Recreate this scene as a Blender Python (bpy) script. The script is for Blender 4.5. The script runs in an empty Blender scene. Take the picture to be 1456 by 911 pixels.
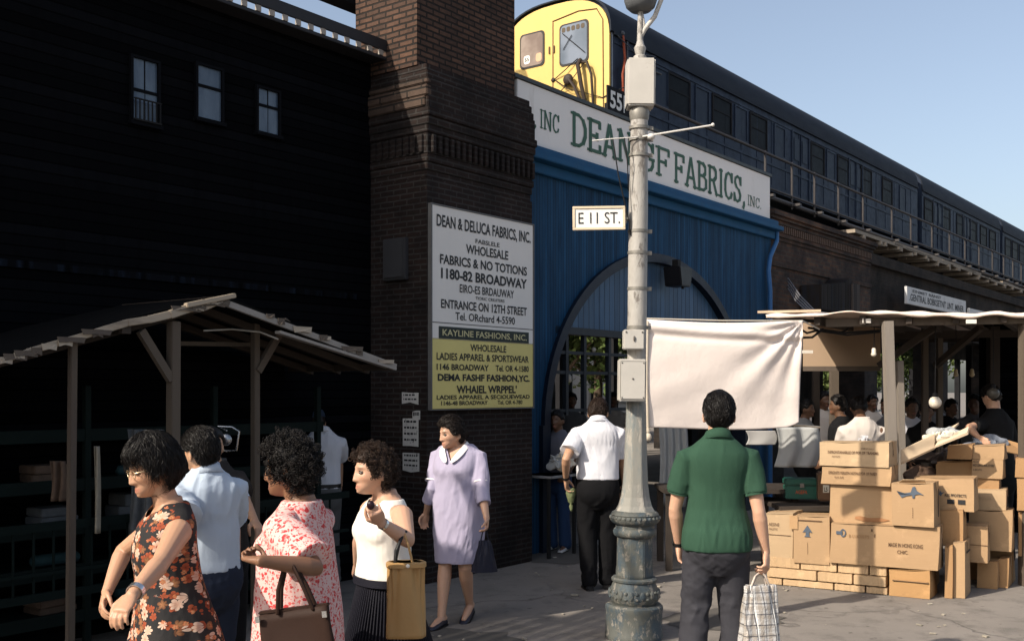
import bpy, bmesh, math, random
import numpy as np
from mathutils import Vector, Matrix, Quaternion
random.seed(11); np.random.seed(11)
SC = bpy.context.scene
COL = SC.collection
R = math.radians
# ------------------------------------------------------------------ camera, sky, sun, exposure
FPX, CX, HY, EYE = 1496.0, 728.0, 555.0, 1.72
cam_d = bpy.data.cameras.new('camera'); cam = bpy.data.objects.new('camera', cam_d); COL.objects.link(cam)
cam.location = (0, 0, EYE); cam.rotation_euler = (R(90), 0, 0)
cam_d.sensor_width = 36; cam_d.lens = FPX/1456*36; cam_d.shift_y = (HY-455.5)/1456
cam_d.clip_start = 0.05; cam_d.clip_end = 3000
SC.camera = cam
SUN_EL = 36.0
SUN_AZ = 233.7          # compass from +Y, clockwise: where the sun stands
w = bpy.data.worlds.new('World'); SC.world = w; w.use_nodes = True
nt = w.node_tree
bg = nt.nodes['Background']
sky = nt.nodes.new('ShaderNodeTexSky'); sky.sky_type = 'NISHITA'; sky.sun_disc = False
sky.sun_elevation = R(SUN_EL); sky.sun_rotation = R(SUN_AZ)
sky.air_density = 1.0; sky.dust_density = 3.2; sky.ozone_density = 1.0
hs_ = nt.nodes.new('ShaderNodeHueSaturation'); hs_.inputs['Saturation'].default_value = .80; hs_.inputs['Value'].default_value = 1.13
nt.links.new(sky.outputs[0], hs_.inputs['Color']); nt.links.new(hs_.outputs[0], bg.inputs[0]); bg.inputs[1].default_value = 0.115
sd = bpy.data.lights.new('sun', 'SUN'); sd.energy = 4.4; sd.angle = R(0.55); sd.color = (1.0, 0.90, 0.76)
sun = bpy.data.objects.new('sun', sd); COL.objects.link(sun)
az = R(SUN_AZ); el = R(SUN_EL)
to_sun = Vector((math.sin(az)*math.cos(el), math.cos(az)*math.cos(el), math.sin(el)))
sun.rotation_euler = to_sun.to_track_quat('Z', 'Y').to_euler()
sun.location = (-20, -15, 20)
SC.view_settings.view_transform = 'Standard'; SC.view_settings.look = 'None'
SC.view_settings.gamma = 1.0; SC.view_settings.exposure = 0.54; SC.view_settings.use_curve_mapping = False
SC.cycles.max_bounces = 6
# ------------------------------------------------------------------ measuring helpers
ANG = R(37.4)
U = Vector((math.sin(ANG), math.cos(ANG), 0)); N = Vector((-math.cos(ANG), math.sin(ANG), 0)); A = Vector((-.757, 9.36, 0))
WROT = math.atan2(U.y, U.x)
def W(t, n, z=0): return A + U*t + N*n + Vector((0, 0, z))
def P(px, py, Y): return Vector(((px-CX)/FPX*Y, Y, EYE-(py-HY)/FPX*Y))
def tw(px, n):
    k = (px-CX)/FPX; B = A + N*n
    return (k*B.y-B.x)/(U.x-k*U.y)
# ------------------------------------------------------------------ materials
MATS = {}
class NB:
    def __init__(s, name):
        s.m = bpy.data.materials.new(name); s.m.use_nodes = True; s.t = s.m.node_tree; s.b = s.t.nodes['Principled BSDF']
    def n(s, ty, **kw):
        x = s.t.nodes.new(ty)
        for k, v in kw.items(): setattr(x, k, v)
        return x
    def l(s, a, b): s.t.links.new(a, b)
    def val(s, sock, v):
        if hasattr(v, 'is_linked') or isinstance(v, bpy.types.NodeSocket): s.l(v, sock)
        else: sock.default_value = v
    def math(s, op, a, b=0.0, c=0.0, clamp=False):
        x = s.n('ShaderNodeMath', operation=op, use_clamp=clamp)
        for i, v in enumerate((a, b, c)): s.val(x.inputs[i], v)
        return x.outputs[0]
    def mix(s, f, a, b, mode='MIX'):
        x = s.n('ShaderNodeMix', data_type='RGBA', blend_type=mode)
        s.val(x.inputs[0], f)
        for i, v in ((6, a), (7, b)):
            if isinstance(v, (tuple, list)): v = tuple(v)+(1.0,) if len(v) == 3 else v
            s.val(x.inputs[i], v)
        return x.outputs[2]
    def ramp(s, f, p0, p1, c0=(0,0,0,1), c1=(1,1,1,1)):
        x = s.n('ShaderNodeValToRGB'); e = x.color_ramp.elements
        e[0].position = p0; e[1].position = p1; e[0].color = c0; e[1].color = c1
        s.l(f, x.inputs[0]); return x.outputs[0]
    def coord(s, scale=(1,1,1), kind='Object'):
        c = s.n('ShaderNodeTexCoord'); mp = s.n('ShaderNodeMapping'); mp.inputs['Scale'].default_value = scale
        s.l(c.outputs[kind], mp.inputs[0]); return mp.outputs[0]
    def noise(s, vec, scale, detail=4, rough=.6):
        x = s.n('ShaderNodeTexNoise'); x.inputs['Scale'].default_value = scale; x.inputs['Detail'].default_value = detail
        x.inputs['Roughness'].default_value = rough; s.l(vec, x.inputs['Vector']); return x.outputs['Fac']
    def bump(s, h, strength=.3, dist=.01, prev=None):
        x = s.n('ShaderNodeBump'); x.inputs['Strength'].default_value = strength; x.inputs['Distance'].default_value = dist
        s.l(h, x.inputs['Height'])
        if prev is not None: s.l(prev, x.inputs['Normal'])
        return x.outputs[0]
    def out(s, col=None, rough=.6, spec=.3, normal=None, metal=0):
        if col is not None:
            if isinstance(col, (tuple, list)): col = tuple(col)+(1.0,) if len(col) == 3 else col
            s.val(s.b.inputs['Base Color'], col)
        s.val(s.b.inputs['Roughness'], rough); s.b.inputs['Specular IOR Level'].default_value = spec
        s.b.inputs['Metallic'].default_value = metal
        if normal is not None: s.l(normal, s.b.inputs['Normal'])
        return s.m
def pbr(name, col, rough=.6, var=.25, scale=3.0, bump=.15, bscale=60, spec=.3, metal=0, stain=None, stain_p=(.55,.7), stain_scale=2.5, stretch=(1,1,1), bdist=.004):
    if name in MATS: return MATS[name]
    b = NB(name); v = b.coord(stretch)
    d = tuple(c*(1-var) for c in col); h = tuple(min(1, c*(1+var)) for c in col)
    c = b.mix(b.noise(v, scale, 6, .65), d, h)
    if stain:
        c = b.mix(b.ramp(b.noise(v, stain_scale, 8, .7), *stain_p), c, stain)
    nm = b.bump(b.noise(v, bscale, 5, .6), bump, bdist) if bump else None
    r = b.math('ADD', b.math('MULTIPLY', b.noise(v, scale*2, 4), .25), rough-.12, clamp=True)
    MATS[name] = b.out(c, r, spec, nm, metal); return MATS[name]
def brick_mat(name, c1, c2, mortar, wy=.066, wx=.205, soot=.5, mort=.009, soot_c=(.006,.006,.006), bstr=.6):
    if name in MATS: return MATS[name]
    b = NB(name)
    c = b.n('ShaderNodeTexCoord'); sp = b.n('ShaderNodeSeparateXYZ'); b.l(c.outputs['Object'], sp.inputs[0])
    cb = b.n('ShaderNodeCombineXYZ'); b.l(b.math('ADD', sp.outputs[0], sp.outputs[1]), cb.inputs[0]); b.l(sp.outputs[2], cb.inputs[1])
    br = b.n('ShaderNodeTexBrick'); br.inputs['Scale'].default_value = 1
    br.inputs['Brick Width'].default_value = wx; br.inputs['Row Height'].default_value = wy; br.inputs['Mortar Size'].default_value = mort
    br.inputs['Mortar Smooth'].default_value = .25; br.inputs['Bias'].default_value = -.1
    br.inputs['Color1'].default_value = (*c1, 1); br.inputs['Color2'].default_value = (*c2, 1); br.inputs['Mortar'].default_value = (*mortar, 1)
    nz = b.noise(cb.outputs[0], 2.3, 3)
    wob = b.n('ShaderNodeVectorMath', operation='ADD'); b.l(cb.outputs[0], wob.inputs[0])
    sc = b.n('ShaderNodeTexNoise'); sc.inputs['Scale'].default_value = 9; b.l(cb.outputs[0], sc.inputs['Vector'])
    sv = b.n('ShaderNodeVectorMath', operation='SCALE'); sv.inputs['Scale'].default_value = .008; b.l(sc.outputs['Color'], sv.inputs[0]); b.l(sv.outputs[0], wob.inputs[1])
    b.l(wob.outputs[0], br.inputs['Vector'])
    col = b.mix(b.math('MULTIPLY', b.noise(c.outputs['Object'], 25, 5), .6), br.outputs['Color'], (.02,.016,.014))
    col = b.mix(b.math('MULTIPLY', b.ramp(b.noise(c.outputs['Object'], 1.4, 7, .7), .38, .62), soot), col, soot_c)
    hgt = b.math('ADD', b.math('SUBTRACT', 1.0, br.outputs['Fac']), b.math('MULTIPLY', b.noise(c.outputs['Object'], 55, 5), .4))
    MATS[name] = b.out(col, .88, .15, b.bump(hgt, bstr, .012)); return MATS[name]
def groove_mat(name, col, pitch=.055, axis=0, var=.3, rough=.55, spec=.3, streak=(.02,.03,.05), sp=(.5,.75), width=.12):
    if name in MATS: return MATS[name]
    b = NB(name); c = b.n('ShaderNodeTexCoord'); s = b.n('ShaderNodeSeparateXYZ'); b.l(c.outputs['Object'], s.inputs[0])
    q = b.math('DIVIDE', s.outputs[axis], pitch); fr = b.math('FRACT', q)
    g = b.math('MULTIPLY', b.math('ABSOLUTE', b.math('SUBTRACT', fr, .5)), 2.0)        # 1 at the joints
    gm = b.ramp(g, 1-width*1.6, 1-width*.4)
    wn = b.n('ShaderNodeTexWhiteNoise', noise_dimensions='1D'); b.l(b.math('FLOOR', q), wn.inputs['W'])
    v = b.coord((1, 1, .12)); 
    st = b.noise(v, 9, 6, .7)
    d = tuple(x*(1-var) for x in col); h = tuple(min(1, x*(1+var)) for x in col)
    cc = b.mix(wn.outputs['Value'], d, h)
    cc = b.mix(b.math('MULTIPLY', b.ramp(st, *sp), .7), cc, streak)
    cc = b.mix(b.math('MULTIPLY', gm, .75), cc, tuple(x*.12 for x in col))
    hh = b.math('ADD', b.math('SUBTRACT', 1.0, gm), b.math('MULTIPLY', st, .25))
    MATS[name] = b.out(cc, b.math('ADD', b.math('MULTIPLY', st, .3), rough-.15), spec, b.bump(hh, .6, .01)); return MATS[name]
# ------------------------------------------------------------------ mesh helper
class MB:
    def __init__(s): s.v = []; s.f = []; s.fm = []; s.mi = 0; s.T = Matrix.Identity(4)
    def add(s, vs, fs):
        o = len(s.v); s.v += [tuple(s.T @ Vector(p)) for p in vs]
        for f in fs: s.f.append([i+o for i in f]); s.fm.append(s.mi)
        return s
    def quad(s, *p): return s.add(p, [list(range(len(p)))])
    def box(s, x0, x1, y0, y1, z0, z1):
        vs = [(x,y,z) for z in (z0,z1) for y in (y0,y1) for x in (x0,x1)]
        return s.add(vs, [(0,2,3,1),(4,5,7,6),(0,1,5,4),(2,6,7,3),(0,4,6,2),(1,3,7,5)])
    def cbox(s, c, sz, M=None):
        x, y, z = (k/2 for k in sz); M = M or Matrix.Identity(3); c = Vector(c)
        vs = [c + M @ Vector((a*x, b*y, d*z)) for d in (-1,1) for b in (-1,1) for a in (-1,1)]
        return s.add(vs, [(0,2,3,1),(4,5,7,6),(0,1,5,4),(2,6,7,3),(0,4,6,2),(1,3,7,5)])
    def beam(s, a, b, w, h, up=(0,0,1)):
        a = Vector(a); b = Vector(b); d = (b-a); L = d.length; d.normalize(); up = Vector(up)
        r = d.cross(up)
        if r.length < 1e-3: r = d.cross(Vector((1,0,0)))
        r.normalize(); u = r.cross(d)
        M = Matrix((r, d, u)).transposed()
        return s.cbox((a+b)/2, (w, L, h), M)
    def prism(s, pts, y0, y1):
        """polygon in XZ extruded along Y"""
        n = len(pts)
        vs = [(x, y0, z) for x, z in pts] + [(x, y1, z) for x, z in pts]
        fs = [list(range(n)), list(range(2*n-1, n-1, -1))] + [(i, i+n, (i+1) % n+n, (i+1) % n) for i in range(n)]
        return s.add(vs, fs)
    def lathe(s, prof, seg=24, c=(0,0,0), caps=True, rot=0):
        vs = []; fs = []
        for r, z in prof:
            for i in range(seg):
                a = 2*math.pi*i/seg+rot; vs.append((c[0]+r*math.cos(a), c[1]+r*math.sin(a), c[2]+z))
        for k in range(len(prof)-1):
            for i in range(seg):
                j = (i+1) % seg; fs.append((k*seg+i, k*seg+j, (k+1)*seg+j, (k+1)*seg+i))
        if caps: fs.append(list(range(seg))[::-1]); fs.append([(len(prof)-1)*seg+i for i in range(seg)])
        return s.add(vs, fs)
    def loft(s, rings, closed=True):
        n = len(rings[0]); vs = [p for r in rings for p in r]; fs = []
        for k in range(len(rings)-1):
            for i in range(n):
                j = (i+1) % n; fs.append((k*n+i, k*n+j, (k+1)*n+j, (k+1)*n+i))
        if closed: fs.append(list(range(n))[::-1]); fs.append([(len(rings)-1)*n+i for i in range(n)])
        return s.add(vs, fs)
    def tube(s, pts, rad, seg=10, flat=None, ref=(0,0,1), round_ends=True):
        """tapered round tube; flat = (axis vector, factor) squashes it"""
        pts = [Vector(p) for p in pts]
        rad = list(rad) if hasattr(rad, '__len__') else [rad]*len(pts)
        if round_ends:
            d0 = (pts[0]-pts[1]).normalized(); d1 = (pts[-1]-pts[-2]).normalized()
            pts = [pts[0]+d0*rad[0]*.85, pts[0]+d0*rad[0]*.5]+pts+[pts[-1]+d1*rad[-1]*.5, pts[-1]+d1*rad[-1]*.85]
            rad = [rad[0]*.4, rad[0]*.85]+rad+[rad[-1]*.85, rad[-1]*.4]
        rings = []; ref = Vector(ref); pr = None
        for k, p in enumerate(pts):
            a = pts[max(0, k-1)]; b = pts[min(len(pts)-1, k+1)]
            d = (b-a).normalized()
            if pr is None:
                r = d.cross(ref)
                if r.length < .05: r = d.cross(Vector((1, 0, 0)))
            else: r = pr - d*pr.dot(d)
            r.normalize(); pr = r; u = r.cross(d)
            ring = []
            for i in range(seg):
                an = 2*math.pi*i/seg; o = r*math.cos(an)*rad[k]+u*math.sin(an)*rad[k]
                if flat: ax = flat[0]; o = o - ax*o.dot(ax)*(1-flat[1])
                ring.append(p+o)
            rings.append(ring)
        return s.loft(rings)
    def ell(s, c, r, seg=20, rings=12, M=None):
        c = Vector(c); M = M or Matrix.Identity(3); rr = []
        for k in range(rings+1):
            th = math.pi*(k+.001 if k == 0 else (k-.001 if k == rings else k))/rings
            rr.append([c + M @ Vector((r[0]*math.sin(th)*math.cos(2*math.pi*i/seg), r[1]*math.sin(th)*math.sin(2*math.pi*i/seg), -r[2]*math.cos(th))) for i in range(seg)])
        return s.loft(rr)
    def mesh(s, name, mats=()):
        me = bpy.data.meshes.new(name); me.from_pydata(s.v, [], s.f)
        for m in (mats if isinstance(mats, (list, tuple)) else [mats]):
            if m: me.materials.append(m)
        if len(me.materials) > 1: me.polygons.foreach_set('material_index', s.fm)
        me.update(); return me
    def build(s, name, mats=None, parent=None, smooth=False, bevel=0, fix=True, subdiv=0):
        me = s.mesh(name, mats)
        if fix or bevel:
            bm = bmesh.new(); bm.from_mesh(me)
            bmesh.ops.recalc_face_normals(bm, faces=bm.faces)
            if bevel:
                ed = [e for e in bm.edges if len(e.link_faces) == 2 and e.calc_face_angle(0) > .5]
                bmesh.ops.bevel(bm, geom=ed, offset=bevel, segments=2, affect='EDGES', clamp_overlap=True)
            bm.to_mesh(me); bm.free()
        if smooth:
            me.polygons.foreach_set('use_smooth', [True]*len(me.polygons))
            if smooth != 'all':
                try: me.set_sharp_from_angle(angle=R(40))
                except Exception: pass
        o = bpy.data.objects.new(name, me); COL.objects.link(o)
        if parent is not None: o.parent = parent
        return o
def tag(o, label=None, cat=None, group=None, kind=None):
    if label: o['label'] = label
    if cat: o['category'] = cat
    if group: o['group'] = group
    if kind: o['kind'] = kind
    return o
def thing(name, label, cat, loc=(0,0,0), rz=0, group=None):
    o = bpy.data.objects.new(name, None); COL.objects.link(o); o.empty_display_size = .2
    o.location = loc; o.rotation_euler = (0, 0, rz); return tag(o, label, cat, group)
def wthing(name, label, cat, t=0, n=0, z=0, group=None): return thing(name, label, cat, W(t, n, z), WROT, group)
def remesh(mb, vox, smooth_it=4, f=.5):
    """one closed surface out of overlapping closed pieces"""
    me = mb.mesh('tmp'); bm = bmesh.new(); bm.from_mesh(me); bmesh.ops.recalc_face_normals(bm, faces=bm.faces); bm.to_mesh(me); bm.free()
    o = bpy.data.objects.new('tmp', me); COL.objects.link(o)
    m = o.modifiers.new('r', 'REMESH'); m.mode = 'VOXEL'; m.voxel_size = vox; m.use_smooth_shade = True
    if smooth_it:
        q = o.modifiers.new('s', 'SMOOTH'); q.factor = f; q.iterations = smooth_it
    dg = bpy.context.evaluated_depsgraph_get(); e = o.evaluated_get(dg)
    out = bpy.data.meshes.new_from_object(e)
    bpy.data.objects.remove(o); bpy.data.meshes.remove(me)
    out.polygons.foreach_set('use_smooth', [True]*len(out.polygons)); return out
def link(name, me, mat, parent=None):
    me.name = name; me.materials.clear()
    for m in (mat if isinstance(mat, (list, tuple)) else [mat]): me.materials.append(m)
    o = bpy.data.objects.new(name, me); COL.objects.link(o)
    if parent is not None: o.parent = parent
    return o
def co_of(me):
    a = np.empty(len(me.vertices)*3, dtype=np.float32); me.vertices.foreach_get('co', a); return a.reshape(-1, 3)
def set_co(me, a): me.vertices.foreach_set('co', a.astype(np.float32).ravel()); me.update()
def nrm_of(me):
    a = np.empty(len(me.vertices)*3, dtype=np.float32); me.vertex_normals.foreach_get('vector', a); return a.reshape(-1, 3)
def folds(me, amp, freq=18, seed=0, aniso=(1, 1, .45), extra=None):
    rs = np.random.RandomState(seed); c = co_of(me); nn = nrm_of(me); q = c*np.array(aniso)*freq*3.1; amp = amp*1.05
    f = np.zeros(len(c))
    for i in range(5):
        d = rs.normal(size=3); d /= np.linalg.norm(d); e = rs.normal(size=3); e /= np.linalg.norm(e)
        k = .7+.35*i
        ph = q@d*k+1.6*np.sin(q@e*.6*k+rs.rand()*6)+rs.rand()*6
        f += (1-np.abs(np.sin(ph*.5))*2)*(.9**i)
    f = f/3.0
    mk = sum(np.sin(c@(rs.normal(size=3)*9)+rs.rand()*6) for _ in range(4))/2.2; f = f*np.clip(.45+.75*mk, .08, 1.5)
    if extra is not None: f = f*extra(c)
    set_co(me, c+nn*(f*amp)[:, None])
_tc = {}
def text_geo(body, bold=0.0):
    """outline of a line of lettering, normalised to a unit box"""
    k = (body, bold)
    if k in _tc: return _tc[k]
    cu = bpy.data.curves.new('t', 'FONT'); cu.body = body; cu.size = 1; cu.offset = bold; cu.resolution_u = 3; cu.fill_mode = 'FRONT' if hasattr(cu, 'fill_mode') else cu.fill_mode
    cu.extrude = 0.0
    o = bpy.data.objects.new('t', cu); COL.objects.link(o)
    dg = bpy.context.evaluated_depsgraph_get(); me = bpy.data.meshes.new_from_object(o.evaluated_get(dg))
    vs = [tuple(v.co) for v in me.vertices]; fs = [list(p.vertices) for p in me.polygons]
    bpy.data.objects.remove(o); bpy.data.curves.remove(cu); bpy.data.meshes.remove(me)
    xs = [v[0] for v in vs]; ys = [v[1] for v in vs]
    x0, x1, y0, y1 = min(xs), max(xs), min(ys), max(ys)
    g = ([((x-x0)/(x1-x0), (y-y0)/(y1-y0)) for x, y, _ in vs], fs, (x1-x0)/(y1-y0)); _tc[k] = g; return g
def put_text(mb, body, x0, x1, z0, z1, y, bold=0.0, f=None):
    """lettering facing -Y, filling the box x0..x1, z0..z1 ; f maps (x,z)->point"""
    vs, fs, _ = text_geo(body, bold)
    mb.add([(f(x0+a*(x1-x0), z0+b*(z1-z0)) if f else (x0+a*(x1-x0), y, z0+b*(z1-z0))) for a, b in vs], fs)
SLAB = {  # slab-serif capitals: strokes as polylines in a unit-high box, then serifs (x, z)
 'D': (.62, [[(.12,0),(.12,1)],[(.12,.96),(.3,.96),(.46,.84),(.54,.62),(.54,.38),(.46,.16),(.3,.04),(.12,.04)]], [(.1,0),(.1,1)]),
 'E': (.55, [[(.12,0),(.12,1)],[(.12,.96),(.5,.96)],[(.12,.5),(.38,.5)],[(.12,.04),(.5,.04)],[(.5,.04),(.5,.24)],[(.49,.96),(.49,.78)],[(.38,.4),(.38,.6)]], [(.1,0),(.1,1)]),
 'A': (.66, [[(.12,0),(.32,1)],[(.34,1),(.56,0)],[(.2,.32),(.48,.32)]], [(.12,0),(.56,0)]),
 'N': (.64, [[(.12,0),(.12,1)],[(.12,1),(.52,0)],[(.52,0),(.52,1)]], [(.12,0),(.1,1),(.52,1)]),
 'G': (.6, [[(.5,.74),(.44,.9),(.3,.97),(.18,.88),(.11,.66),(.11,.34),(.18,.12),(.3,.03),(.44,.1),(.5,.24),(.5,.44)],[(.36,.44),(.56,.44)],[(.5,.68),(.5,.98)]], []),
 'F': (.54, [[(.12,0),(.12,1)],[(.12,.96),(.5,.96)],[(.12,.5),(.38,.5)],[(.49,.96),(.49,.76)],[(.38,.4),(.38,.6)]], [(.12,0),(.1,1)]),
 'B': (.58, [[(.12,0),(.12,1)],[(.12,.96),(.34,.96),(.45,.86),(.45,.64),(.34,.53),(.12,.53)],[(.34,.53),(.49,.42),(.49,.14),(.36,.04),(.12,.04)]], [(.1,0),(.1,1)]),
 'R': (.62, [[(.12,0),(.12,1)],[(.12,.96),(.34,.96),(.46,.86),(.46,.62),(.34,.5),(.12,.5)],[(.32,.5),(.52,0)]], [(.12,0),(.1,1),(.53,0)]),
 'I': (.28, [[(.14,0),(.14,1)]], [(.14,0),(.14,1)]),
 'C': (.58, [[(.5,.72),(.44,.9),(.3,.97),(.18,.88),(.11,.66),(.11,.34),(.18,.12),(.3,.03),(.44,.1),(.5,.26)],[(.5,.66),(.5,.98)]], []),
 'S': (.54, [[(.45,.74),(.4,.9),(.27,.97),(.14,.88),(.12,.72),(.2,.58),(.36,.46),(.44,.3),(.4,.12),(.26,.03),(.14,.1),(.09,.26)],[(.46,.68),(.46,.96)],[(.08,.04),(.08,.32)]], []),
 ',': (.25, [[(.12,.08),(.14,.0),(.08,-.14)]], []), '.': (.22, [[(.1,0),(.1,.1)]], []), ' ': (.3, [], [])}
def slab_text(mb, txt, x0, x1, z0, z1, y, wt=.1):
    tot = sum(SLAB[c][0] for c in txt); sx = (x1-x0)/tot; h = z1-z0; x = x0; k = 0
    def stroke(pts, w):
        nonlocal k
        for a, b in zip(pts, pts[1:]):
            ax, az, bx, bz = a[0]*sx+x, a[1]*h+z0, b[0]*sx+x, b[1]*h+z0
            d = Vector((bx-ax, 0, bz-az)); L = d.length
            if L < 1e-5: continue
            d /= L; ww = w*h*(.5 if abs(d.z) > .5 else .32); p = Vector((-d.z, 0, d.x))*ww; e = d*ww*.35
            yy = y-.0006*(k % 7); k += 1
            A_, B_ = Vector((ax, yy, az))-e, Vector((bx, yy, bz))+e
            mb.quad(A_-p, B_-p, B_+p, A_+p)
    for c in txt:
        wd, st, se = SLAB[c]
        for s_ in st: stroke(s_, wt*1.25)
        for sx_, sz_ in se: zz = .035 if sz_ == 0 else .965; stroke([(sx_-.1, zz), (sx_+.1, zz)], wt*.95)
        x += wd*sx
# ================================================================== GROUND
def ground_mat():
    b = NB('asphalt'); v = b.coord()
    big = b.noise(v, .55, 6, .65); mid = b.noise(v, 3.2, 8, .7); fine = b.noise(v, 140, 3, .7)
    c = b.mix(b.ramp(big, .35, .7), (.155,.138,.122), (.235,.21,.188))
    c = b.mix(b.ramp(mid, .5, .68), c, (.105,.095,.085))
    c = b.mix(b.math('MULTIPLY', b.ramp(fine, .35, .75), .45), c, (.27,.25,.225))
    vo = b.n('ShaderNodeTexVoronoi'); vo.feature = 'DISTANCE_TO_EDGE'; vo.inputs['Scale'].default_value = .55
    wv = b.n('ShaderNodeVectorMath', operation='ADD'); nz = b.n('ShaderNodeTexNoise'); nz.inputs['Scale'].default_value = 2.2; nz.inputs['Detail'].default_value = 6
    b.l(v, nz.inputs['Vector']); sc = b.n('ShaderNodeVectorMath', operation='SCALE'); sc.inputs['Scale'].default_value = .5
    b.l(nz.outputs['Color'], sc.inputs[0]); b.l(v, wv.inputs[0]); b.l(sc.outputs[0], wv.inputs[1]); b.l(wv.outputs[0], vo.inputs['Vector'])
    crack = b.ramp(vo.outputs['Distance'], .002, .012, (1,1,1,1), (0,0,0,1))
    c = b.mix(b.math('MULTIPLY', b.math('MULTIPLY', crack, b.ramp(big, .45, .6)), .6), c, (.05,.045,.042))
    sp = b.ramp(b.noise(v, 11, 2, .5), .68, .72)
    c = b.mix(b.math('MULTIPLY', sp, .55), c, (.05,.046,.042))
    hh = b.math('ADD', fine, b.math('MULTIPLY', crack, -1.5))
    return b.out(c, .9, .2, b.bump(hh, .45, .006))
g = MB(); g.quad((-400,-200,0), (500,-200,0), (500,800,0), (-400,800,0))
tag(g.build('pavement', ground_mat()), 'worn grey asphalt pavement with cracks and dark stains', 'pavement', kind='structure')
pm = pbr('patch', (.085,.078,.07), .92, .3, 5, .4, 120)
g = MB()
def blob(cx, cy, rx, ry, z, n=26, rot=0, seed=0):
    rs = random.Random(seed); ps = []
    for i in range(n):
        a = 2*math.pi*i/n; r = 1+rs.uniform(-.13, .13); x = rx*r*math.cos(a); y = ry*r*math.sin(a)
        ps.append((cx+x*math.cos(rot)-y*math.sin(rot), cy+x*math.sin(rot)+y*math.cos(rot), z))
    return ps
g.quad(*blob(.55, 11.2, .55, .75, .004, seed=3)); g.quad(*blob(1.6, 7.9, .5, .35, .004, rot=.5, seed=5)); g.quad(*blob(-.6, 7.2, .7, .4, .004, seed=9))
tag(g.build('pavement_patch', pm), kind='structure')
g = MB()
for k in range(260):
    y = random.uniform(6.2, 12); x = random.uniform(-.5, .5)*y; s_ = random.uniform(.005, .022) if k > 30 else random.uniform(.02,.04)
    M = Matrix.Rotation(random.random()*6, 3, 'Z') @ Matrix.Rotation(random.uniform(-.4, .4), 3, 'X')
    g.cbox((x, y, .004+s_*.15), (s_*random.uniform(.6, 2.4), s_, s_*.3), M)
tag(g.build('litter', pbr('litter', (.3,.27,.22), .9, .7, 40)), 'bits of paper and grit scattered over the pavement', 'litter', kind='stuff')
# far ground strip the other side of the viaduct and a pale street wall behind the trees
# ================================================================== DARK MARKET HALL (left)
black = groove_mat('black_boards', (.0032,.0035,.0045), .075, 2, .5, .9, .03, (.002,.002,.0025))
blk = pbr('black_iron', (.012,.012,.013), .65, .4, 6, .2, 50, .15)
hall = wthing('market_hall', 'tall black boarded market hall with three small sash windows left of the brick pier', 'building', -.0, .7)
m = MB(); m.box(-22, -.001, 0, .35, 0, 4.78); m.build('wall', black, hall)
m = MB()
m.box(-22, -.001, -.20, -.001, 4.75, 4.78)
m.box(-22, -.001, -.21, -.185, 4.83, 4.93)
m.build('cornice', pbr('cornice_paint', (.02,.02,.023), .6, .4, 6, .2), hall, bevel=.004)
for i in range(22): m = MB(); x = -.07-i*.14; m.box(x-.025, x+.025, -.205, -.187, 4.781, 4.829); m.build('dentil', pbr('dentil_stone', (.30,.27,.24), .8, .3, 20), hall)
def sash(t0, t1, z0, z1, kind):
    f = MB(); f.box(t0-.022, t0, -.03, .01, z0-.02, z1+.02); f.box(t1, t1+.022, -.03, .01, z0-.02, z1+.02); f.box(t0, t1, -.03, .01, z1, z1+.02); f.box(t0-.03, t1+.03, -.05, .01, z0-.03, z0)
    zm = z0+(z1-z0)*(.62 if kind else .5); f.box(t0, t1, -.022, .01, zm-.011, zm+.011)
    if kind != 1: f.box((t0+t1)/2-.004, (t0+t1)/2+.004, -.012, .01, z0, z1)
    fo = f.build('window', pbr('sash_paint', (.004,.0045,.006), .7, .3, 10, .1, 40, .05), hall)
    b = NB('sky_tint_pane'); v = b.coord((1,1,.3)); nz = b.noise(v, 9, 5, .6)  # blue-grey base colour paints the sky's reflection in the glass
    mt = MATS.get('pane') or b.out(b.mix(b.ramp(nz, .3, .7), (.035,.055,.09), (.10,.135,.18)), .2, .4)
    MATS['pane'] = mt
    g = MB(); g.box(t0, t1, -.008, -.002, zm+.011, z1); g.box(t0, t1, -.012, -.006, z0, zm-.011); g.build('pane', mt, fo)
    c = MB()
    for i in range(7): q = t0+.01+(t1-t0-.02)*i/6; c.box(q-.008, q+.004, -.0135, -.0125, z0+.02, zm-.02)
    if kind == 0:
        gr = MB(); 
        for i in range(7): q = t0+(t1-t0)*i/6; gr.box(q-.004, q+.004, -.06, -.052, z0, z0+.16)
        gr.box(t0-.01, t1+.01, -.062, -.05, z0+.155, z0+.165); gr.box(t0-.01, t1+.01, -.062, -.02, z0, z0+.012)
        gr.build('guard_rail', blk, fo)
    return fo
sash(-2.488, -2.279, 3.72, 4.19, 0); sash(-1.92, -1.695, 3.86, 4.275, 1); sash(-1.326, -1.112, 3.866, 4.23, 2)
# dark soffit beam of the hall's upper roof, seen at the very top
m = MB(); m.box(-3.6, 1.3, .6, .8, 5.55, 5.95); m.build('roof_beam', blk, hall)
# iron posts and low stalls front under the hall (dark)
m = MB(); m.box(-20, -.2, -.02, -.002, 2.55, 2.60); m.build('fascia', groove_mat('dark_fascia', (.004,.0045,.006), .3, 0, .3, .8, .04), hall)
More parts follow.
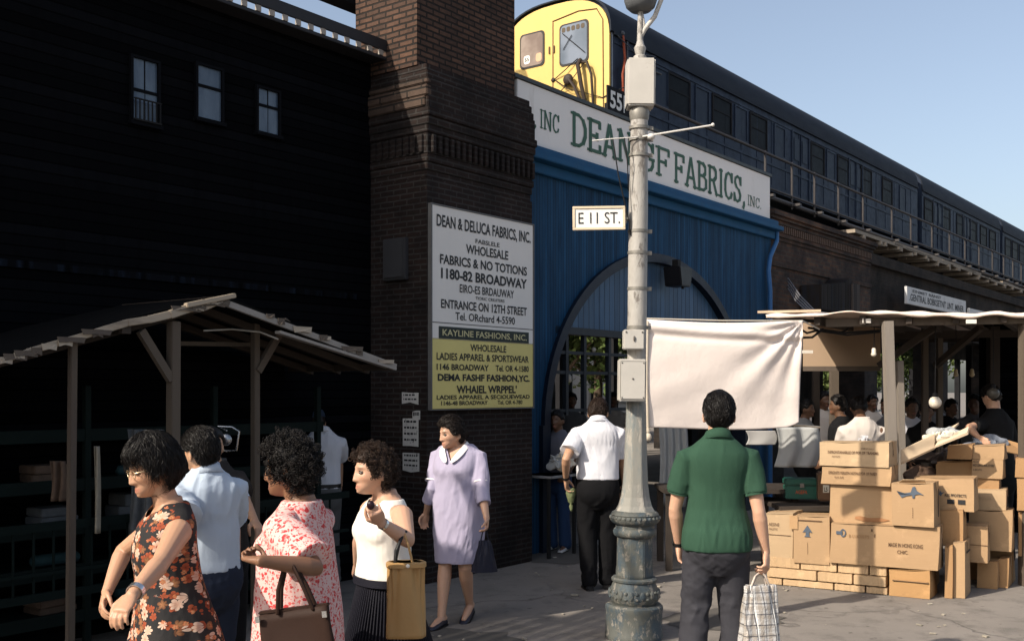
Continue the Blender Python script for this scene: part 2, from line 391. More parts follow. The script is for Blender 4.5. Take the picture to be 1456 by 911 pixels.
# ================================================================== BRICK PIER
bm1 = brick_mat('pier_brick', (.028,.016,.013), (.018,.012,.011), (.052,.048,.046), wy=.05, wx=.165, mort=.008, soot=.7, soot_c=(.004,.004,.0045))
pier = wthing('brick_pier', 'tall sooty brick pier with stepped corbels carrying the fabric shop sign boards', 'pier')
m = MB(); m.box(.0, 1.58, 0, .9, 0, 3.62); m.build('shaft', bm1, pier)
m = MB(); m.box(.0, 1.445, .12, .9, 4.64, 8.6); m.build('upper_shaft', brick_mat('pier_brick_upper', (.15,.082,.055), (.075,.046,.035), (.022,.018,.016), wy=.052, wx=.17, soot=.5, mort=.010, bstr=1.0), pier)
m = MB()
for i, (z0, z1, o) in enumerate([(3.62,3.69,-.02),(3.69,3.76,.005),(3.76,3.83,.03),(3.83,4.02,.012),(4.02,4.09,.035),(4.09,4.165,.06),(4.165,4.24,.085),(4.24,4.44,.05),(4.44,4.51,.03),(4.51,4.58,.0),(4.58,4.64,-.035)]):
    o *= .55; m.box(-o*.6, 1.58+o*.6, -o, .9, z0, z1-.0015)
m.build('corbel', bm1, pier, bevel=.006)
m = MB()
for i in range(19): x = .06+i*.083; m.box(x-.022, x+.022, -.042, -.007, 3.845, 4.005)
for i in range(8): y = .06+i*.083; m.box(-.024, -.004, y-.022, y+.022, 3.845, 4.005)
m.build('dentil_course', bm1, pier, bevel=.004)
m = MB(); m.box(-.034, .02, .0, .9, 4.25, 4.34); m.box(-.038,.03,-.03,.9,4.343,4.437); m.box(-.026,.03,-.03,.9,4.452,4.505); m.build('corner_stone', brick_mat('corner_brick', (.12,.08,.06), (.07,.05,.04), (.02,.018,.016), wx=.34, wy=.09, soot=.4), pier, bevel=.008)
m = MB(); m.box(-.05, 0, .22, .5, 2.72, 3.1); m.box(-.065, -.05, .24, .48, 2.74, 3.08)
o = m.build('meter_box', pbr('box_paint', (.035,.036,.04), .5, .3, 8), None, bevel=.006); o.location = W(0,0,0); o.rotation_euler.z = WROT
tag(o, 'small dark metal service box on the shaded left face of the brick pier', 'service box')
# sign board on the pier
signs = wthing('trade_sign', 'white and yellow painted board listing fabric wholesalers on the brick pier', 'sign', .02, -.006)
SW, SZ0, SZ1 = 1.52, 1.555, 3.375; SH = SZ1-SZ0
zz = lambda v: SZ1-v*SH
white_sign = pbr('sign_white', (.66,.64,.61), .55, .08, 2.5, .1, 30, .3, stain=(.42,.38,.33), stain_p=(.62,.8), stain_scale=3, stretch=(1,1,.5))
yel = pbr('sign_yellow', (.62,.54,.20), .55, .12, 3, .1, 30, .3, stain=(.45,.40,.2), stain_p=(.6,.8), stain_scale=3)
ink = pbr('sign_ink', (.018,.02,.022), .6, .3, 10, 0)
m = MB(); m.box(0, SW, -.035, 0, zz(.655)+.002, SZ1); m.build('white_panel', white_sign, signs, bevel=.004)
m = MB(); m.box(0, SW, -.035, 0, SZ0, zz(.655)); m.build('yellow_panel', yel, signs, bevel=.004)
m = MB(); m.box(-.014, 0, -.042, .0, SZ0-.012, SZ1+.012); m.box(SW, SW+.014, -.042, 0, SZ0-.012, SZ1+.012); m.box(0, SW, -.042, 0, SZ1+.001, SZ1+.012); m.box(0, SW, -.042, 0, SZ0-.012, SZ0-.001); m.box(0, SW, -.0365, -.03, zz(.577), zz(.572))
m.build('frame', pbr('frame_metal', (.10,.10,.10), .5, .4, 8), signs)
m = MB(); m.box(.06*SW, .95*SW, -.039, -.036, zz(.652), zz(.592)); m.build('name_band', pbr('band_dark', (.014,.022,.018), .5, .2, 5), signs)
LN = [('DEAN & DELUCA FABRICS, INC.', .04,.97,.042,.112,.012),('FABSLELE',.40,.64,.131,.154,.004),('WHOLESALE',.31,.73,.166,.214,.012),
 ('FABRICS & NO TOTIONS',.07,.93,.236,.284,.014),('1180-82 BROADWAY',.08,.93,.303,.356,.022),('EIRO-ES BRDAUWAY',.25,.79,.373,.415,.004),
 ('TIORIC CRIUITERS',.40,.69,.427,.443,.0),('ENTRANCE ON 12TH STREET',.08,.93,.457,.502,.012),('Tel. ORchard 4-5590',.21,.80,.516,.556,.004),
 ('WHOLESALE',.35,.71,.672,.708,.008),('LADIES APPAREL & SPORTSWEAR',.04,.95,.722,.758,.008),('1146 BROADWAY',.04,.53,.776,.808,.016),('Tel. OR 4-1580',.6,.95,.776,.808,.010),
 ('DEMA FASHF FASHION,YC.',.05,.96,.826,.868,.028),("WHAIEL WRPPEL'",.22,.82,.882,.924,.022),('LADIES APPAREL A SECIOUEWEAD',.04,.96,.932,.954,.012),('1146-48 BROADWAY',.08,.52,.961,.983,.014),('Tel. OR 4-780',.62,.88,.961,.983,.004)]
for tx, a, b_, v0, v1, bo in LN: m = MB(); put_text(m, tx, a*SW, b_*SW, zz(v1), zz(v0), -.0385, bo+.009); m.build('lettering', ink, signs, fix=False)
m = MB(); put_text(m, 'KAYLINE FASHIONS, INC.', .09*SW, .925*SW, zz(.643), zz(.606), -.0415, .012); m.build('lettering', pbr('cream_ink', (.5,.46,.26), .6, .1, 8, 0), signs, fix=False)
# torn handbills on the pier's left face
def handbill(y0, y1, z0, z1, label, lines, seed):
    o_ = MB(); rs = random.Random(seed)
    ps = [(y0,z0+rs.uniform(-.01,.02)), ((y0+y1)/2, z0+rs.uniform(-.02,.02)), (y1,z0), (y1,z1+rs.uniform(-.01,.01)), ((y0+y1)/2, z1), (y0,z1)]
    o_.add([(-.004-.002*rs.random(), a, b) for a, b in ps]+[(-.001, a, b) for a, b in ps], [[0,1,2,3,4,5],[11,10,9,8,7,6]]+[[i,(i+1)%6,(i+1)%6+6,i+6] for i in range(6)])
    ob = o_.build('handbill', pbr('bill_paper', (.48,.47,.45), .8, .3, 9, .2, 40, stain=(.05,.05,.05), stain_p=(.58,.66), stain_scale=22), None)
    ob.location = W(0,0,0); ob.rotation_euler.z = WROT; tag(ob, label, 'handbill')
    q = MB()
    for k in range(lines):
        z = z1-(z1-z0)*(k+.7)/(lines+.6); x = .1
        while x < .85: w2 = rs.uniform(.05,.22); hh = (z1-z0)*.30/lines; q.quad(*[(-.0075, y1-u_*(y1-y0), v_) for u_, v_ in ((x,z),(min(.9,x+w2),z),(min(.9,x+w2),z+hh),(x,z+hh))]); x += w2+.05
    q.build('lettering', ink, ob, fix=False)
handbill(.10,.30,1.60,1.70,'small torn white handbill topmost on the left face of the brick pier',2,1)
handbill(.08,.17,1.44,1.54,'tiny white slip of paper between handbills on the brick pier',1,2)
handbill(.10,.29,1.22,1.47,'tall printed white handbill in the middle of the brick pier face',4,3)
handbill(.09,.29,1.00,1.16,'torn lowest handbill with black blots on the brick pier face',3,4)
# ================================================================== BLUE ARCHED FACADE
fac = wthing('arched_shopfront', 'blue boarded shopfront with a large arched entrance under the fabric shop fascia', 'shopfront', 0, .25)
blue = groove_mat('blue_boards', (.009,.054,.122), .05, 0, .28, .65, .12, (.006,.018,.042), (.45,.70), .14)
blue_trim = pbr('blue_trim', (.008,.066,.155), .6, .3, 5, .3, 40, .15, stain=(.05,.08,.12), stain_p=(.6,.75))
blue_dk = pbr('blue_dark', (.005,.010,.022), .5, .3, 6, .2)
AC, AZ, AW, AH = 4.6, 1.35, 2.5, 2.05
def arch(n=40, w=AW, h=AH): return [(AC-w*math.cos(math.pi*i/n), AZ+h*math.sin(math.pi*i/n)) for i in range(n+1)]
m = MB(); top = 4.18; x0, x1 = 1.585, 8.0
ar = [(AC-AW, 0)]+arch()+[(AC+AW, 0)]
for (a, b_) in zip(ar, ar[1:]):
    if abs(a[0]-b_[0]) < 1e-6: continue
    m.prism([(a[0], a[1]), (b_[0], b_[1]), (b_[0], top), (a[0], top)], 0, .12)
m.box(x0, AC-AW, 0, .12, 0, top); m.box(AC+AW, x1, 0, .12, 0, top); m.build('board_wall', blue, fac)
m = MB(); ri = arch(48, AW-.09, AH-.09); ro = arch(48, AW+.02, AH+.02)
for i in range(48): m.prism([ri[i], ro[i], ro[i+1], ri[i+1]], -.05, .16)
m.box(AC-AW-.05, AC-AW+.09, -.05, .16, 0, AZ); m.box(AC+AW-.09, AC+AW+.05, -.05, .16, 0, AZ); m.build('arch_rim', blue_dk, fac)
m = MB()
hz = 2.40; ins = arch(60, AW-.09, AH-.09)
pts = [p for p in ins if p[1] >= hz]
for a, b_ in zip(pts, pts[1:]): m.prism([(a[0], hz), (b_[0], hz), b_, a], .05, .09)
m.build('arch_boards', groove_mat('blue_boards_pale', (.045,.10,.18), .11, 0, .25, .5, .3, (.02,.05,.10), (.5,.75), .1), fac)
m = MB(); m.box(AC-AW+.25, AC+AW-.25, .0, .12, hz-.06, hz+.02)
for x in (2.62, 2.98, 3.5, 4.15, 4.8, 5.45, 6.1, 6.5):
    q = abs(x-AC)/(AW-.09); zt = min(hz-.06, AZ+(AH-.09)*math.sqrt(max(0, 1-q*q))); m.box(x-.025, x+.025, .03, .08, 1.45, zt)
for z in (1.5, 1.92, 2.14): 
    q = (z-AZ)/(AH-.09); hw = (AW-.1)*math.sqrt(1-q*q); m.box(AC-hw, AC+hw, .035, .075, z-.018, z+.018)
m.build('glazing_bars', pbr('bars', (.014,.018,.024), .5, .3, 8), fac)
# second inner arch of ironwork a few metres inside
ia = wthing('inner_arch', 'thin iron inner arch standing inside the blue entrance', 'ironwork', 0, 2.6)
m = MB(); pr = [(4.9-.8*math.cos(math.pi*i/24), 1.7+.75*math.sin(math.pi*i/24)) for i in range(25)]
pi_ = [(4.9-.72*math.cos(math.pi*i/24), 1.7+.67*math.sin(math.pi*i/24)) for i in range(25)]
for i in range(24): m.prism([pi_[i], pr[i], pr[i+1], pi_[i+1]], 0, .06)
m.box(4.1, 4.18, 0, .06, 0, 1.7); m.box(5.62, 5.7, 0, .06, 0, 1.7); m.box(4.1,5.7,.005,.055,1.66,1.72); m.box(4.86,4.92,0,.05,0,2.4); m.build('arch_frame', MATS['bars'], ia)
# lantern box on the arch
ln = wthing('wall_lantern', 'black boxy lantern fixed under the crown of the blue arch', 'lantern', 4.78, .20)
m = MB(); m.prism([(-.12,3.02),(.12,3.02),(.17,3.26),(-.17,3.26)], -.24, .0); m.build('housing', pbr('lantern_black', (.008,.008,.01), .4, .3, 6), ln, bevel=.01)
m = MB(); m.box(-.04,.04,-.14,-.06,3.26,3.36); m.box(-.02,.02,-.2,-.18,2.99,3.02); m.build('bracket', blk, ln)
m = MB(); m.box(1.585, 8.06, -.10, .1, 4.185, 4.27); m.box(1.585, 8.1, -.17, .1, 4.115, 4.182); m.box(1.585, 8.03, -.06, -.002, 4.0, 4.112); m.build('cornice', blue_trim, fac, bevel=.008)
m = MB(); pp = [(8.08,-.06,4.15),(8.08,-.06,3.98),(7.86,-.05,3.72),(7.80,-.05,3.5),(7.86,-.05,3.2),(7.86,-.05,2.0),(7.86,-.05,.1)]
m.tube(pp, .035, 10); m.build('downpipe', pbr('blue_pipe', (.03,.12,.30), .45, .2, 6), fac, smooth=True)
fs = wthing('fascia_sign', 'long white fascia board with green slab lettering above the blue arch', 'sign', 0, .39)
m = MB(); m.box(1.66, 7.97, -.14, -.0, 4.275, 4.93); m.build('board', pbr('fascia_white', (.66,.65,.63), .5, .07, 2, .08, 30, .3, stain=(.45,.42,.38), stain_p=(.62,.85), stain_scale=3, stretch=(1,1,.25)), fs, bevel=.006)
m = MB(); m.box(1.60, 8.0, -.16, .02, 4.934, 4.975); m.build('cap_strip', pbr('cap_strip', (.03,.035,.035), .5, .3, 5), fs)
m = MB(); grn = pbr('letter_green', (.030,.088,.055), .55, .25, 8, .05)
yy = -.143
for tx, a_, b_, z0_, z1_, wt_ in (('DEAN',2.64,3.95,4.43,4.80,.135),('GF',4.10,4.88,4.41,4.77,.135),('FABRICS,',4.98,7.12,4.39,4.77,.135),('INC.',7.17,7.66,4.40,4.55,.11),(',',1.93,2.02,4.50,4.68,.1),('INC',2.05,2.42,4.50,4.70,.1)):
    m = MB(); slab_text(m, tx, a_, b_, z0_, z1_, yy, wt_); m.build('lettering', grn, fs, fix=False)
# ================================================================== BRICK ARCADE WALL to the right of the shopfront
arc = wthing('brick_arcade', 'sooty brown brick arcade wall with a dentil course beside the blue shopfront', 'wall', 0, .3)
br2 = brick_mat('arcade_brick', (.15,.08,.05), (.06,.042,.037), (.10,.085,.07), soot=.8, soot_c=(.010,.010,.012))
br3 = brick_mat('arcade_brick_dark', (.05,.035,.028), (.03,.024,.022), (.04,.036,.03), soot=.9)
m = MB(); m.box(8.0, 12.6, 0, .5, 2.9, 4.02); m.build('wall', br2, arc)
m = MB(); m.box(8.0, 12.6, -.02, .5, 4.022, 4.08); m.box(8.0,12.6,-.045,.5,4.082,4.14); m.box(8.0,12.6,.0,.5,4.142,4.27); m.box(8.0,12.66,-.04,.5,4.272,4.33); m.box(8.0,12.68,-.075,.52,4.332,4.38); m.box(8.0,12.7,-.11,.55,4.382,4.46); m.box(8.,12.6,-.03,.3,3.62,3.70)
m.build('coping', br2, arc, bevel=.005)
m = MB()
for i in range(56): x = 8.06+i*.081; m.box(x-.02, x+.02, -.05, -.001, 4.15, 4.26)
m.build('dentil_course', pbr('dent', (.09,.06,.045), .9, .4, 10, .4), arc)
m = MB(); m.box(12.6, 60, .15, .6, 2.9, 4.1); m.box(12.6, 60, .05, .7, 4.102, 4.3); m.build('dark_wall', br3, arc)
for x in (8.3, 12.7, 17.5, 22.5, 28, 34, 41, 49): m = MB(); m.box(x-.35, x+.35, .02, .58, 0, 2.898); m.build('pillar', br3, arc)
hb = wthing('hoist_box', 'dark wooden hatch box leaning out of the brown brick wall above the canopy', 'box', 10.1, .28)
m = MB(); m.prism([(-.9,3.0),(.75,3.0),(.75,3.42),(.42,3.62),(.1,3.5),(-.9,3.4)], -.35, 0); m.build('housing', groove_mat('hatch_wood', (.022,.018,.016), .16, 0, .4, .8, .1), hb, bevel=.01)
m = MB(); m.box(.44,.76,-.39,-.352,3.02,3.52); m.build('panel', groove_mat('hatch_panel', (.06,.05,.045), .12, 0, .4, .8, .1), hb, bevel=.005)
sg = wthing('shop_sign', 'long narrow grey-white sign with faded black lettering above the canopy', 'sign', 0, .12)
m = MB(); m.box(14.05, 18.4, -.05, 0, 3.42, 3.76); m.build('board', pbr('grey_sign', (.50,.50,.50), .6, .15, 4, .1, 30, stain=(.3,.3,.3)), sg, bevel=.004)
m = MB(); put_text(m, '.GENTRAL BOBKSETNT LINT. MINER', 14.2, 18.2, 3.49, 3.63, -.053, .02); put_text(m, 'EINMET BANST', 14.4, 16.4, 3.66, 3.72, -.053, .02); m.build('lettering', ink, sg, fix=False)
m = MB(); m.box(18.7, 20.6, -.05, 0, 3.40, 3.62); o = m.build('shop_sign', MATS['grey_sign'], None, bevel=.004); o.location = W(0,.12); o.rotation_euler.z = WROT
tag(o, 'short blank grey sign just beyond the lettered one above the canopy', 'sign')
# ================================================================== VIADUCT
via = wthing('viaduct', 'black elevated railway viaduct with deck and girder behind the shopfronts', 'viaduct')
sooty = pbr('sooty_iron', (.012,.012,.014), .8, .5, 3, .3, 40, .15)
m = MB(); m.box(2.6, 75, 4.4, 9.6, 5.9, 6.25); m.build('deck', sooty, via)
m = MB(); m.box(2.6, 75, 4.6, 5.0, 4.6, 5.9)
for i in range(1,26): x = i*3; m.box(x-.06, x+.06, 4.5, 4.6, 4.62, 5.88)
m.build('girder', sooty, via)
m = MB(); m.box(.05, .6, .91, 4.4, 0, 4.85); m.box(.05, .6, 4.4, 9.6, 0, 5.6); m.box(.6, 2.6, 4.4, 9.6, 5.3, 5.6); m.build('light_block_wall', br3, via)  # unseen cross wall added to keep sunlight out from under the deck
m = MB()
m.box(12.5,20.5,9.0,9.4,4.0,5.88); m.box(33,57,9.0,9.4,3.4,5.88); m.build('shade_lintel', br3, via)
for a, b_ in ((0, 12.5), (20.5, 33), (57, 75)): m = MB(); m.box(a, b_, 9.0, 9.4, 0, 5.88); m.build('shade_back_wall', br3, via)  # back wall and lintel added to keep the space under the deck dark
for x in (15.2, 17.8, 37, 41, 45, 49, 53): m = MB(); m.box(x-.12, x+.12, 9.05, 9.3, 0, 3.6); m.build('strut', sooty, via)
for x in (2, 8, 14, 20, 26, 32, 38, 44, 50, 56): m = MB(); m.box(x-.15, x+.15, 4.65, 4.95, 0, 4.6); m.build('column', sooty, via)
m = MB(); m.box(8.2,60,.75,4.6,3.7,3.78); m.box(.6,8.2,.5,4.6,4.8,4.85); m.build('lean_to_roof', sooty, via)
ti = pbr('track_wood', (.06,.05,.04), .9, .4, 8, .4, 60)
m = MB()
for k in range(90): x = 11+.7*k; m.box(x, x+.22, 5.0, 8.4, 6.25, 6.4)
m.build('sleepers', ti, via)
m = MB(); m.box(10, 75, 5.75, 5.83, 6.4, 6.55); m.box(10, 75, 7.2, 7.28, 6.4, 6.55); m.build('rails', pbr('rail_steel', (.12,.11,.10), .4, .3, 6, .1, metal=.6), via)
# walkway planks cantilevered off the deck edge
grey_wood = pbr('grey_wood', (.30,.25,.195), .85, .35, 6, .4, 60, .2, stretch=(1,.15,1))
rs = random.Random(4)
ts = [tw(px, 3.7) for px in (1232, 1262, 1282, 1300, 1318, 1334, 1349, 1364, 1378, 1391, 1404, 1416, 1428, 1440, 1452)]
for i, t in enumerate(ts):
    m = MB(); L = 2.3+rs.uniform(-.3, .4)
    for q in range(3): m.box(-L*.5+rs.uniform(-.3,.2), L*.5+rs.uniform(-.2,.3), q*.29, q*.29+.27, rs.uniform(-.03,.02), .07)
    m.box(-L*.35, -L*.35+.12, -.05, .9, -.14, -.04); m.box(L*.3, L*.3+.12, -.05, .9, -.14, -.04)
    m.build('walkway_plank', grey_wood, via).location = (t, 3.55, 5.98-.004*i+rs.uniform(-.05,.05))
# railing
rl = wthing('railing', 'thin iron handrail with posts along the elevated track', 'railing')
m = MB(); m.tube([(tw(918,4.0), 4.0, 7.30), (40, 4.0, 7.30), (75, 4.0, 7.30)], .035, 8); m.build('top_rail', pbr('rail_iron', (.05,.045,.045), .6, .4, 8), rl, smooth=True)
m = MB(); m.tube([(tw(918,4.0), 4.0, 6.5), (40, 4.0, 6.5), (75, 4.0, 6.5)], .03, 8); m.tube([(2, 4.02, 6.3), (75, 4.02, 6.3)], .06, 8); m.build('lower_rail', MATS['rail_iron'], rl, smooth=True)
for px in (1088, 1126, 1158, 1192, 1227, 1268, 1295, 1325, 1350, 1372, 1392, 1411, 1427, 1440, 1452):
    t = tw(px, 4.0); m = MB(); m.tube([(0,0,-.1),(0,0,1.02)], .03, 8); m.cbox((0,-.08,-.02), (.12,.3,.06)); m.build('post', MATS['rail_iron'], rl, smooth=True).location = (t, 4.0, 6.3)
# ================================================================== TRAIN
TN0, TN1 = 5.1, 7.9; TZ0, TZE, TZP = 6.95, 9.0, 9.92
navy = NB('train_navy')
_v = navy.coord((1,1,.18)); _a = navy.noise(_v, 2.4, 7, .7); _b = navy.noise(navy.coord(), 7, 6, .7)
_c = navy.mix(navy.ramp(_a, .3, .7), (.008,.014,.030), (.030,.044,.072)); _c = navy.mix(navy.math('MULTIPLY', navy.ramp(_b, .5, .72), .75), _c, (.007,.009,.014)); _c = navy.mix(navy.math('MULTIPLY', navy.ramp(navy.noise(_v, 11, 5, .7), .62, .78), .5), _c, (.085,.095,.115))
navy_m = navy.out(_c, navy.math('ADD', navy.math('MULTIPLY', _b, .3), .4), .12, navy.bump(_b, .2, .006))
roofm = pbr('train_roof', (.009,.013,.022), .7, .5, 3, .2, 40, .2, stretch=(.3,1,1))
glass_dk = pbr('train_glass', (.002,.0025,.0035), .45, .2, 4, .2, 6, spec=.04)
yelm = pbr('train_yellow', (.56,.385,.115), .42, .08, 3, .06, 25, .35, stain=(.48,.30,.08), stain_p=(.6,.8), stain_scale=3.5, stretch=(1,1,.5))
def sect(n=22):
    c = (TN0+TN1)/2; hw = (TN1-TN0)/2; ps = [(TN0, TZ0), (TN0, TZE)]
    for i in range(1, n): a = math.pi*i/n; ps.append((c-hw*abs(math.cos(a))**.75*(1 if math.cos(a) > 0 else -1), TZE+(TZP-TZE)*math.sin(a)**.8))
    return ps+[(TN1, TZE), (TN1, TZ0)]
def car(t0, t1, label, cab):
    c = wthing('train_car', label, 'train car', t0, 0, 0, 'coupled train cars on the viaduct'); L = t1-t0
    s = sect(); m = MB(); m.loft([[Vector((x, y, z)) for y, z in s] for x in (0, L)]); m.build('body', navy_m, c, smooth=True)
    m = MB(); cy = (TN0+TN1)/2
    up = [(y, z) for y, z in s if z >= TZE]; big = [((y-cy)*1.015+cy, z+.03) for y, z in up]; sm = [((y-cy)*.99+cy, z-.0) for y, z in up]
    m.loft([[Vector((x, y, z)) for y, z in big+sm[::-1]] for x in (-.1 if cab else 0, L)]); m.box(0, L, TN0-.05, TN0+.02, TZE-.04, TZE+.02); m.build('roof', roofm, c, smooth=True)
    m = MB()
    for x in (2.2, 5.4, L-5.4, L-2.2): m.lathe([(.42,-.06),(.42,.06)], 18); 
    m = MB()
    for x in (1.6, 3.4, L-3.6, L-1.8):
        for yy_ in (5.7, 7.2): 
            ring = [[Vector((x+.42*math.cos(a), yy_+d, 6.95+.42*math.sin(a))) for a in np.linspace(0, 2*math.pi, 18, endpoint=False)] for d in (0, .12)]; m.loft(ring)
    m.box(.6, 4.6, 5.35, 7.6, 6.75, 7.0); m.box(L-4.6, L-.6, 5.35, 7.6, 6.75, 7.0); m.build('bogie', sooty, c)
    m = MB(); m.box(.05, L-.05, TN0-.015, TN0, TZ0, TZ0+.16); m.box(.05, L-.05, TN0-.02, TN0, 7.62, 7.68); m.box(.05, L-.05, TN0-.018, TN0, 8.80, 8.85)
    x = .5
    while x < L: m.box(x-.02, x+.02, TN0-.012, TN0, TZ0+.16, 8.80); x += .92
    m.build('side_ribs', navy_m, c)
    return c
def side_window(c, x, w_, dark=True, z0=7.96, z1=8.72):
    f = MB(); f.box(x-w_/2-.05, x+w_/2+.05, TN0-.03, TN0, z1, z1+.05); f.box(x-w_/2-.05, x+w_/2+.05, TN0-.04, TN0, z0-.06, z0); f.box(x-w_/2-.05, x-w_/2, TN0-.03, TN0, z0, z1); f.box(x+w_/2, x+w_/2+.05, TN0-.03, TN0, z0, z1)
    if dark: zm = (z0+z1)/2+.06; f.box(x-w_/2, x+w_/2, TN0-.022, TN0, zm-.015, zm+.015)
    fo = f.build('window', sooty if dark else navy_m, c); p = MB(); p.box(x-w_/2, x+w_/2, TN0-.012, TN0-.004, z0, z1); p.build('pane', glass_dk if dark else MATS['navy_pane'], fo)
MATS['navy_pane'] = pbr('navy_pane', (.011,.018,.034), .5, .4, 4, .3, 8, spec=.12)
def door(c, x, w_=1.15):
    f = MB(); f.box(x-w_/2-.06, x-w_/2, TN0-.035, TN0, TZ0+.1, 8.84); f.box(x+w_/2, x+w_/2+.06, TN0-.035, TN0, TZ0+.1, 8.84); f.box(x-.012, x+.012, TN0-.03, TN0, TZ0+.1, 8.84); f.box(x-w_/2, x+w_/2, TN0-.035, TN0, 8.8, 8.84)
    fo = f.build('door', navy_m, c); p = MB()
    for q in (-1, 1): p.box(x+q*w_/4-.17, x+q*w_/4+.17, TN0-.018, TN0-.008, 8.05, 8.66)
    p.build('pane', MATS['navy_pane'], fo)
c1 = car(11.3, 31.9, 'leading train car with a yellow cab end and dark blue weathered sides', True)
for px, k in ((938,0),(965,1),(998,0),(1026,1),(1053,0),(1078,1),(1108,0),(1162,1),(1181,0),(1199,1),(1231,1),(1261,1),(1283,0)):
    side_window(c1, tw(px, TN0)-11.3, .95 if k else .62, bool(k))
for px in (1138, 1216): door(c1, tw(px, TN0)-11.3)
c2 = car(32.45, 44.3, 'second train car in the middle of the dark blue train', False)
for px in (1320, 1345, 1365, 1383, 1398, 1411): side_window(c2, tw(px, TN0)-32.45, 1.0)
door(c2, tw(1333, TN0)-32.45); door(c2, tw(1374,TN0)-32.45)
c3 = car(44.8, 62, 'farthest train car running off at the edge of the viaduct', False)
for px in (1433, 1443, 1453): side_window(c3, tw(px, TN0)-44.8, 1.1)
# yellow cab end of the first car: local x = 0 plane, looking down -x
m = MB(); s = [(y, z) for y, z in sect() if True]; cy = 6.5
ins = [((y-cy)*.965+cy, z-.05 if z > TZE else z) for y, z in s]
m.loft([[Vector((x, y, z)) for y, z in ins] for x in (-.06, .02)]); cab = m.build('cab_front', yelm, c1, smooth=True, bevel=.0)
def on_front(mb, pts, d0, d1): mb.loft([[Vector((x, y, z)) for y, z in pts] for x in (d0, d1)])
def rrect(y0, y1, z0, z1, r=.09, n=5):
    ps = []
    for cx_, cz_, a0 in ((y1-r, z1-r, 0), (y0+r, z1-r, 90), (y0+r, z0+r, 180), (y1-r, z0+r, 270)):
        for i in range(n): a = R(a0+90*i/(n-1)); ps.append((cx_+r*math.cos(a), cz_+r*math.sin(a)))
    return ps
def cab_window(y0, y1, z0, z1, nm):
    f = MB(); on_front(f, rrect(y0-.035, y1+.035, z0-.035, z1+.035), -.075, -.055); fo = f.build('window', pbr('rubber', (.02,.02,.02), .6, .2, 5), c1, smooth=True)
    g = MB(); on_front(g, rrect(y0, y1, z0, z1), -.082, -.06); g.build('pane', MATS[nm], fo, smooth=True); return fo
_g = NB('cab_glass'); _vv = _g.coord(); MATS['cab_glass'] = _g.out(_g.mix(_g.ramp(_g.noise(_vv, 1.6, 3), .4, .6), (.15,.11,.09), (.24,.19,.155)), .2, .3)
_g = NB('cab_glass_sky'); _vv = _g.coord(); MATS['cab_glass_sky'] = _g.out(_g.mix(_g.ramp(_g.noise(_vv, 1.2, 2), .4, .6), (.10,.125,.16), (.17,.20,.25)), .2, .3)
fw1 = cab_window(6.80, 7.38, 8.68, 9.36, 'cab_glass'); fw2 = cab_window(5.68, 6.34, 8.55, 9.36, 'cab_glass_sky')
m = MB(); on_front(m, rrect(7.14, 7.30, 8.74, 8.92, .05), -.085, -.0825); m.build('notice', pbr('notice_white', (.7,.68,.62), .6, .1, 9), fw1)
m = MB(); on_front(m, rrect(6.83, 6.98, 8.74, 8.92, .05), -.085, -.0825); m.build('notice', pbr('notice_orange', (.55,.33,.2), .6, .2, 9), fw1)
m = MB(); put_text(m, '55', 0, 1, 0, 1, 0, .03, f=lambda x, z: (-.0865, 7.28-.12*x, 8.79+.08*z)); m.build('lettering', ink, fw1, fix=False)
m = MB()
for y in (5.78, 5.9, 6.02, 6.14, 6.26): on_front(m, rrect(y-.045, y+.045, 9.22, 9.32, .03), -.086, -.083)
m.build('roller_blind', pbr('blind', (.07,.05,.03), .6, .3, 9), fw2)
m = MB(); m.tube([(-.1,6.28,9.2),(-.1,6.0,8.95),(-.1,5.72,8.7)], .009, 6); m.tube([(-.1,6.05,9.12),(-.1,6.26,8.86)], .007, 6); m.build('wiper', blk, fw2, smooth=True)
m = MB(); m.box(-.068, -.058, 6.535, 6.56, 7.0, 9.5); m.tube([(-.066, 6.55, 9.52),(-.066,5.9,9.6),(-.066,5.45,9.55),(-.066,5.3,9.3),(-.066,5.28,7.0)], .012, 6)
m.box(-.085,-.06,6.50,6.535,8.85,9.0); m.box(-.085,-.06,6.62,6.65,8.85,9.0); m.build('door_seam', pbr('seam', (.10,.055,.02), .6, .3, 9), c1)
hose = pbr('hose_dark', (.03,.02,.015), .6, .4, 10)
m = MB(); m.tube([(-.12,5.82,8.55),(-.24,5.80,8.42),(-.2,5.74,8.0),(-.1,5.62,7.3)], .045, 8); m.tube([(-.12,5.78,8.5),(-.2,5.6,8.45),(-.16,5.52,8.2),(-.1,5.5,7.4)], .028, 8)
m.tube([(-.1,6.2,8.1),(-.22,6.05,8.2),(-.22,5.9,8.0),(-.15,5.7,7.5)], .035, 8); m.ell((-.18, 6.08, 8.18), (.07,.12,.12), 12, 8); m.build('coupling_gear', hose, c1, smooth=True)
m = MB(); m.tube([(-.08,6.5,8.28),(-.14,6.2,8.4),(-.1,5.9,8.6)], .01, 6); m.tube([(-.08,6.5,8.28),(-.18,6.1,8.0),(-.08,5.3,7.7),(-.05,4.7,7.85)], .01, 6); m.tube([(-.08,6.5,7.9),(-.18,6.0,8.15),(-.12,5.7,8.5)], .009, 6); m.build('cable', blk, c1, smooth=True)
m = MB(); m.ell((-.07,6.54,8.28),(.03,.05,.05),10,6); m.build('lug', hose, c1, smooth=True)
red = pbr('red_lead', (.22,.045,.018), .6, .4, 12, .3)
m = MB(); m.tube([(.32,TN0-.05,9.0),(.36,TN0-.07,8.55),(.25,TN0-.08,8.2),(.30,TN0-.06,7.6),(.27,TN0-.05,7.1)], .028, 8); m.tube([(.36,TN0-.07,8.5),(.47,TN0-.07,8.1),(.33,TN0-.06,7.6)], .018, 8); m.build('red_hose', red, c1, smooth=True)
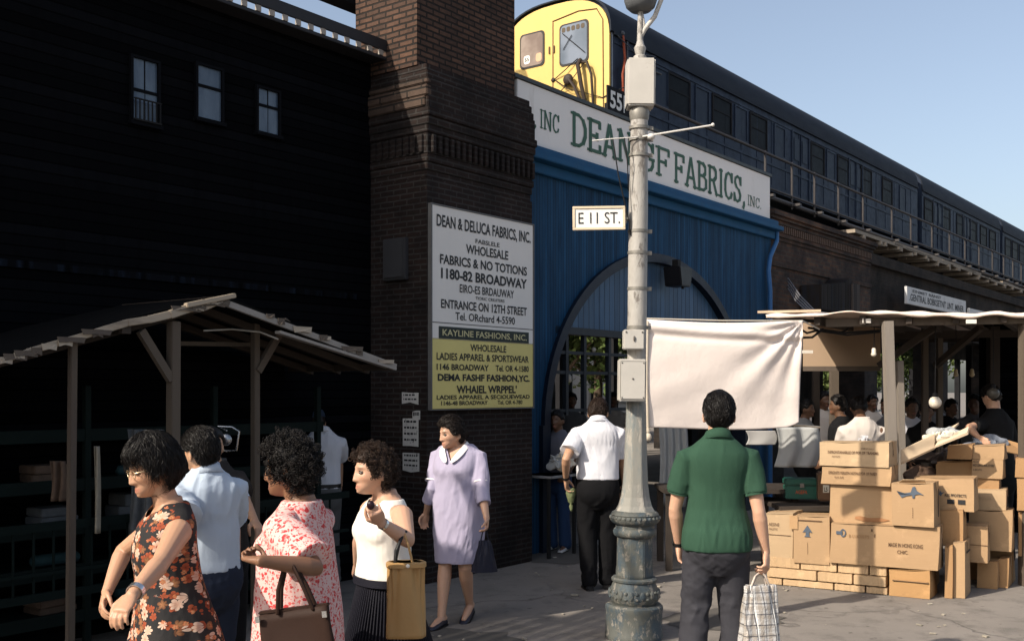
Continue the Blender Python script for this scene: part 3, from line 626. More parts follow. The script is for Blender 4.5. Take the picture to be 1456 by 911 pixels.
m = MB(); x5, x6 = tw(867,4.85)-11.3, tw(884,4.85)-11.3; put_text(m, '55', x5, x6, 7.33, 7.68, 4.84, .03); put_text(m, 'F', x6+.06, x6+.2, 7.33, 7.68, 4.84, .0)
m.build('number', pbr('num_white', (.72,.70,.66), .6, .1, 9), c1, fix=False)
m = MB(); m.box(x5-.08, x6+.9, 4.848, 4.88, 7.22, 7.76); m.box(x5+.2,x5+.26,4.88,5.1,7.4,7.5); m.build('number_board', sooty, c1)
m = MB(); m.box(.5,.54,TN0-.04,TN0-.02,7.0,8.95); m.box(.9,.93,TN0-.04,TN0-.02,7.0,8.95); m.tube([(.1,TN0-.06,8.95),(.7,TN0-.1,8.75),(1.6,TN0-.08,8.9)], .012, 6); m.tube([(.6,TN0-.08,8.3),(1.2,TN0-.1,8.55),(1.9,TN0-.05,8.6)], .02, 6); m.ell((.35,TN0-.02,9.08),(.06,.04,.05),8,6); m.build('side_fittings', pbr('fit', (.06,.065,.075), .5, .3, 9), c1)
# yellow signal cabinet glimpsed behind the pier
sc_ = wthing('signal_cabinet', 'yellow trackside signal cabinet peeping out left of the brick pier', 'cabinet', 8.05, 8.35, 6.25)
m = MB(); m.loft([[Vector((x*k, y*k, z)) for x, y in ((-.35,-.35),(.35,-.35),(.35,.35),(-.35,.35))] for z, k in ((0,1.12),(2.9,1.0),(4.0,.8),(4.7,.55))]); m.build('housing', yelm, sc_, bevel=.02)
m = MB(); m.box(-.36,.36,-.4,-.38,1.2,2.2); m.build('hatch', pbr('hatch_white', (.6,.55,.45), .5, .1, 5), sc_)
# ================================================================== LAMP POST
LP = Vector((.85, 7.35, 0))
post = thing('lamp_post', 'weathered cast iron lamp post with flaking blue and grey paint on its ornate base', 'lamp post', LP)
post.rotation_euler = (0, R(.62), 0)
def flaky(name, base, under, under2, p=(.5,.56), sc=5, rough=.55, stretch=(1,1,.6)):
    b = NB(name); v = b.coord(stretch); n1 = b.noise(v, sc, 9, .68); n2 = b.noise(v, sc*2.3, 8, .7); n3 = b.noise(v, 60, 4)
    c = b.mix(b.noise(v, 2.5, 5), tuple(x*.8 for x in base), tuple(min(1,x*1.15) for x in base))
    m1 = b.ramp(n1, *p); m2 = b.ramp(n2, .54, .60)
    c = b.mix(m1, c, under); c = b.mix(m2, c, under2)
    h = b.math('ADD', b.math('MULTIPLY', b.math('ADD', m1, m2), -.6), b.math('MULTIPLY', n3, .5))
    return b.out(c, b.math('ADD', b.math('MULTIPLY', n1, .3), rough-.15), .35, b.bump(h, .5, .006))
pole_m = flaky('pole_paint', (.30,.285,.262), (.36,.345,.32), (.15,.135,.12), (.46,.62), 5, .5, (1,1,.4))
flare_m = flaky('flare_paint', (.235,.23,.205), (.13,.165,.18), (.30,.28,.245), (.5,.64), 5, .55, (1,1,.3))
base_m = flaky('base_paint', (.085,.09,.082), (.052,.072,.086), (.20,.185,.16), (.48,.58), 9, .65)
m = MB(); m.lathe([(.20,0),(.203,.03),(.197,.04),(.197,.19),(.202,.205),(.20,.225),(.186,.238)], 40); m.build('plinth', base_m, post, smooth=True)
m = MB(); m.lathe([(.15,.2385),(.156,.25),(.172,.27),(.176,.30),(.166,.34),(.152,.375),(.146,.39),(.158,.398),(.160,.412),(.148,.424)], 40)
for i in range(14):
    a = 2*math.pi*i/14; c = Vector((.172*math.cos(a), .172*math.sin(a), .312)); M = Matrix.Rotation(a, 3, 'Z')
    m.ell(c, (.012,.02,.032), 8, 6, M); m.ell(c+M@Vector((-.004,.037,.016)), (.009,.012,.014), 8, 6, M); m.ell(c+M@Vector((-.001,.037,-.022)), (.009,.014,.010), 8, 6, M)
m.build('ornament_ring', base_m, post, smooth=True)
m = MB(); m.lathe([(.132,.42),(.136,.44),(.130,.50),(.128,.70),(.132,.715)], 8, rot=R(22.5)); m.build('pedestal', base_m, post, bevel=.006)
m = MB(); m.lathe([(.128,.70),(.146,.715),(.152,.735),(.146,.755),(.134,.765),(.134,.785),(.158,.80),(.172,.818),(.174,.835),(.164,.85),(.168,.858),(.160,.872),(.140,.885)], 40)
for i in range(30):
    a = 2*math.pi*i/30; m.ell((.166*math.cos(a), .166*math.sin(a), .838), (.014,.012,.014), 8, 5, Matrix.Rotation(a, 3, 'Z'))
m.build('collar', base_m, post, smooth=True)
m = MB(); m.lathe([(.145,.87),(.142,.885),(.122,.92),(.104,.98),(.092,1.07),(.085,1.2),(.078,1.4),(.072,1.62),(.069,1.66),(.06,1.69)], 8, rot=R(22.5)); m.build('flare', flare_m, post, bevel=.004)
m = MB(); m.lathe([(.064,1.66),(.067,2.2),(.067,3.0),(.062,3.4),(.060,3.45),(.060,3.70)], 28)
m.build('shaft', pole_m, post, smooth=True)
clm = pbr('clamp_metal', (.20,.19,.17), .5, .4, 12, .2, 50, metal=.3)
for z in (2.16, 2.43, 2.68, 2.83, 3.36, 3.47, 3.55): m = MB(); m.lathe([(.063,z-.012),(.0715,z-.01),(.0715,z+.01),(.063,z+.012)], 28); m.cbox((.08,-.0,z),(.035,.02,.025)); m.build('clamp', clm, post, smooth=True)
m = MB(); m.lathe([(.060,3.60),(.068,3.62),(.070,3.66),(.062,3.69)], 24); m.build('neck_ring', clm, post, smooth=True)
boxp = pbr('cabinet_paint', (.43,.41,.375), .5, .14, 4, .12, 40, .35, stain=(.28,.24,.2), stain_p=(.62,.74), stain_scale=9)
m = MB(); m.cbox((-.045,-.10,1.79), (.185,.13,.29)); cb = m.build('control_box', boxp, post, bevel=.008)
m = MB(); m.box(-.13,.04,-.172,-.166,1.66,1.92); cdr = m.build('door', boxp, cb, bevel=.003)
m = MB(); m.lathe([(.006,0),(.006,.004)], 10, (0,0,0)); 
m = MB(); m.ell((-.045,-.174,1.80),(.007,.005,.007),10,6)
for x in (-.118,.028):
    for z in (1.672,1.908): m.ell((x,-.173,z),(.005,.004,.005),8,5)
m.build('screw', pbr('screw', (.1,.09,.08), .4, .2, 10), cb, smooth=True)
m = MB(); m.cbox((-.035,-.085,2.07), (.14,.11,.135)); sb = m.build('switch_box', boxp, post, bevel=.006)
m = MB(); m.ell((-.035,-.145,2.075),(.007,.006,.02),10,6); m.ell((-.09,-.142,2.12),(.006,.005,.006),8,5); m.ell((.02,-.142,2.12),(.006,.005,.006),8,5); m.build('lock', MATS['screw'], sb, smooth=True)
m = MB(); m.box(-.095,.10,-.085,.085,3.69,4.02); tb = m.build('junction_box', boxp, post, bevel=.012)
m = MB(); m.box(.1005,.104,-.06,.03,3.82,3.93); m.build('plate', pbr('plate_grey', (.3,.3,.3), .5, .2, 8), tb)
m = MB(); m.lathe([(.03,4.02),(.045,4.03),(.045,4.05),(.03,4.06),(.038,4.09),(.042,4.11),(.03,4.13),(.022,4.16)], 20); m.lathe([(.022,4.16),(.018,4.4),(.016,4.62)], 14); m.build('spindle', pole_m, post, smooth=True)
m = MB(); m.lathe([(.02,4.36),(.07,4.367),(.10,4.395),(.115,4.44),(.115,4.50),(.09,4.62),(.05,4.68)], 28); m.build('lamp_bowl', pbr('bowl', (.09,.095,.10), .35, .2, 5, .05), post, smooth=True)
m = MB(); m.tube([(-.005,.0,4.17),(.03,0,4.24),(.10,0,4.33),(.145,0,4.45),(.15,0,4.56),(.12,0,4.64)], .017, 10); m.tube([(.03,0,4.24),(.012,0,4.34)], .012, 8); m.build('bracket_arm', boxp, post, smooth=True)
m = MB(); m.tube([(.02,-.075,3.475),(.25,-.10,3.51),(.49,-.13,3.545)], .0068, 8); m.ell((.49,-.13,3.547),(.013,.013,.013),10,6); m.tube([(-.02,-.075,3.47),(-.2,-.08,3.455),(-.33,-.085,3.44)], .0045, 8); m.ell((.075,-.07,3.475),(.03,.03,.022),10,6); m.build('cross_bar', pbr('bar_white', (.55,.53,.5), .5, .2, 9), post, smooth=True)
m = MB(); m.tube([(-.19,-.08,3.45),(-.15,-.09,3.2),(-.10,-.08,3.0),(-.068,-.06,2.88),(-.06,-.05,2.8)], .005, 6); m.tube([(-.11,-.08,3.46),(-.09,-.09,3.3),(-.075,-.06,3.1)], .004, 6); m.build('wire', blk, post, smooth=True)
# street name sign clamped on the post
ss = thing('street_sign', 'white street name plate with a cream frame and black letters clamped to the lamp post', 'street sign', (LP.x+.03, LP.y, -.02)); ss.rotation_euler = (0, R(-.5), R(-2))
cream = pbr('cream_frame', (.60,.50,.36), .5, .15, 8)
m = MB(); m.box(-.425,-.075,-.075,-.06,2.865,3.005); m.build('plate', pbr('plate_white', (.72,.70,.66), .45, .06, 5, .05), ss, bevel=.003)
m = MB()
for bx in ((-.432,-.068,3.0,3.017),(-.432,-.068,2.853,2.870),(-.432,-.415,2.870,3.0),(-.085,-.068,2.870,3.0)): m.box(bx[0],bx[1],-.082,-.058,bx[2],bx[3])
m.build('frame', cream, ss, bevel=.002)
m = MB(); put_text(m, 'E 11 ST.', -.392, -.105, 2.896, 2.975, -.0775, .0); m.build('lettering', ink, ss, fix=False)
m = MB(); m.box(-.085,-.055,-.06,-.04,2.90,2.97); m.box(-.07,-.04,-.07,.0,2.925,2.94); m.build('clamp', MATS['clamp_metal'], ss)
# ================================================================== LEFT MARKET STALL (stands along the hall wall)
old_wood = pbr('old_wood', (.10,.08,.062), .8, .35, 6, .4, 60, .2, stretch=(1,1,.12), stain=(.08,.06,.05), stain_p=(.5,.7))
pale_wood = pbr('pale_wood', (.36,.30,.23), .75, .3, 6, .4, 60, .25, stretch=(.15,.3,1), stain=(.13,.10,.08), stain_p=(.52,.7), stain_scale=6)
dk_wood = pbr('dark_wood', (.045,.036,.03), .8, .4, 6, .3, 50, .15)
dk_green = pbr('dark_green_paint', (.006,.011,.010), .7, .4, 6, .2, 40, .08)
stall = wthing('market_stall', 'dark wooden market stall with a low weathered pitched roof at the left', 'stall')
NF, NBK = -.55, .62
def wp(px, py, n):
    t = tw(px, n); Y = (A+U*t+N*n).y; return Vector((t, n, EYE-(py-HY)/FPX*Y))
Lp, Ap, Rp = wp(-90, 541, NF), wp(322, 427, NF), wp(562, 521, NF); mid = wp(180, 460, NF)
def roofslab(pa, pb, th, y0, y1, w):
    d = (pb-pa).normalized(); nrm = Vector((-d.z, 0, d.x)); nrm *= (1 if nrm.z > 0 else -1); vs = []
    for y in (y0, y1):
        for p in (pa, pb, pb+nrm*th, pa+nrm*th): vs.append((p.x, y, p.z))
    w.add(vs, [(0,1,2,3),(7,6,5,4),(0,4,5,1),(1,5,6,2),(2,6,7,3),(3,7,4,0)])
m = MB()
for a, b_ in ((Lp, mid), (mid, Ap), (Ap, Rp)): roofslab(a, b_, .03, NF+.02, NBK, m)
m.build('roof', pbr('tar_paper', (.006,.006,.006), .9, .3, 6, .3, 40, .05), stall)
def bb(p, q, w_, h_, dy=0): m = MB(); m.beam(p+Vector((0,dy,0)), q+Vector((0,dy,0)), w_, h_); return m
k1, k2 = Lp.lerp(mid, .45)+Vector((0,0,.012)), mid.lerp(Ap, .6)
rs = random.Random(8); chain = []
for p, q in ((Lp, k1), (k1, mid), (mid, k2), (k2, Ap)):
    for i in range(3): chain.append(p.lerp(q, i/3)+Vector((0, rs.uniform(-.012,.012), rs.uniform(-.009,.009))))
chain.append(Ap)
for i, (p, q) in enumerate(zip(chain, chain[1:])): bb(p-(q-p)*.04, q+(q-p)*.04, .028, .026+.034*i/12+rs.uniform(-.005,.005), -.006+.004*(i%2)).build('bargeboard', pale_wood, stall, bevel=.005)
for i in range(26):      # torn roofing felt hanging over the edge
    u = rs.random(); p = Lp.lerp(mid, u*1.6) if u < .62 else mid.lerp(Ap, (u-.62)/.38); w2, d2 = rs.uniform(.06,.26), rs.uniform(.006,.03)
    if i > 17: p = Ap.lerp(Rp, rs.uniform(.1,.95))
    m = MB(); y = NF-.022; m.add([(p.x-w2/2,y,p.z+.02),(p.x+w2/2,y,p.z+.02),(p.x+w2*.4,y-.01,p.z-d2),(p.x-w2*.1,y-.014,p.z-d2*.6),(p.x-w2*.45,y-.008,p.z-d2*1.1)]+[(p.x-w2/2,y+.004,p.z+.02),(p.x+w2/2,y+.004,p.z+.02),(p.x+w2*.4,y-.006,p.z-d2),(p.x-w2*.1,y-.010,p.z-d2*.6),(p.x-w2*.45,y-.004,p.z-d2*1.1)], [(0,1,2,3,4),(9,8,7,6,5)]+[(j,(j+1)%5,(j+1)%5+5,j+5) for j in range(5)]); m.build('felt_scrap', old_wood if i % 3 else pale_wood, stall)
bb(mid.lerp(Ap, .55)+Vector((0,0,.03)), Ap+Vector((.05,0,.035)), .04, .03, -.02).build('ridge_board', pale_wood, stall, bevel=.004)
bb(Ap+Vector((0,0,-.02)), Rp, .03, .04).build('gutter', pbr('gutter', (.26,.24,.22), .6, .3, 9, .2), stall)
bb(wp(395,472,NF), wp(560,519,NF)+Vector((0,0,-.03)), .06, .02).build('gutter', MATS['gutter'], stall)
for p in (Ap, Rp+Vector((-.05,0,0)), mid+Vector((0,0,-.03))): m = MB(); m.beam(p, p+Vector((0,NBK-NF,0)), .06, .06); m.build('purlin', dk_wood, stall)
for k in range(3):
    y = NF+.3+k*.33
    for e in (Rp, Lp): m = MB(); m.beam((Ap.x,y,Ap.z-.04),(e.x,y,e.z-.03),.04,.05); m.build('rafter', dk_wood, stall)
def spost(px, n, w_, ztop, mt, lean=0):
    t = tw(px, n); q = MB(); q.beam((t, n, 0), (t+lean, n, ztop), w_, w_); q.build('post', mt, stall, bevel=.004)
spost(99, NF+.04, .042, 2.02, old_wood, .02); spost(245, NF+.06, .066, 2.16, old_wood, .01); spost(363, NF+.30, .05, 2.2, old_wood)
bb(wp(200,470,NF+.05), wp(243,540,NF+.05), .04, .05).build('brace', old_wood, stall); bb(wp(408,455,NF+.28), wp(366,528,NF+.28), .04, .05).build('brace', old_wood, stall); bb(wp(245,488,NF+.5), wp(362,490,NF+.5), .03, .03).build('brace', old_wood, stall)
m = MB(); m.tube([wp(290,470,NF+.1),wp(330,468,NF+.2),wp(370,472,NF+.1),wp(395,482,NF)], .006, 6); m.build('cord', pbr('cord_pale', (.3,.27,.23), .8, .2, 9), stall, smooth=True)
# a rack of dark goods under the stall
rack = wthing('goods_rack', 'dark green painted display rack with shelves of bundled goods under the stall roof', 'rack')
T0, T1 = -5.0, -1.15
for t in (-4.95, -4.0, -3.2, -2.2, -1.2): m = MB(); m.box(t-.02, t+.02, .08, .12, 0, 1.75); m.build('post', dk_green, rack)
for z in (.25, .55, .82, 1.10, 1.42): m = MB(); m.box(T0, T1, .10, .55, z, z+.025); m.box(T0, T1, .085, .099, z-.03, z+.05); m.build('shelf', dk_green, rack)
m = MB(); m.box(T0, T1, .56, .59, 0, 2.0); m.build('back_panel', black, rack)
for z, h_ in ((.9,.05), (.48,.05), (.62,.02)): m = MB(); m.beam((T0,-.2,z), (T1,-.2,z), .03, h_); m.build('front_rail', dk_green, rack)
for i in range(30): t = T0+.03+i*.125; m = MB(); m.box(t-.006,t+.006,-.206,-.195,.48,.9); m.build('baluster', dk_green, rack)
bund = [pbr('bundle_%s' % k, c, .85, .5, 20, .4, 60) for k, c in (('brown',(.10,.065,.045)),('grey',(.09,.095,.10)),('ochre',(.17,.10,.04)),('teal',(.02,.05,.055)))]
LBL = ['folded brown cloth bundle', 'small grey paper packet', 'ochre wrapped parcel', 'dark teal fabric roll']
rs = random.Random(21)
PL = ['at the far left of', 'left of centre on', 'near the middle of', 'right of centre on', 'towards the right of']
SN = {.275:'the lowest rack shelf', .575:'the second rack shelf', .845:'the middle rack shelf', 1.125:'the upper rack shelf'}
for z in (.275, .575, .845, 1.125):
    for i in range(5):
        X = -4.6+i*.62+rs.uniform(-.05,.05); k = rs.randrange(4); m = MB(); hh = rs.uniform(.08,.17)
        if k == 3: m.tube([(X-.13,.29,z+hh*.4),(X+.13,.27,z+hh*.4)], hh*.38, 12)
        else:
            n_ = rs.randint(2,4)
            for q in range(n_): m.cbox((X+rs.uniform(-.015,.015), .3, z+hh*(q+.5)/n_), (.26-.02*q, .2, hh/n_-.004), Matrix.Rotation(rs.uniform(-.1,.1),3,'Z'))
        o = m.build('bundle', bund[k], None, bevel=.006, smooth=(k==3)); o.location = A; o.rotation_euler.z = WROT; tag(o, LBL[k]+' '+PL[i]+' '+SN[z], 'bundle', 'bundles of goods on the dark rack')
def drape(name, label, cat, px0, px1, y0, y1, Y, mt, nf=3, amp=.02, curve=0, group=None, n=20, mh=14):
    a, b_ = P(px0, y0, Y), P(px1, y1, Y); m = MB(); vs = []; fs = []
    for j in range(mh+1):
        for i in range(n+1):
            u = i/n; v = j/mh; x = a.x+(b_.x-a.x)*u; z = a.z+(b_.z-a.z)*v
            vs.append((x+(.1*(b_.x-a.x))*math.sin(3*v+curve), Y+amp*math.sin(u*nf*6.28+v*1.5)+curve*.02*v, z))
    for j in range(mh):
        for i in range(n): q = j*(n+1)+i; fs.append((q, q+1, q+n+2, q+n+1))
    m.add(vs, fs); o = m.build(name, mt, None, smooth='all'); q = o.modifiers.new('t', 'SOLIDIFY'); q.thickness = .004
    return tag(o, label, cat, group)
drape('hanging_cloth', 'narrow crumpled white cloth strip hanging in the dark stall', 'cloth', 133, 141, 634, 758, 6.55, pbr('strip_white', (.26,.23,.18), .8, .3, 12), 1, .015, .4)
drape('hanging_garment', 'dark brown garment hanging on the stall rail left of the white strip', 'garment', 70, 92, 655, 712, 6.5, bund[0], 2, .02, .2)
drape('hanging_garment', 'dark grey garment hanging behind the second stall post', 'garment', 180, 232, 610, 760, 6.75, bund[1], 3, .03, .2)
m = MB(); m.tube([P(322,612,6.0),P(310,606,6.0),P(330,607,6.0),P(340,613,6.0),P(336,640,6.0),P(322,641,6.0),P(306,636,6.0)], .006, 8); m.ell(P(321,625,6.0),(.035,.02,.035),14,8)
o = m.build('hanging_scale', pbr('chrome', (.35,.36,.37), .25, .2, 8, metal=.8), None, smooth=True); tag(o, 'shiny wire framed hanging scale behind the man in the pale blue shirt', 'scale')
# ================================================================== RIGHT MARKET STALL
mk = thing('canopy_stall', 'wooden market stall under a worn pinkish canvas canopy', 'stall', (0,0,0))
canvas = NB('canvas'); _v = canvas.coord((1,1,1)); _n = canvas.noise(_v, 1.6, 6); canvas_m = canvas.out(canvas.mix(canvas.ramp(_n,.3,.7), (.66,.52,.44), (.74,.62,.53)), .85, .1, canvas.bump(canvas.noise(_v, 9, 6, .6), .4, .02))
FA, FB = Vector((2.31, 9.6, 2.41)), Vector((5.3, 9.05, 2.42))      # front edge of the canopy
BK = Vector((3.4, 6.4, .16))
m = MB(); vs = []; fs = []; nn_, mm_ = 70, 14
for j in range(mm_+1):
    for i in range(nn_+1):
        u, v = i/nn_, j/mm_; p = FA.lerp(FB, u)+BK*v; p.z += .007*math.sin(u*23+2*math.sin(u*9))*(1-v)+.006*math.sin(u*61+v*7)+.05*math.sin(v*3.1)+.012*math.sin(u*7)*(1-v)
        if j == 0: p += Vector((.01*math.sin(u*90), -.02, -.0))
        vs.append(p)
for j in range(mm_):
    for i in range(nn_): q = j*(nn_+1)+i; fs.append((q, q+1, q+nn_+2, q+nn_+1))
base = len(vs)
for r_ in range(4):     # hanging, rolled front lip
    for i in range(nn_+1):
        u = i/nn_; p = FA.lerp(FB, u); d = (.014,.03,.042,.044)[r_]; f = (-.035,-.05,-.035,-.005)[r_]
        p += Vector((.01*math.sin(u*90), f-.02, -d*(.7+.35*math.sin(u*11+3*math.sin(u*4))+.2*math.sin(u*47))+.007*math.sin(u*23+2*math.sin(u*9))+.012*math.sin(u*7))); vs.append(p)
for r_ in range(4):
    for i in range(nn_): a = (i if r_ == 0 else base+(r_-1)*(nn_+1)+i); b2 = base+r_*(nn_+1)+i; fs.append((a, b2, b2+1, a+1))
m.add(vs, fs); o = m.build('canopy', canvas_m, mk, smooth='all'); q = o.modifiers.new('t', 'SOLIDIFY'); q.thickness = .012
m = MB(); m.beam(FA+Vector((-.05,.08,.03)), FA+Vector((.5,-.02,.035)), .04, .022); m.build('pole', pbr('pole_wood', (.5,.38,.27), .7, .2, 8), mk)
m = MB(); m.beam(FA+Vector((.55,.0,-.075)), FB+Vector((0,.06,-.07)), .04, .075); m.build('front_beam', old_wood, mk, bevel=.004)
def mpost(px, y, w_, d_, z0, z1, mt, lean=0):
    X = (px-CX)/FPX*y; q = MB(); q.beam((X+lean, y, z0), (X, y, z1), w_, d_); q.build('post', mt, mk, bevel=.004)
grey_post = pbr('grey_post', (.20,.175,.15), .75, .3, 6, .35, 50, .25, stretch=(1,1,.1))
mpost(1262, 9.42, .085, .085, 0, 2.34, grey_post, .07); mpost(1279, 9.95, .06, .06, 0, 2.0, grey_post, .05); mpost(1315, 11.2, .06, .06, 0, 2.4, old_wood, .0); mpost(1336, 12.0, .06, .06, 0, 2.4, old_wood, .0); mpost(1459, 9.3, .1, .1, 0, 2.35, old_wood); mpost(1186, 12.2, .09, .09, 0, 2.45, old_wood); mpost(1160,13,.08,.08,0,2.5,dk_wood); mpost(1412,12.8,.12,.12,0,2.5,dk_wood)
m = MB()
for k in range(7):
    a = FA.lerp(FB, .15+k*.13); m.beam(a+Vector((0,0,-.06)), a+BK*.98+Vector((0,0,-.09)), .05, .08)
for v in (.35, .68): m.beam(FA+BK*v+Vector((.3,0,-.13)), FB+BK*v+Vector((0,0,-.13)), .05, .08)
m.beam(P(1250,520,10.3), P(1330,465,9.9), .05,.06); m.beam(P(1330,520,10.8), P(1395,465,10), .05,.06)
m.build('rafter', dk_wood, mk)
m = MB(); a, b_ = P(1142,470,11.2), P(1252,470,10.9); z0 = P(0,523,11).z; m.quad((a.x,a.y,z0),(b_.x,b_.y,z0),(b_.x,b_.y,2.44),(a.x,a.y,2.44)); o = m.build('back_board', pbr('beige_board', (.30,.215,.145), .8, .12, 3, .1, 30), mk); q = o.modifiers.new('t','SOLIDIFY'); q.thickness = .02
m = MB(); a, b_ = P(1392,470,12.95), P(1500,470,12.6); m.quad((a.x,a.y,0),(b_.x,b_.y,0),(b_.x,b_.y,2.6),(a.x,a.y,2.6)); o = m.build('shade_backing', black, mk); q = o.modifiers.new('t','SOLIDIFY'); q.thickness = .02  # dark sheet added where the back of the stall is only in shade
m = MB(); m.beam(P(1142,524,11.15),P(1252,524,10.85),.04,.05); m.build('board_rail', old_wood, mk)
m = MB()
for i, (x0,y0,x1,y1) in enumerate(((1135,466,1160,470),(1160,470,1250,472),(1140,480,1170,468),(1190,474,1215,455),(1150,466,1250,470))):
    a, b_ = P(x0,y0,9.7), P(x1,y1,9.65); c = (a+b_)/2+Vector((0,0,-.035)); m.tube([a,c,b_], .008 if i%2 else .012, 6)
m.build('cable', blk, mk, smooth=True)
m = MB(); m.cbox(P(1232,456,9.45),(.075,.015,.038)); m.build('ticket', pbr('ticket', (.7,.66,.6), .7, .1, 9), mk); m = MB(); m.cbox(P(1381,457,9.1),(.085,.015,.035)); m.build('ticket', MATS['ticket'], mk); m = MB(); m.cbox(P(1148,500,10.6),(.11,.015,.03)); m.build('ticket', MATS['ticket'], mk)
milk = pbr('milk_glass', (.62,.56,.47), .25, .06, 3, 0, spec=.5)
def bulb(px, py, Y, r, ztop, label, mt, long=False, gp='bare bulbs under the canopy'):
    p = P(px, py, Y); o = thing('hanging_bulb', label, 'light bulb', p, 0, gp); m = MB()
    if long: m.lathe([(.012,r*2.1),(.02,r*1.5),(r*.75,r*.5),(r,-.1*r),(r*.8,-.6*r),(r*.3,-r)], 20)
    else: m.ell((0,0,0), (r,r,r*.97), 24, 16)
    m.build('globe', mt, o, smooth='all'); m = MB(); zt = ztop-p.z; m.lathe([(r*.35,r*.85),(r*.4,r*1.0),(r*.35,r*1.45),(r*.15,r*1.6)], 14); m.tube([(0,0,r*1.5),(.005,0,zt*.6),(0,0,zt)], .004, 6); m.build('flex', blk, o, smooth=True)
bulb(1329.5, 572, 9.7, .058, 2.4, 'large round milk glass globe hanging on a flex beside the leaning post', milk)
bulb(1412, 559, 10.2, .058, 2.4, 'dim round globe hanging in the darkness in front of the man in black', pbr('dim_globe', (.07,.065,.055), .3, .2, 5))
bulb(1242.5, 503, 9.6, .026, 2.36, 'small pear shaped bulb hanging just left of the leaning post', milk, True)
bulb(1359, 532, 11.5, .028, 2.45, 'tiny far bulb left of the dim globe in the darkness', pbr('amber_globe', (.35,.27,.16), .3, .2, 5), True)
bulb(1382, 532, 11.8, .030, 2.45, 'tiny far bulb right beside the other one in the darkness', MATS['amber_globe'], True)
bulb(1150, 522, 11.5, .035, 2.45, 'small white bulb by the edge of the hanging sheet', milk, True)
# hanging white sheet
sh = thing('hanging_sheet', 'large off-white cotton sheet hung between the lamp post and the canopy', 'sheet', (0,0,0))
sheet = NB('cotton_sheet'); _v = sheet.coord(); sheet_m = sheet.out(sheet.mix(sheet.noise(_v, 1.5, 5), (.68,.595,.545), (.74,.665,.62)), .85, .1, sheet.bump(sheet.noise(_v, 7, 6, .62), .35, .02))
_tr = sheet.b.inputs.get('Subsurface Weight')
ys = 9.0; tl, tr_, bl, br_ = P(917,454,ys), P(1141,456,ys+.12), P(919,607,ys), P(1139,606,ys+.1)
m = MB(); vs = []; fs = []; n_, h_ = 110, 70
for j in range(h_+1):
    for i in range(n_+1):
        u, v = i/n_, j/h_; p = tl.lerp(tr_, u).lerp(bl.lerp(br_, u), v)
        p.z += -.05*math.sin(math.pi*u)*(1-v)*.5 - .028*math.sin(math.pi*u)*v*(.4+u) - .018*(1 if u > .9 else 0)*max(0,(u-.9)*10)**2*(v)*-2
        d = 0
        du, dv = 1-u, v                                # gathers fanning from the right top corner
        an = math.atan2(dv*.9, du*1.4+1e-4); rr = math.hypot(dv*.9, du*1.4)
        d += .020*math.sin(an*17+.5)*math.exp(-rr*2.2)*min(1, rr*9)
        d += .014*math.sin(an*9)*math.exp(-rr*1.1)*min(1, rr*5)
        d += .020*math.exp(-((v-.06-.10*u+.04*u*u*4*(1-u))/.035)**2)*(u < 2)
        d -= .012*math.exp(-((v-.13-.06*u)/.03)**2)
        d += .045*math.sin(2.2*u+2.6*v)+.005*math.sin(9*u+3*v+2*math.sin(5*v))+.0022*math.sin(3*u+19*v+3*math.sin(4*u))+.004*math.sin(14*(u-v)+2*math.sin(6*u+1))*v*(1-u)
        d += .05*max(0, v-.93)*8*.06
        p.y += -d+.03*u; vs.append(p)
for j in range(h_):
    for i in range(n_): q = j*(n_+1)+i; fs.append((q, q+1, q+n_+2, q+n_+1))
m.add(vs, fs); o = m.build('cloth', sheet_m, sh, smooth='all'); q = o.modifiers.new('t','SOLIDIFY'); q.thickness = .003
m = MB(); m.tube([tl+Vector((-.1,-.01,.01)), tl.lerp(tr_,.5)+Vector((0,0,-.005)), tr_+Vector((.0,0,.0)), P(1165,468,9.5)], .007, 6); m.build('line', pbr('rope', (.5,.45,.38), .8, .2, 10), sh, smooth=True)
m = MB(); m.tube([P(920,458,ys-.04),P(919,540,ys-.05),P(921,612,ys-.05)], .016, 10); m.ell(P(921,621,ys-.05),(.034,.034,.038),16,10); m.lathe([(.022,0),(.022,.03)], 12, P(921,614,ys-.05)); m.build('weighted_rod', pbr('rod_ivory', (.55,.48,.38), .5, .15, 6), sh, smooth=True)
m = MB()
for k in range(5): p = P(1170+k*9,626-k*.2,9.6); m.cbox(p, (.06,.03,.012))
# white counter cloths and table under the sheet
tb_ = thing('stall_table', 'dark trestle table behind the hanging sheet', 'table', (0,0,0))
m = MB(); m.box(1.45,2.75,10.0,10.7,.74,.78); m.build('table_top', dk_wood, tb_)
for x in (1.5, 2.7):
    for y in (10.05, 10.65): m = MB(); m.box(x-.03,x+.03,y-.03,y+.03,0,.74); m.build('leg', dk_wood, tb_)
drape('white_drape', 'white cloth hanging over the table edge below the sheet on the left', 'cloth', 1060, 1102, 612, 632, 9.95, pbr('drape_white', (.36,.355,.35), .8, .15, 6), 1, .008, 0)
drape('white_drape', 'grey-white towel hanging below the right corner of the sheet', 'cloth', 1102, 1162, 607, 664, 9.9, pbr('drape_grey', (.33,.34,.34), .85, .15, 6), 2, .03, .2)
drape('curtain', 'dim white curtain panel behind the lamp post inside the entrance', 'curtain', 935, 975, 585, 720, 12.0, MATS['drape_grey'], 4, .03, 0)
m = MB(); m.tube([P(1128,604,9.6),P(1146,605,9.5),P(1165,607,9.45)], .01, 8); o = m.build('broom_handle', MATS['rod_ivory'], None, smooth=True); tag(o, 'thin pale stick poking out by the corner of the sheet', 'stick')
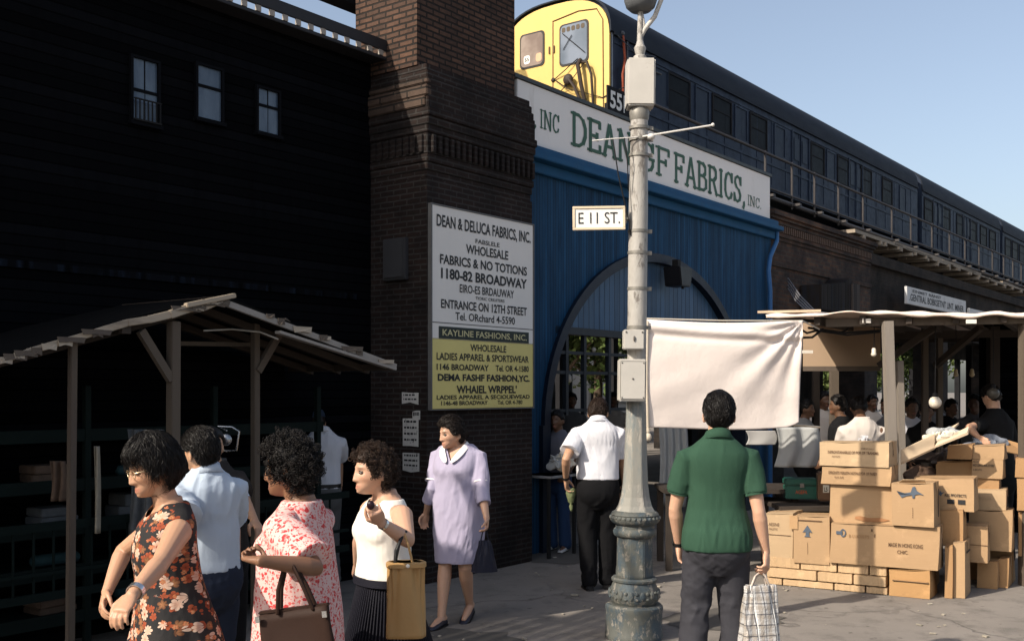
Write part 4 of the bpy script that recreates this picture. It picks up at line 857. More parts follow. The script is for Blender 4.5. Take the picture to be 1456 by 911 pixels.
# utility wires hung from the blue shopfront
m = MB()
for k in range(4): a = W(8.05, .0, 3.25+.05*k); b_ = P(1185+12*k, 446, 10.2); c = (a+b_)/2+Vector((0,0,-.15-.03*k)); m.tube([a, a.lerp(c,.5)+Vector((0,0,-.04)), c, c.lerp(b_,.5)+Vector((0,0,-.02)), b_], .010, 6)
o = m.build('overhead_wires', pbr('wire_grey', (.12,.12,.13), .6, .3, 9), None, smooth=True); tag(o, 'bundle of sagging grey wires between the blue shopfront and the canopy', 'wires')
# ================================================================== CARTONS
def card(name, col):
    b = NB(name); c = b.n('ShaderNodeTexCoord'); oi = b.n('ShaderNodeObjectInfo')
    n1 = b.noise(c.outputs['Object'], 3, 6, .65); n2 = b.noise(b.coord((.6,.6,9)), 9, 4); n3 = b.noise(c.outputs['Object'], 14, 6, .7)
    k = b.mix(n1, tuple(x*.86 for x in col), tuple(x*1.1 for x in col))
    k = b.mix(b.math('MULTIPLY', oi.outputs['Random'], .28), k, tuple(x*y for x, y in zip(col, (.62,.55,.48))))
    k = b.mix(b.math('MULTIPLY', b.ramp(n3, .6, .75), .5), k, tuple(x*.6 for x in col))
    k = b.mix(b.math('MULTIPLY', n2, .25), k, tuple(x*.6 for x in col))
    k = b.mix(b.math('MULTIPLY', b.ramp(b.noise(c.outputs['Object'], 5.5, 7, .75), .56, .66), .35), k, tuple(min(1,x*1.35) for x in col))
    s = b.n('ShaderNodeSeparateXYZ'); b.l(c.outputs['Object'], s.inputs[0])
    fl = b.math('SINE', b.math('MULTIPLY', b.math('ADD', s.outputs[0], s.outputs[1]), 900))
    return b.out(k, .78, .2, b.bump(b.math('ADD', b.math('MULTIPLY', fl, .15), n3), .18, .004))
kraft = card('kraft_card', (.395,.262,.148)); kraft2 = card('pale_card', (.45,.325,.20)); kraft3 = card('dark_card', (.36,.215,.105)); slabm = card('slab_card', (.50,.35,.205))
tape = pbr('tape', (.40,.25,.13), .35, .15, 8, .05, spec=.5)
stamp = pbr('stamp_blue', (.07,.09,.12), .7, .4, 30, 0); stampb = pbr('stamp_brown', (.10,.055,.03), .75, .4, 30, 0); stampk = pbr('stamp_black', (.02,.02,.022), .7, .4, 30, 0)
YAW = R(-30); E_ = Vector((math.cos(YAW), math.sin(YAW), 0)); D_ = Vector((-math.sin(YAW), math.cos(YAW), 0)); P0 = Vector((3.15, 8.84, 0))
GRP = 'cardboard cartons piled beside the canopy stall'
def on_line(px, off):
    k = (px-CX)/FPX; B = P0+D_*off        # B.x+E.x s = k (B.y+E.y s)
    s = (k*B.y-B.x)/(E_.x-k*E_.y); p = B+E_*s; return s, p.y
def carton(label, px0, px1, yb, yt, off, depth, mt=None, tilt=0, flaps=False, tapev=True, twist=0, zb=None, name='carton', open_top=False, grp=GRP):
    s0, Y0 = on_line(px0, off); s1, Y1 = on_line(px1, off); w_ = s1-s0
    z0 = EYE-(yb-HY)/FPX*Y0 if zb is None else zb; z1 = EYE-(yt-HY)/FPX*Y0; h = z1-z0
    c = P0+D_*off+E_*s0; o = thing(name, label, 'carton', (c.x, c.y, z0), YAW+R(twist+((int(px0)*37+int(yt)*11) % 50-25)*.07), grp)
    if tilt: o.rotation_euler.y = R(tilt)
    m = MB(); rs = random.Random(hash(label) % 9999 if False else len(label)*7+int(px0))
    j = lambda a=.004: rs.uniform(-a, a)
    # slightly bulged box with subdivided walls
    nx, nz, ny = 6, 4, 4; g = .0015
    def face(f, a, b_):
        vs = []; fs = []
        for q in range(b_+1):
            for p in range(a+1): vs.append(f(p/a, q/b_))
        for q in range(b_):
            for p in range(a): i = q*(a+1)+p; fs.append((i, i+1, i+a+2, i+a+1))
        m.add(vs, fs)
    bl = lambda u, v: math.sin(math.pi*u)*math.sin(math.pi*v)
    bf, bs = rs.uniform(.001,.006), rs.uniform(.001,.006)
    face(lambda u, v: (u*w_, -bf*bl(u,v), v*h), nx, nz); face(lambda u, v: ((1-u)*w_, depth+bf*bl(u,v), v*h), nx, nz)
    face(lambda u, v: (w_+bs*bl(u,v), u*depth, v*h), ny, nz); face(lambda u, v: (-bs*bl(u,v), (1-u)*depth, v*h), ny, nz)
    face(lambda u, v: (u*w_, (1-v)*depth, 0), nx, ny)
    if not open_top: face(lambda u, v: (u*w_, v*depth, h-.003*bl(u,v)), nx, ny)
    o2 = MB(); m.build('body', mt or kraft, o, smooth=False)
    if not open_top:
        e = .0022; fl = MB()
        fl.box(-.001, w_+.001, -.0012, depth*.5-e, h, h+.003); fl.box(-.001, w_+.001, depth*.5+e, depth+.001, h, h+.003); fl.build('flap', mt or kraft, o)
    if tapev:
        t = MB(); t.box(w_*.0+.001, w_-.001, depth*.5-.025, depth*.5+.025, h+.0032, h+.0038); t.box(w_+.006, w_+.0066, depth*.5-.025, depth*.5+.025, h-.07, h+.0036); t.build('tape', tape, o)
    shx, shy, pn_ = rs.uniform(-.035,.035), rs.uniform(-.015,.015), rs.uniform(.004,.018)
    for ch in o.children:
        c_ = co_of(ch.data); zz_ = c_[:,2]/max(h,.05); c_[:,0] += shx*zz_*h+pn_*np.sin(c_[:,1]*9+zz_*2)*.5; c_[:,2] += pn_*np.sin(c_[:,0]/w_*3.1+1)*zz_*(-.7)+.004*np.sin(c_[:,0]*21+c_[:,1]*13)*zz_; set_co(ch.data, c_)
    o['_w'] = w_; o['_h'] = h; o['_d'] = depth; return o
def mark(o, mt, draw, nm='lettering'):
    m = MB(); draw(m); return m.build(nm, mt, o, fix=False)
FY = -.0095
def front(o, tx, u0, u1, v0, v1, mt=None, bold=.0):
    w_, h = o['_w'], o['_h']; mark(o, mt or stampb, lambda m: put_text(m, tx, u0*w_, u1*w_, v0*h, v1*h, FY, bold))
def side(o, tx, u0, u1, v0, v1, mt=None, bold=.0):
    w_, h, d = o['_w'], o['_h'], o['_d']; mark(o, mt or stampb, lambda m: put_text(m, tx, 0, 1, 0, 1, 0, bold, f=lambda x, z: (w_+.0075, (u0+(u1-u0)*x)*d, (v0+(v1-v0)*z)*h)))
def poly_f(o, pts, mt, dy=0):
    w_, h = o['_w'], o['_h']; mark(o, mt, lambda m: m.quad(*[(a*w_, FY-dy, b_*h) for a, b_ in pts]), 'printed_mark')
def slot_s(o, u0, u1, v0, v1, mt=None):
    w_, h, d = o['_w'], o['_h'], o['_d']; mark(o, mt or stampk, lambda m: m.box(w_+.004, w_+.0075, u0*d, u1*d, v0*h, v1*h), 'hand_slot')
# flat slabs: three courses under the big cartons
def slab(px0, px1, yb, yt, label, off, d): 
    s0, Y0 = on_line(px0, off); s1, _ = on_line(px1, off); Y0 = on_line(1180, off)[1]; z0 = max(0.002, EYE-(yb-HY)/FPX*Y0); z1 = EYE-(yt-HY)/FPX*Y0; w_ = s1-s0-.008; h = z1-z0-.006
    c = P0+D_*off+E_*(s0+.004); o = MB(); rs = random.Random(int(px0)); n = 14; vs = []
    m = MB(); rings = []
    for i in range(n+1):
        x = w_*i/n; a, b_, c_ = (rs.uniform(-.004,.003) for _ in range(3)); rings.append([Vector((x, a, .002+abs(c_)*.6)), Vector((x, d, 0)), Vector((x, d, h)), Vector((x, b_, h-abs(c_)))])
    m.loft(rings); ob = m.build('flat_pack', slabm, None, bevel=.003); ob.location = (c.x, c.y, z0); ob.rotation_euler.z = YAW
    tag(ob, label, 'flat pack', 'flat packs stacked under the cartons')
zt, za, zb_, zc = 796.5, 812.5, 827.5, 843
LB = 'tan flat pack, %s in the %s course under the cartons'
for (a, b_), q in zip(((1092,1137),(1138,1190),(1191,1235),(1236,1261)), ('leftmost','second from left','third from left','rightmost')): slab(a, b_, za, zt, LB % (q, 'top'), .02, .42)
for (a, b_), q in zip(((1090,1161),(1162,1212),(1213,1260)), ('leftmost','middle','rightmost')): slab(a, b_, zb_, za, LB % (q, 'second'), .0, .45)
for (a, b_), q in zip(((1088,1112),(1113,1185),(1186,1230),(1231,1262)), ('leftmost','second from left','third from left','rightmost')): slab(a, b_, zc, zb_, LB % (q, 'bottom'), .005, .45)
b7a = carton('square tan carton at the left end of the pile with a paper label', 1086, 1127, 795, 729, .03, .36, kraft2)
front(b7a, 'K AESINE', .08, .55, .74, .81, stampb); front(b7a, 'PALETIC', .2, .5, .65, .70, stampb); mark(b7a, stampb, lambda m: m.box(.02, b7a['_w']*.95, FY, FY+.003, b7a['_h']*.55, b7a['_h']*.56), 'crease')
b7 = carton('square tan carton with one grey arrow pointing up, next to the left end', 1128, 1179, 799, 733, .0, .36, kraft)
poly_f(b7, [(.26,.66),(.40,.82),(.54,.66),(.45,.68),(.45,.60),(.50,.57),(.30,.57),(.35,.60),(.35,.68)], stamp); mark(b7, tape, lambda m: m.box(-.03, .04, -.010, -.006, b7['_h']*.72, b7['_h']+.004), 'tape'); mark(b7, stampb, lambda m: m.box(.02*b7['_w'], .8*b7['_w'], FY, FY+.003, b7['_h']*.91, b7['_h']*.93), 'crease')
mark(b7, stampb, lambda m: m.box(.40*b7['_w'], .405*b7['_w'], FY, FY+.003, b7['_h']*.2, b7['_h']*.45), 'crease')
b5 = carton('long low tan carton in the middle of the pile marked with a country name', 1179, 1333, 799, 742, -.02, .34, kraft)
front(b5, 'MADE IN HONG KONG', .56, .87, .50, .60, stampb, .01); front(b5, 'CHIC.', .64, .74, .34, .43, stampb, .01); front(b5, 'B LUCEETS', .19,.38,.66,.74, pbr('stamp_faint',(.30,.17,.08),.8,.2,20,0))
poly_f(b5, [(.07,.72),(.07,.80),(.13,.80),(.13,.72)], stamp); mark(b5, stamp, lambda m: [m.quad(*[((.135+.028*r1*math.cos(a1))*b5['_w'], FY-.001, (.76+.10*r1*math.sin(a1))*b5['_h']) for r1, a1 in ((1,a),(1,a+.4),(.65,a+.4),(.65,a))]) for a in np.arange(0, 6.28, .4)], 'printed_mark')
side(b5, 'HTRE', .25,.7,.15,.7, stampb); slot_s(b5, .3, .65, .86, .89)
mark(b5, stampb, lambda m: [m.box(.40*b5['_w'], .412*b5['_w'], FY, FY+.003, .84*b5['_h'], .9*b5['_h']), m.box(.43*b5['_w'], .437*b5['_w'], FY, FY+.003, .70*b5['_h'], .78*b5['_h'])], 'scuff')
b6 = carton('low orange-brown carton with a dark slot, on the ground at the front corner', 1264, 1322, 847, 808, -.0, .40, card('orange_card', (.40,.235,.105)), zb=.003); mark(b6, kraft3, lambda m: m.box(.03, b6['_w']*.97, -.018, -.004, b6['_h']*.60, b6['_h']*.63), 'lip')
mark(b6, stampk, lambda m: m.box(.03, b6['_w']*.97, -.016, -.004, b6['_h']*.58, b6['_h']*.598), 'crease')
b3 = carton('big plain tan carton with a brown stain, under the two flat ones', 1179, 1272, 741, 688, .06, .34, kraft)
mark(b3, pbr('stain_brown',(.30,.15,.07),.8,.3,14,0), lambda m: m.quad(*[(x*b3['_w'], FY, z*b3['_h']) for x, z in ((.4,.12),(.52,.07),(.68,.06),(.85,.09),(.93,.13),(.78,.18),(.62,.16),(.48,.2),(.41,.18))]), 'stain')
b2 = carton('flat tan carton, second from the top of the tallest stack', 1167, 1266, 687, 662, .02, .36, kraft); front(b2, 'DPEGNITS VERLETA NOTALE FOR OF PAREY', .12,.82,.58,.74, stampb, .02); front(b2, 'FUA SUE', .21,.34,.34,.46)
b1 = carton('flat tan carton on the very top of the tallest stack', 1165, 1264, 661, 627.5, .01, .36, kraft2); front(b1, 'INPRONTANABLLE OF FOR OF TRANSMS', .13,.86,.52,.64, stampb, .02); front(b1, 'AHOS', .19,.31,.36,.44); front(b1,'ORWALL',.62,.80,.72,.79); side(b1,'A',.35,.5,.4,.7)
b4 = carton('upright tan carton with loose top flaps and a grey bird-like mark', 1268, 1328, 746, 686, -.05, .34, kraft)
poly_f(b4, [(.12,.82),(.17,.74),(.30,.77),(.46,.80),(.50,.92),(.56,.94),(.60,.84),(.78,.74),(.66,.76),(.56,.74),(.55,.66),(.50,.66),(.49,.73),(.36,.71),(.24,.66)], stamp); slot_s(b4, .52, .58, .2, .86)
mark(b4, stampb, lambda m: [m.box(.5*b4['_w'], .508*b4['_w'], FY, FY+.003, (.2+.05*k)*b4['_h'], (.235+.05*k)*b4['_h']) for k in range(5)], 'printed_mark')
m = MB(); w4, h4 = b4['_w'], b4['_h']; m.add([(.05,.02,h4+.004),(w4*.8,.03,h4+.004),(w4*.78,.0,h4+.035),(.09,-.02,h4+.03)]+[(.05,.022,h4+.008),(w4*.8,.032,h4+.008),(w4*.78,.002,h4+.039),(.09,-.018,h4+.034)], [(0,1,2,3),(7,6,5,4),(0,4,5,1),(1,5,6,2),(2,6,7,3),(3,7,4,0)]); m.build('flap', kraft2, b4)
b8 = carton('tan carton with black stamped lettering and squares, behind the flapped one', 1300, 1385, 723, 678, .35, .30, kraft); front(b8,'RES PFOTECTS',.52,.88,.44,.53,stampk,.02); poly_f(b8,[(.56,.22),(.56,.36),(.68,.36),(.68,.22)],stampk); poly_f(b8,[(.74,.22),(.74,.36),(.86,.36),(.86,.22)],stampk); poly_f(b8,[(.42,.5),(.44,.62),(.47,.56),(.52,.58),(.47,.5),(.46,.44)],stamp)
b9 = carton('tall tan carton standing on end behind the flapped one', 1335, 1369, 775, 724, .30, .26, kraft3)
b10 = carton('narrow flat tan carton standing upright near the ground', 1343, 1354, 841, 776, .12, .40, kraft3, zb=.003, tapev=False); 
b10b = carton('second upright flat carton leaning beside the narrow one', 1355, 1372, 838, 771, .17, .36, kraft, zb=.003); slot_s(b10b, .2,.75,.8,.83)
b18 = carton('low brown carton on the ground towards the right of the pile', 1389, 1418, 827, 797, .75, .26, kraft3, zb=.003); side(b18,'IT',.3,.7,.3,.6)
b18b = carton('smaller low carton on the ground at the right end of the pile', 1418, 1433, 818, 794, .85, .26, kraft3, zb=.003)
b11 = carton('tan carton resting on the low brown one at the right', 1371, 1404, 798, 747, .55, .26, kraft); side(b11,'TE',.35,.65,.55,.8)
mark(b11, stampb, lambda m: m.box(.005, b11['_w'], FY, FY+.003, b11['_h']*.48, b11['_h']*.495), 'crease')
b12 = carton('large tan carton in the right group holding up the paler ones', 1376, 1438, 780, 724, .85, .32, kraft); slot_s(b12,.3,.6,.74,.77); side(b12,'LONE',.3,.7,.2,.6)
b13 = carton('pale tan carton with a black drum symbol on its side', 1385, 1430, 724, 695, .85, .28, kraft2); front(b13,'PROVAA',.12,.55,.5,.66,pbr('stamp_grey',(.3,.22,.14),.8,.2,9,0)); slot_s(b13,.3,.6,.15,.7); 
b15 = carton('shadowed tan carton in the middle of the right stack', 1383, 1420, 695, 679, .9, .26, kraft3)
b14 = carton('tan carton with three lines of black lettering near the top right', 1381, 1425, 679, 652, .88, .28, kraft); front(b14,'WOTLEN BIHRAL STYPES',.05,.75,.62,.74,stampk,.02); front(b14,'X BULFO',.06,.35,.4,.5,stampk); front(b14,'AELCO',.05,.25,.82,.9,stampk)
b17 = carton('flat tan carton on the top of the right stack', 1381, 1427, 652, 633, .88, .3, kraft)
b16 = carton('flat tan carton with a bent lid left of the right stack top', 1346, 1381, 652, 633, .85, .3, kraft3)
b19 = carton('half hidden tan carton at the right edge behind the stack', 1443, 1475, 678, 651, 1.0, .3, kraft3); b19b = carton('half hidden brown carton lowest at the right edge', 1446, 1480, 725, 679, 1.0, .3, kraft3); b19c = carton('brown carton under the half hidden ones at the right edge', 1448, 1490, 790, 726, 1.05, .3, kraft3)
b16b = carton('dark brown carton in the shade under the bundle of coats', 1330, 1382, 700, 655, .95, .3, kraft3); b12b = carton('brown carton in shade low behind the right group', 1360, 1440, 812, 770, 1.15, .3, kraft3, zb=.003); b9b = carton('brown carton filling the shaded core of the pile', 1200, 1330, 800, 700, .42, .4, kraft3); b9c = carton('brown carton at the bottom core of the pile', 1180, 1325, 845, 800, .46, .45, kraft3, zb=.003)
# open tilted carton of papers
op = thing('open_carton', 'open tilted white-tan carton spilling crumpled paper on the pile', 'carton', P(1281,658,9.15), R(-12)); op.rotation_euler.x = R(10)
m = MB(); th = .012
m.add([(0,0,0),(.27,.0,.14),(.27,.0,.26),(0,0,.115),(0,.014,0),(.27,.014,.14),(.27,.014,.26),(0,.014,.115)], [(0,1,2,3),(7,6,5,4),(0,4,5,1),(1,5,6,2),(2,6,7,3),(3,7,4,0)])
m.add([(.26,-.06,.165),(.52,-.05,.29),(.545,.02,.325),(.30,.01,.20),(.26,-.06,.15),(.53,-.05,.27),(.55,.02,.31),(.30,.01,.18)], [(0,1,2,3),(7,6,5,4),(0,4,5,1),(1,5,6,2),(2,6,7,3),(3,7,4,0)])
m.add([(0,.014,0),(.27,.014,.14),(.52,.3,.30),(.2,.34,.1),(0,.014,-.02),(.27,.014,.12),(.52,.3,.28),(.2,.34,.08)], [(0,1,2,3),(7,6,5,4),(0,4,5,1),(1,5,6,2),(2,6,7,3),(3,7,4,0)])
m.build('body', card('white_card', (.62,.50,.36)), op)
def crumple(c, r, seed, mt, name, label=None, parent=None, cat='paper'):
    m = MB(); m.ell(c, r, 40, 26); me = m.mesh(name, mt); co = co_of(me); rs = np.random.RandomState(seed); k = np.zeros(len(co)); d0 = co-np.array(c)
    r_ = max(r)
    for i in range(8): d = rs.normal(size=3); k += (1-np.abs(np.sin((d0/r_)@d*(1.2+.7*i)+rs.rand()*6)))*.62**i
    co = np.array(c)+d0*np.clip(.02+.82*k, .3, 1.5)[:, None]; set_co(me, co); o = bpy.data.objects.new(name, me); COL.objects.link(o)
    if parent: o.parent = parent
    if label: tag(o, label, cat)
    return o
paper = pbr('packing_paper', (.6,.54,.44), .8, .2, 12)
crumple((.28,.05,.22), (.07,.05,.05), 3, paper, 'packing_paper', parent=op); crumple((.38,.02,.25), (.09,.05,.04), 5, paper, 'packing_paper', parent=op); crumple((.37,.14,.245), (.10,.06,.04), 8, MATS['drape_grey'], 'packing_paper', parent=op)
leather = pbr('coat_dark', (.022,.016,.014), .5, .4, 9, .3, 40, .3)
crumple(tuple(P(1345,650,9.75)), (.22,.2,.11), 2, leather, 'coat_bundle', 'heap of dark brown coats slumped on cartons behind the open one', cat='coats')
crumple(tuple(P(1312,672,9.6)), (.13,.12,.07), 4, pbr('coat_brown', (.075,.045,.03), .7, .4, 9, .3), 'coat_bundle', 'smaller brown coat bundle below the open tilted carton', cat='coats')
crumple(tuple(P(1360,662,9.55)), (.09,.06,.05), 14, leather, 'shoulder_bag', 'black leather bag sagging beside the coat heap', cat='bag')
crumple(tuple(P(1404,631,9.95)), (.19,.12,.065), 6, pbr('blue_cloth', (.17,.19,.23), .8, .25, 9), 'folded_cloth', 'grey-blue cloth heap lying on the top right carton', cat='cloth')
m = MB(); m.add([P(1422,622,10.0),P(1456,632,9.9),P(1470,650,9.8),P(1425,640,9.8)],[(0,1,2,3)]); o = m.build('loose_lid', kraft3, None); q = o.modifiers.new('t','SOLIDIFY'); q.thickness = .01; tag(o, 'loose carton lid lying at the top right corner of the pile', 'lid')
crumple(tuple(P(1228,625,9.2)), (.08,.06,.035), 11, pbr('grey_paper',(.42,.42,.43),.8,.2,9), 'paper_parcel', 'crumpled grey-white paper on the topmost carton', cat='paper')
# green trunk and brown case on a low shelf
gt = thing('green_trunk', 'small green metal trunk with red stencil behind the left cartons', 'trunk', P(1117,709,9.95), R(-8))
gm = pbr('trunk_green', (.012,.085,.06), .45, .3, 8, .15, 40, .4); m = MB(); m.box(0,.30,0,.22,0,.125); m.build('body', gm, gt, bevel=.008); m = MB(); m.box(-.005,.305,-.005,.225,.128,.19); m.build('lid', gm, gt, bevel=.012); m = MB(); put_text(m,'AGEFA',.09,.2,.05,.085,-.0015,.02); m.build('lettering', pbr('stencil_red',(.4,.08,.03),.6,.3,9,0), gt, fix=False); m = MB(); m.box(.13,.17,-.012,-.004,.11,.15); m.build('latch', MATS['clamp_metal'], gt)
bc = thing('brown_case', 'brown suitcase with a small white label beside the green trunk', 'suitcase', P(1163,712,9.75), R(-12)); m = MB(); m.box(0,.13,0,.26,0,.26); m.build('body', pbr('case_brown',(.14,.08,.045),.5,.3,8,.2), bc, bevel=.015); m = MB(); m.box(.045,.10,-.003,0,.08,.15); m.build('label', pbr('label_white',(.6,.58,.5),.7,.1,9), bc)
m = MB(); put_text(m,'L5',.055,.085,.09,.13,-.0045,.02); m.build('lettering', ink, bc, fix=False)
lb = thing('bench', 'low dark bench carrying the green trunk and the suitcase', 'bench', (0,0,0)); m = MB(); m.box(2.45,3.1,9.6,10.5,.62,.66); m.build('seat', dk_wood, lb)
for x in (2.5,3.05):
    for y in (9.68,10.4): m = MB(); m.box(x-.03,x+.03,y-.03,y+.03,0,.62); m.build('leg', dk_wood, lb)
# ================================================================== TREES beyond the viaduct
def leaf_mat(name, a, b_):
    q = NB(name); v = q.coord(); n1 = q.noise(v, 1.3, 4); oi = q.n('ShaderNodeNewGeometry'); c = q.mix(oi.outputs['Random Per Island'], a, b_)
    return q.out(q.mix(n1, c, tuple(x*.6 for x in a)), .6, .2)
leafm = leaf_mat('leaf_green', (.05,.085,.022), (.13,.16,.045)); bark = pbr('bark', (.07,.05,.035), .9, .4, 8, .5, 30)
def tree(x, y, h, r, seed, label, nl=5200):
    rs = random.Random(seed); o = thing('street_tree', label, 'tree', (x,y,0), 0, 'leafy trees beyond the viaduct'); m = MB(); m.tube([(0,0,0),(.1,0,h*.3),(.0,.1,h*.55),(.1,.1,h*.85)], [.2,.16,.12,.04], 10); limbs = []
    for i in range(9):
        a = rs.random()*6.28; z = h*rs.uniform(.3,.6); e = Vector((math.cos(a)*r*.8, math.sin(a)*r*.8, z+h*rs.uniform(.05,.3))); m.tube([(0,0,z*.9), e*.5+Vector((0,0,z*.5)), e], [.08,.05,.02], 6); limbs.append(e)
    m.build('trunk', bark, o, smooth=True); m = MB(); cl = [Vector((rs.gauss(0,1)*r*.5, rs.gauss(0,1)*r*.5, h*.68+rs.gauss(0,1)*h*.17)) for _ in range(34)]+limbs
    for k in range(nl):
        c = rs.choice(cl); p = c+Vector((rs.gauss(0,.5),rs.gauss(0,.5),rs.gauss(0,.4))); s = rs.uniform(.10,.2); q = Quaternion((rs.gauss(0,1),rs.gauss(0,1),rs.gauss(0,1),rs.gauss(0,1))).normalized()
        m.add([p+q@Vector(v) for v in ((-s*.5,0,0),(0,-s,0),(s*.5,0,.02),(0,s,0))], [(0,1,2,3)])
    m.build('crown', leafm, o, fix=False)
for i, (t, n, h, r, lb_) in enumerate(((20.5, 13, 6.0, 2.4, 'leafy green tree seen through the left of the blue arch'), (26, 15, 6.5, 2.8, 'bigger leafy tree seen through the glazing of the blue arch'), (43, 13, 5.5, 2.6, 'leafy tree seen under the canopy left of the leaning post'), (50, 15, 6, 2.8, 'leafy tree seen under the canopy behind the seated crowd'), (57, 14, 6, 2.8, 'leafy tree seen between the thin posts under the canopy'))):
    p = W(t, n); tree(p.x, p.y, h, r, 40+i, lb_)
fb = wthing('far_building', 'pale building across the street beyond the viaduct trees', 'building', 0, 26)
m = MB(); m.box(2, 75, 0, 5, 0, 9); m.build('wall', pbr('far_wall', (.38,.35,.31), .8, .15, 2), fb); m = MB(); m.box(1.8,75.2,-.3,5.2,9.0,9.5); m.build('cornice', pbr('far_cornice',(.3,.28,.25),.8,.2,3), fb)
for k in range(24):
    f = MB(); x = 4+k*3; f.box(x-.65,x+.65,-.06,.0,1.0,3.1); q = f.build('window', pbr('far_frame',(.2,.19,.17),.6,.2,3), fb); g = MB(); g.box(x-.55,x+.55,-.075,-.062,1.1,3.0); g.build('pane', glass_dk, q)

# slatted platform added out of view on the left to shade the pavement
fe = wthing('shade_platform', 'black slatted platform added out of view on the hall to shade the pavement', 'shade platform')
for i in range(11): m = MB(); n0 = .62-i*.135; m.box(-8.2, -5.7 if i < 6 else -5.0, n0-.115, n0, 4.0, 4.03); m.build('shade_slat', blk, fe)
for t in (-8.15, -7.0, -5.75): m = MB(); m.beam((t,.7,3.97), (t,-.85,3.97), .05, .06); m.build('bracket', blk, fe); m = MB(); m.tube([(t,-.84,4.0),(t,-.84,4.9)], .015, 8); m.build('baluster', blk, fe)
m = MB(); m.tube([(-8.2,-.84,4.9),(-5.7,-.84,4.9)], .018, 8); m.build('handrail', blk, fe)
# ================================================================== PEOPLE
def sst(a, b, x): t = np.clip((x-a)/(b-a), 0, 1); return t*t*(3-2*t)
def head_pts(d, fem=False):
    """unit directions (N,3) -> head surface, +Y is the face, origin half way between chin and crown (metres)"""
    x, y, z = d[:,0], d[:,1], d[:,2]
    a, c = (.073 if fem else .0785), .116
    px = a*x; py = np.where(y > 0, .090*y, .100*y); pz = c*z
    s = np.clip(-pz/c, 0, 1); fw = sst(-.2, .5, y)
    px = px*(1-.40*sst(.25, 1.0, s)*(1-.1*(not fem)))
    py = np.where(y < 0, py*(1-.50*sst(.1, .9, s)), py)
    py = py + .043*sst(.35, 1.0, s)*fw
    u = np.abs(px); g = lambda cx, cz, sx, sz: np.exp(-((u-cx)/sx)**2-((pz-cz)/sz)**2)*fw
    t = np.clip((.018-pz)/.060, 0, 1); nose = (.004+.0225*t**1.2)*(1-sst(.98, 1.25, (.018-pz)/.060))*sst(-.3, .0, (.018-pz)/.06)
    py = py + nose*np.exp(-(px/(.0085+.0075*t))**2)*fw
    py = py + .006*g(.015, -.040, .007, .008)
    py = py - .0125*g(.031, .002, .017, .013) + .0055*g(.03, .024, .026, .009) + .004*g(.048, -.028, .02, .02)
    py = py + .0055*g(0, -.0665, .021, .006) + .0065*g(0, -.079, .018, .006) - .003*g(0, -.0725, .024, .0022) + .006*g(0, -.105, .02, .014) - .003*g(0, -.091, .02, .006)
    py = py - .004*g(.046,-.06,.018,.02)
    px = px*(1-.03*np.exp(-((pz-.02)/.03)**2)*(y > 0))
    return np.stack([px, py, pz], 1)
def sphere_dirs(nu, nv):
    ds = []
    for k in range(nv+1):
        th = math.pi*min(max(k, .02), nv-.02)/nv
        for i in range(nu): a = 2*math.pi*i/nu; ds.append((math.sin(th)*math.cos(a), math.sin(th)*math.sin(a), -math.cos(th)))
    return np.array(ds)
HL = ([0, .5, .95, 1.2, 1.4, 1.55, 1.75, 2.0, 2.2, 2.6, 3.15], [.064, .066, .046, .014, .004, .014, .008, -.030, -.056, -.070, -.074])
def hairline(az, low=0): return np.interp(az, HL[0], HL[1])-low
def skin_mat(name, c):
    if name in MATS: return MATS[name]
    b = NB(name); at = b.n('ShaderNodeAttribute'); at.attribute_name = 'tone'; v = b.coord()
    n = b.noise(v, 22, 4); n2 = b.noise(v, 6, 4)
    k = b.mix(b.math('MULTIPLY', n, .25), at.outputs['Color'], tuple(x*y for x, y in zip(c, (.9,.68,.6))))
    k = b.mix(b.math('MULTIPLY', n2, .32), k, tuple(x*.78 for x in c))
    b.b.inputs['Subsurface Weight'].default_value = .12; b.b.inputs['Subsurface Radius'].default_value = (.8,.3,.15); b.b.inputs['Subsurface Scale'].default_value = .008
    MATS[name] = b.out(k, b.math('ADD', b.math('MULTIPLY', n, .2), .38), .38, b.bump(b.noise(v, 260, 3), .08, .001)); return MATS[name]
def hair_mat(name, c, r=.42):
    b = NB(name); g = b.n('ShaderNodeNewGeometry'); rn = g.outputs['Random Per Island']
    k = b.mix(rn, tuple(x*.35 for x in c), tuple(x*1.25 for x in c)); return b.out(k, b.math('ADD', b.math('MULTIPLY', rn, .25), r-.05), .22)
hair_black = hair_mat('hair_black', (.009,.0075,.007)); hair_brown = hair_mat('hair_brown', (.030,.017,.011)); hair_dark = hair_mat('hair_dark', (.016,.011,.009))
def cloth(name, col, var=.06, bump=.22, bs=420, rough=.85, soft=.25, extra=None):
    if name in MATS: return MATS[name]
    b = NB(name); v = b.coord(); w1 = b.noise(b.coord((1,1,.4)), 15, 5, .6); c = b.mix(b.noise(v, 5, 4), tuple(x*(1-var) for x in col), tuple(min(1,x*(1+var)) for x in col))
    wv = b.n('ShaderNodeTexWave'); wv.inputs['Scale'].default_value = bs; b.l(v, wv.inputs['Vector'])
    n = b.bump(w1, soft, .012); n = b.bump(b.math('ADD', b.noise(v, bs, 2), wv.outputs['Fac']), bump, .0008, n)
    b.b.inputs['Sheen Weight'].default_value = .12*min(1, max(col)*2) if max(col) > .1 else 0
    MATS[name] = b.out(c, rough, .15, n); return MATS[name]
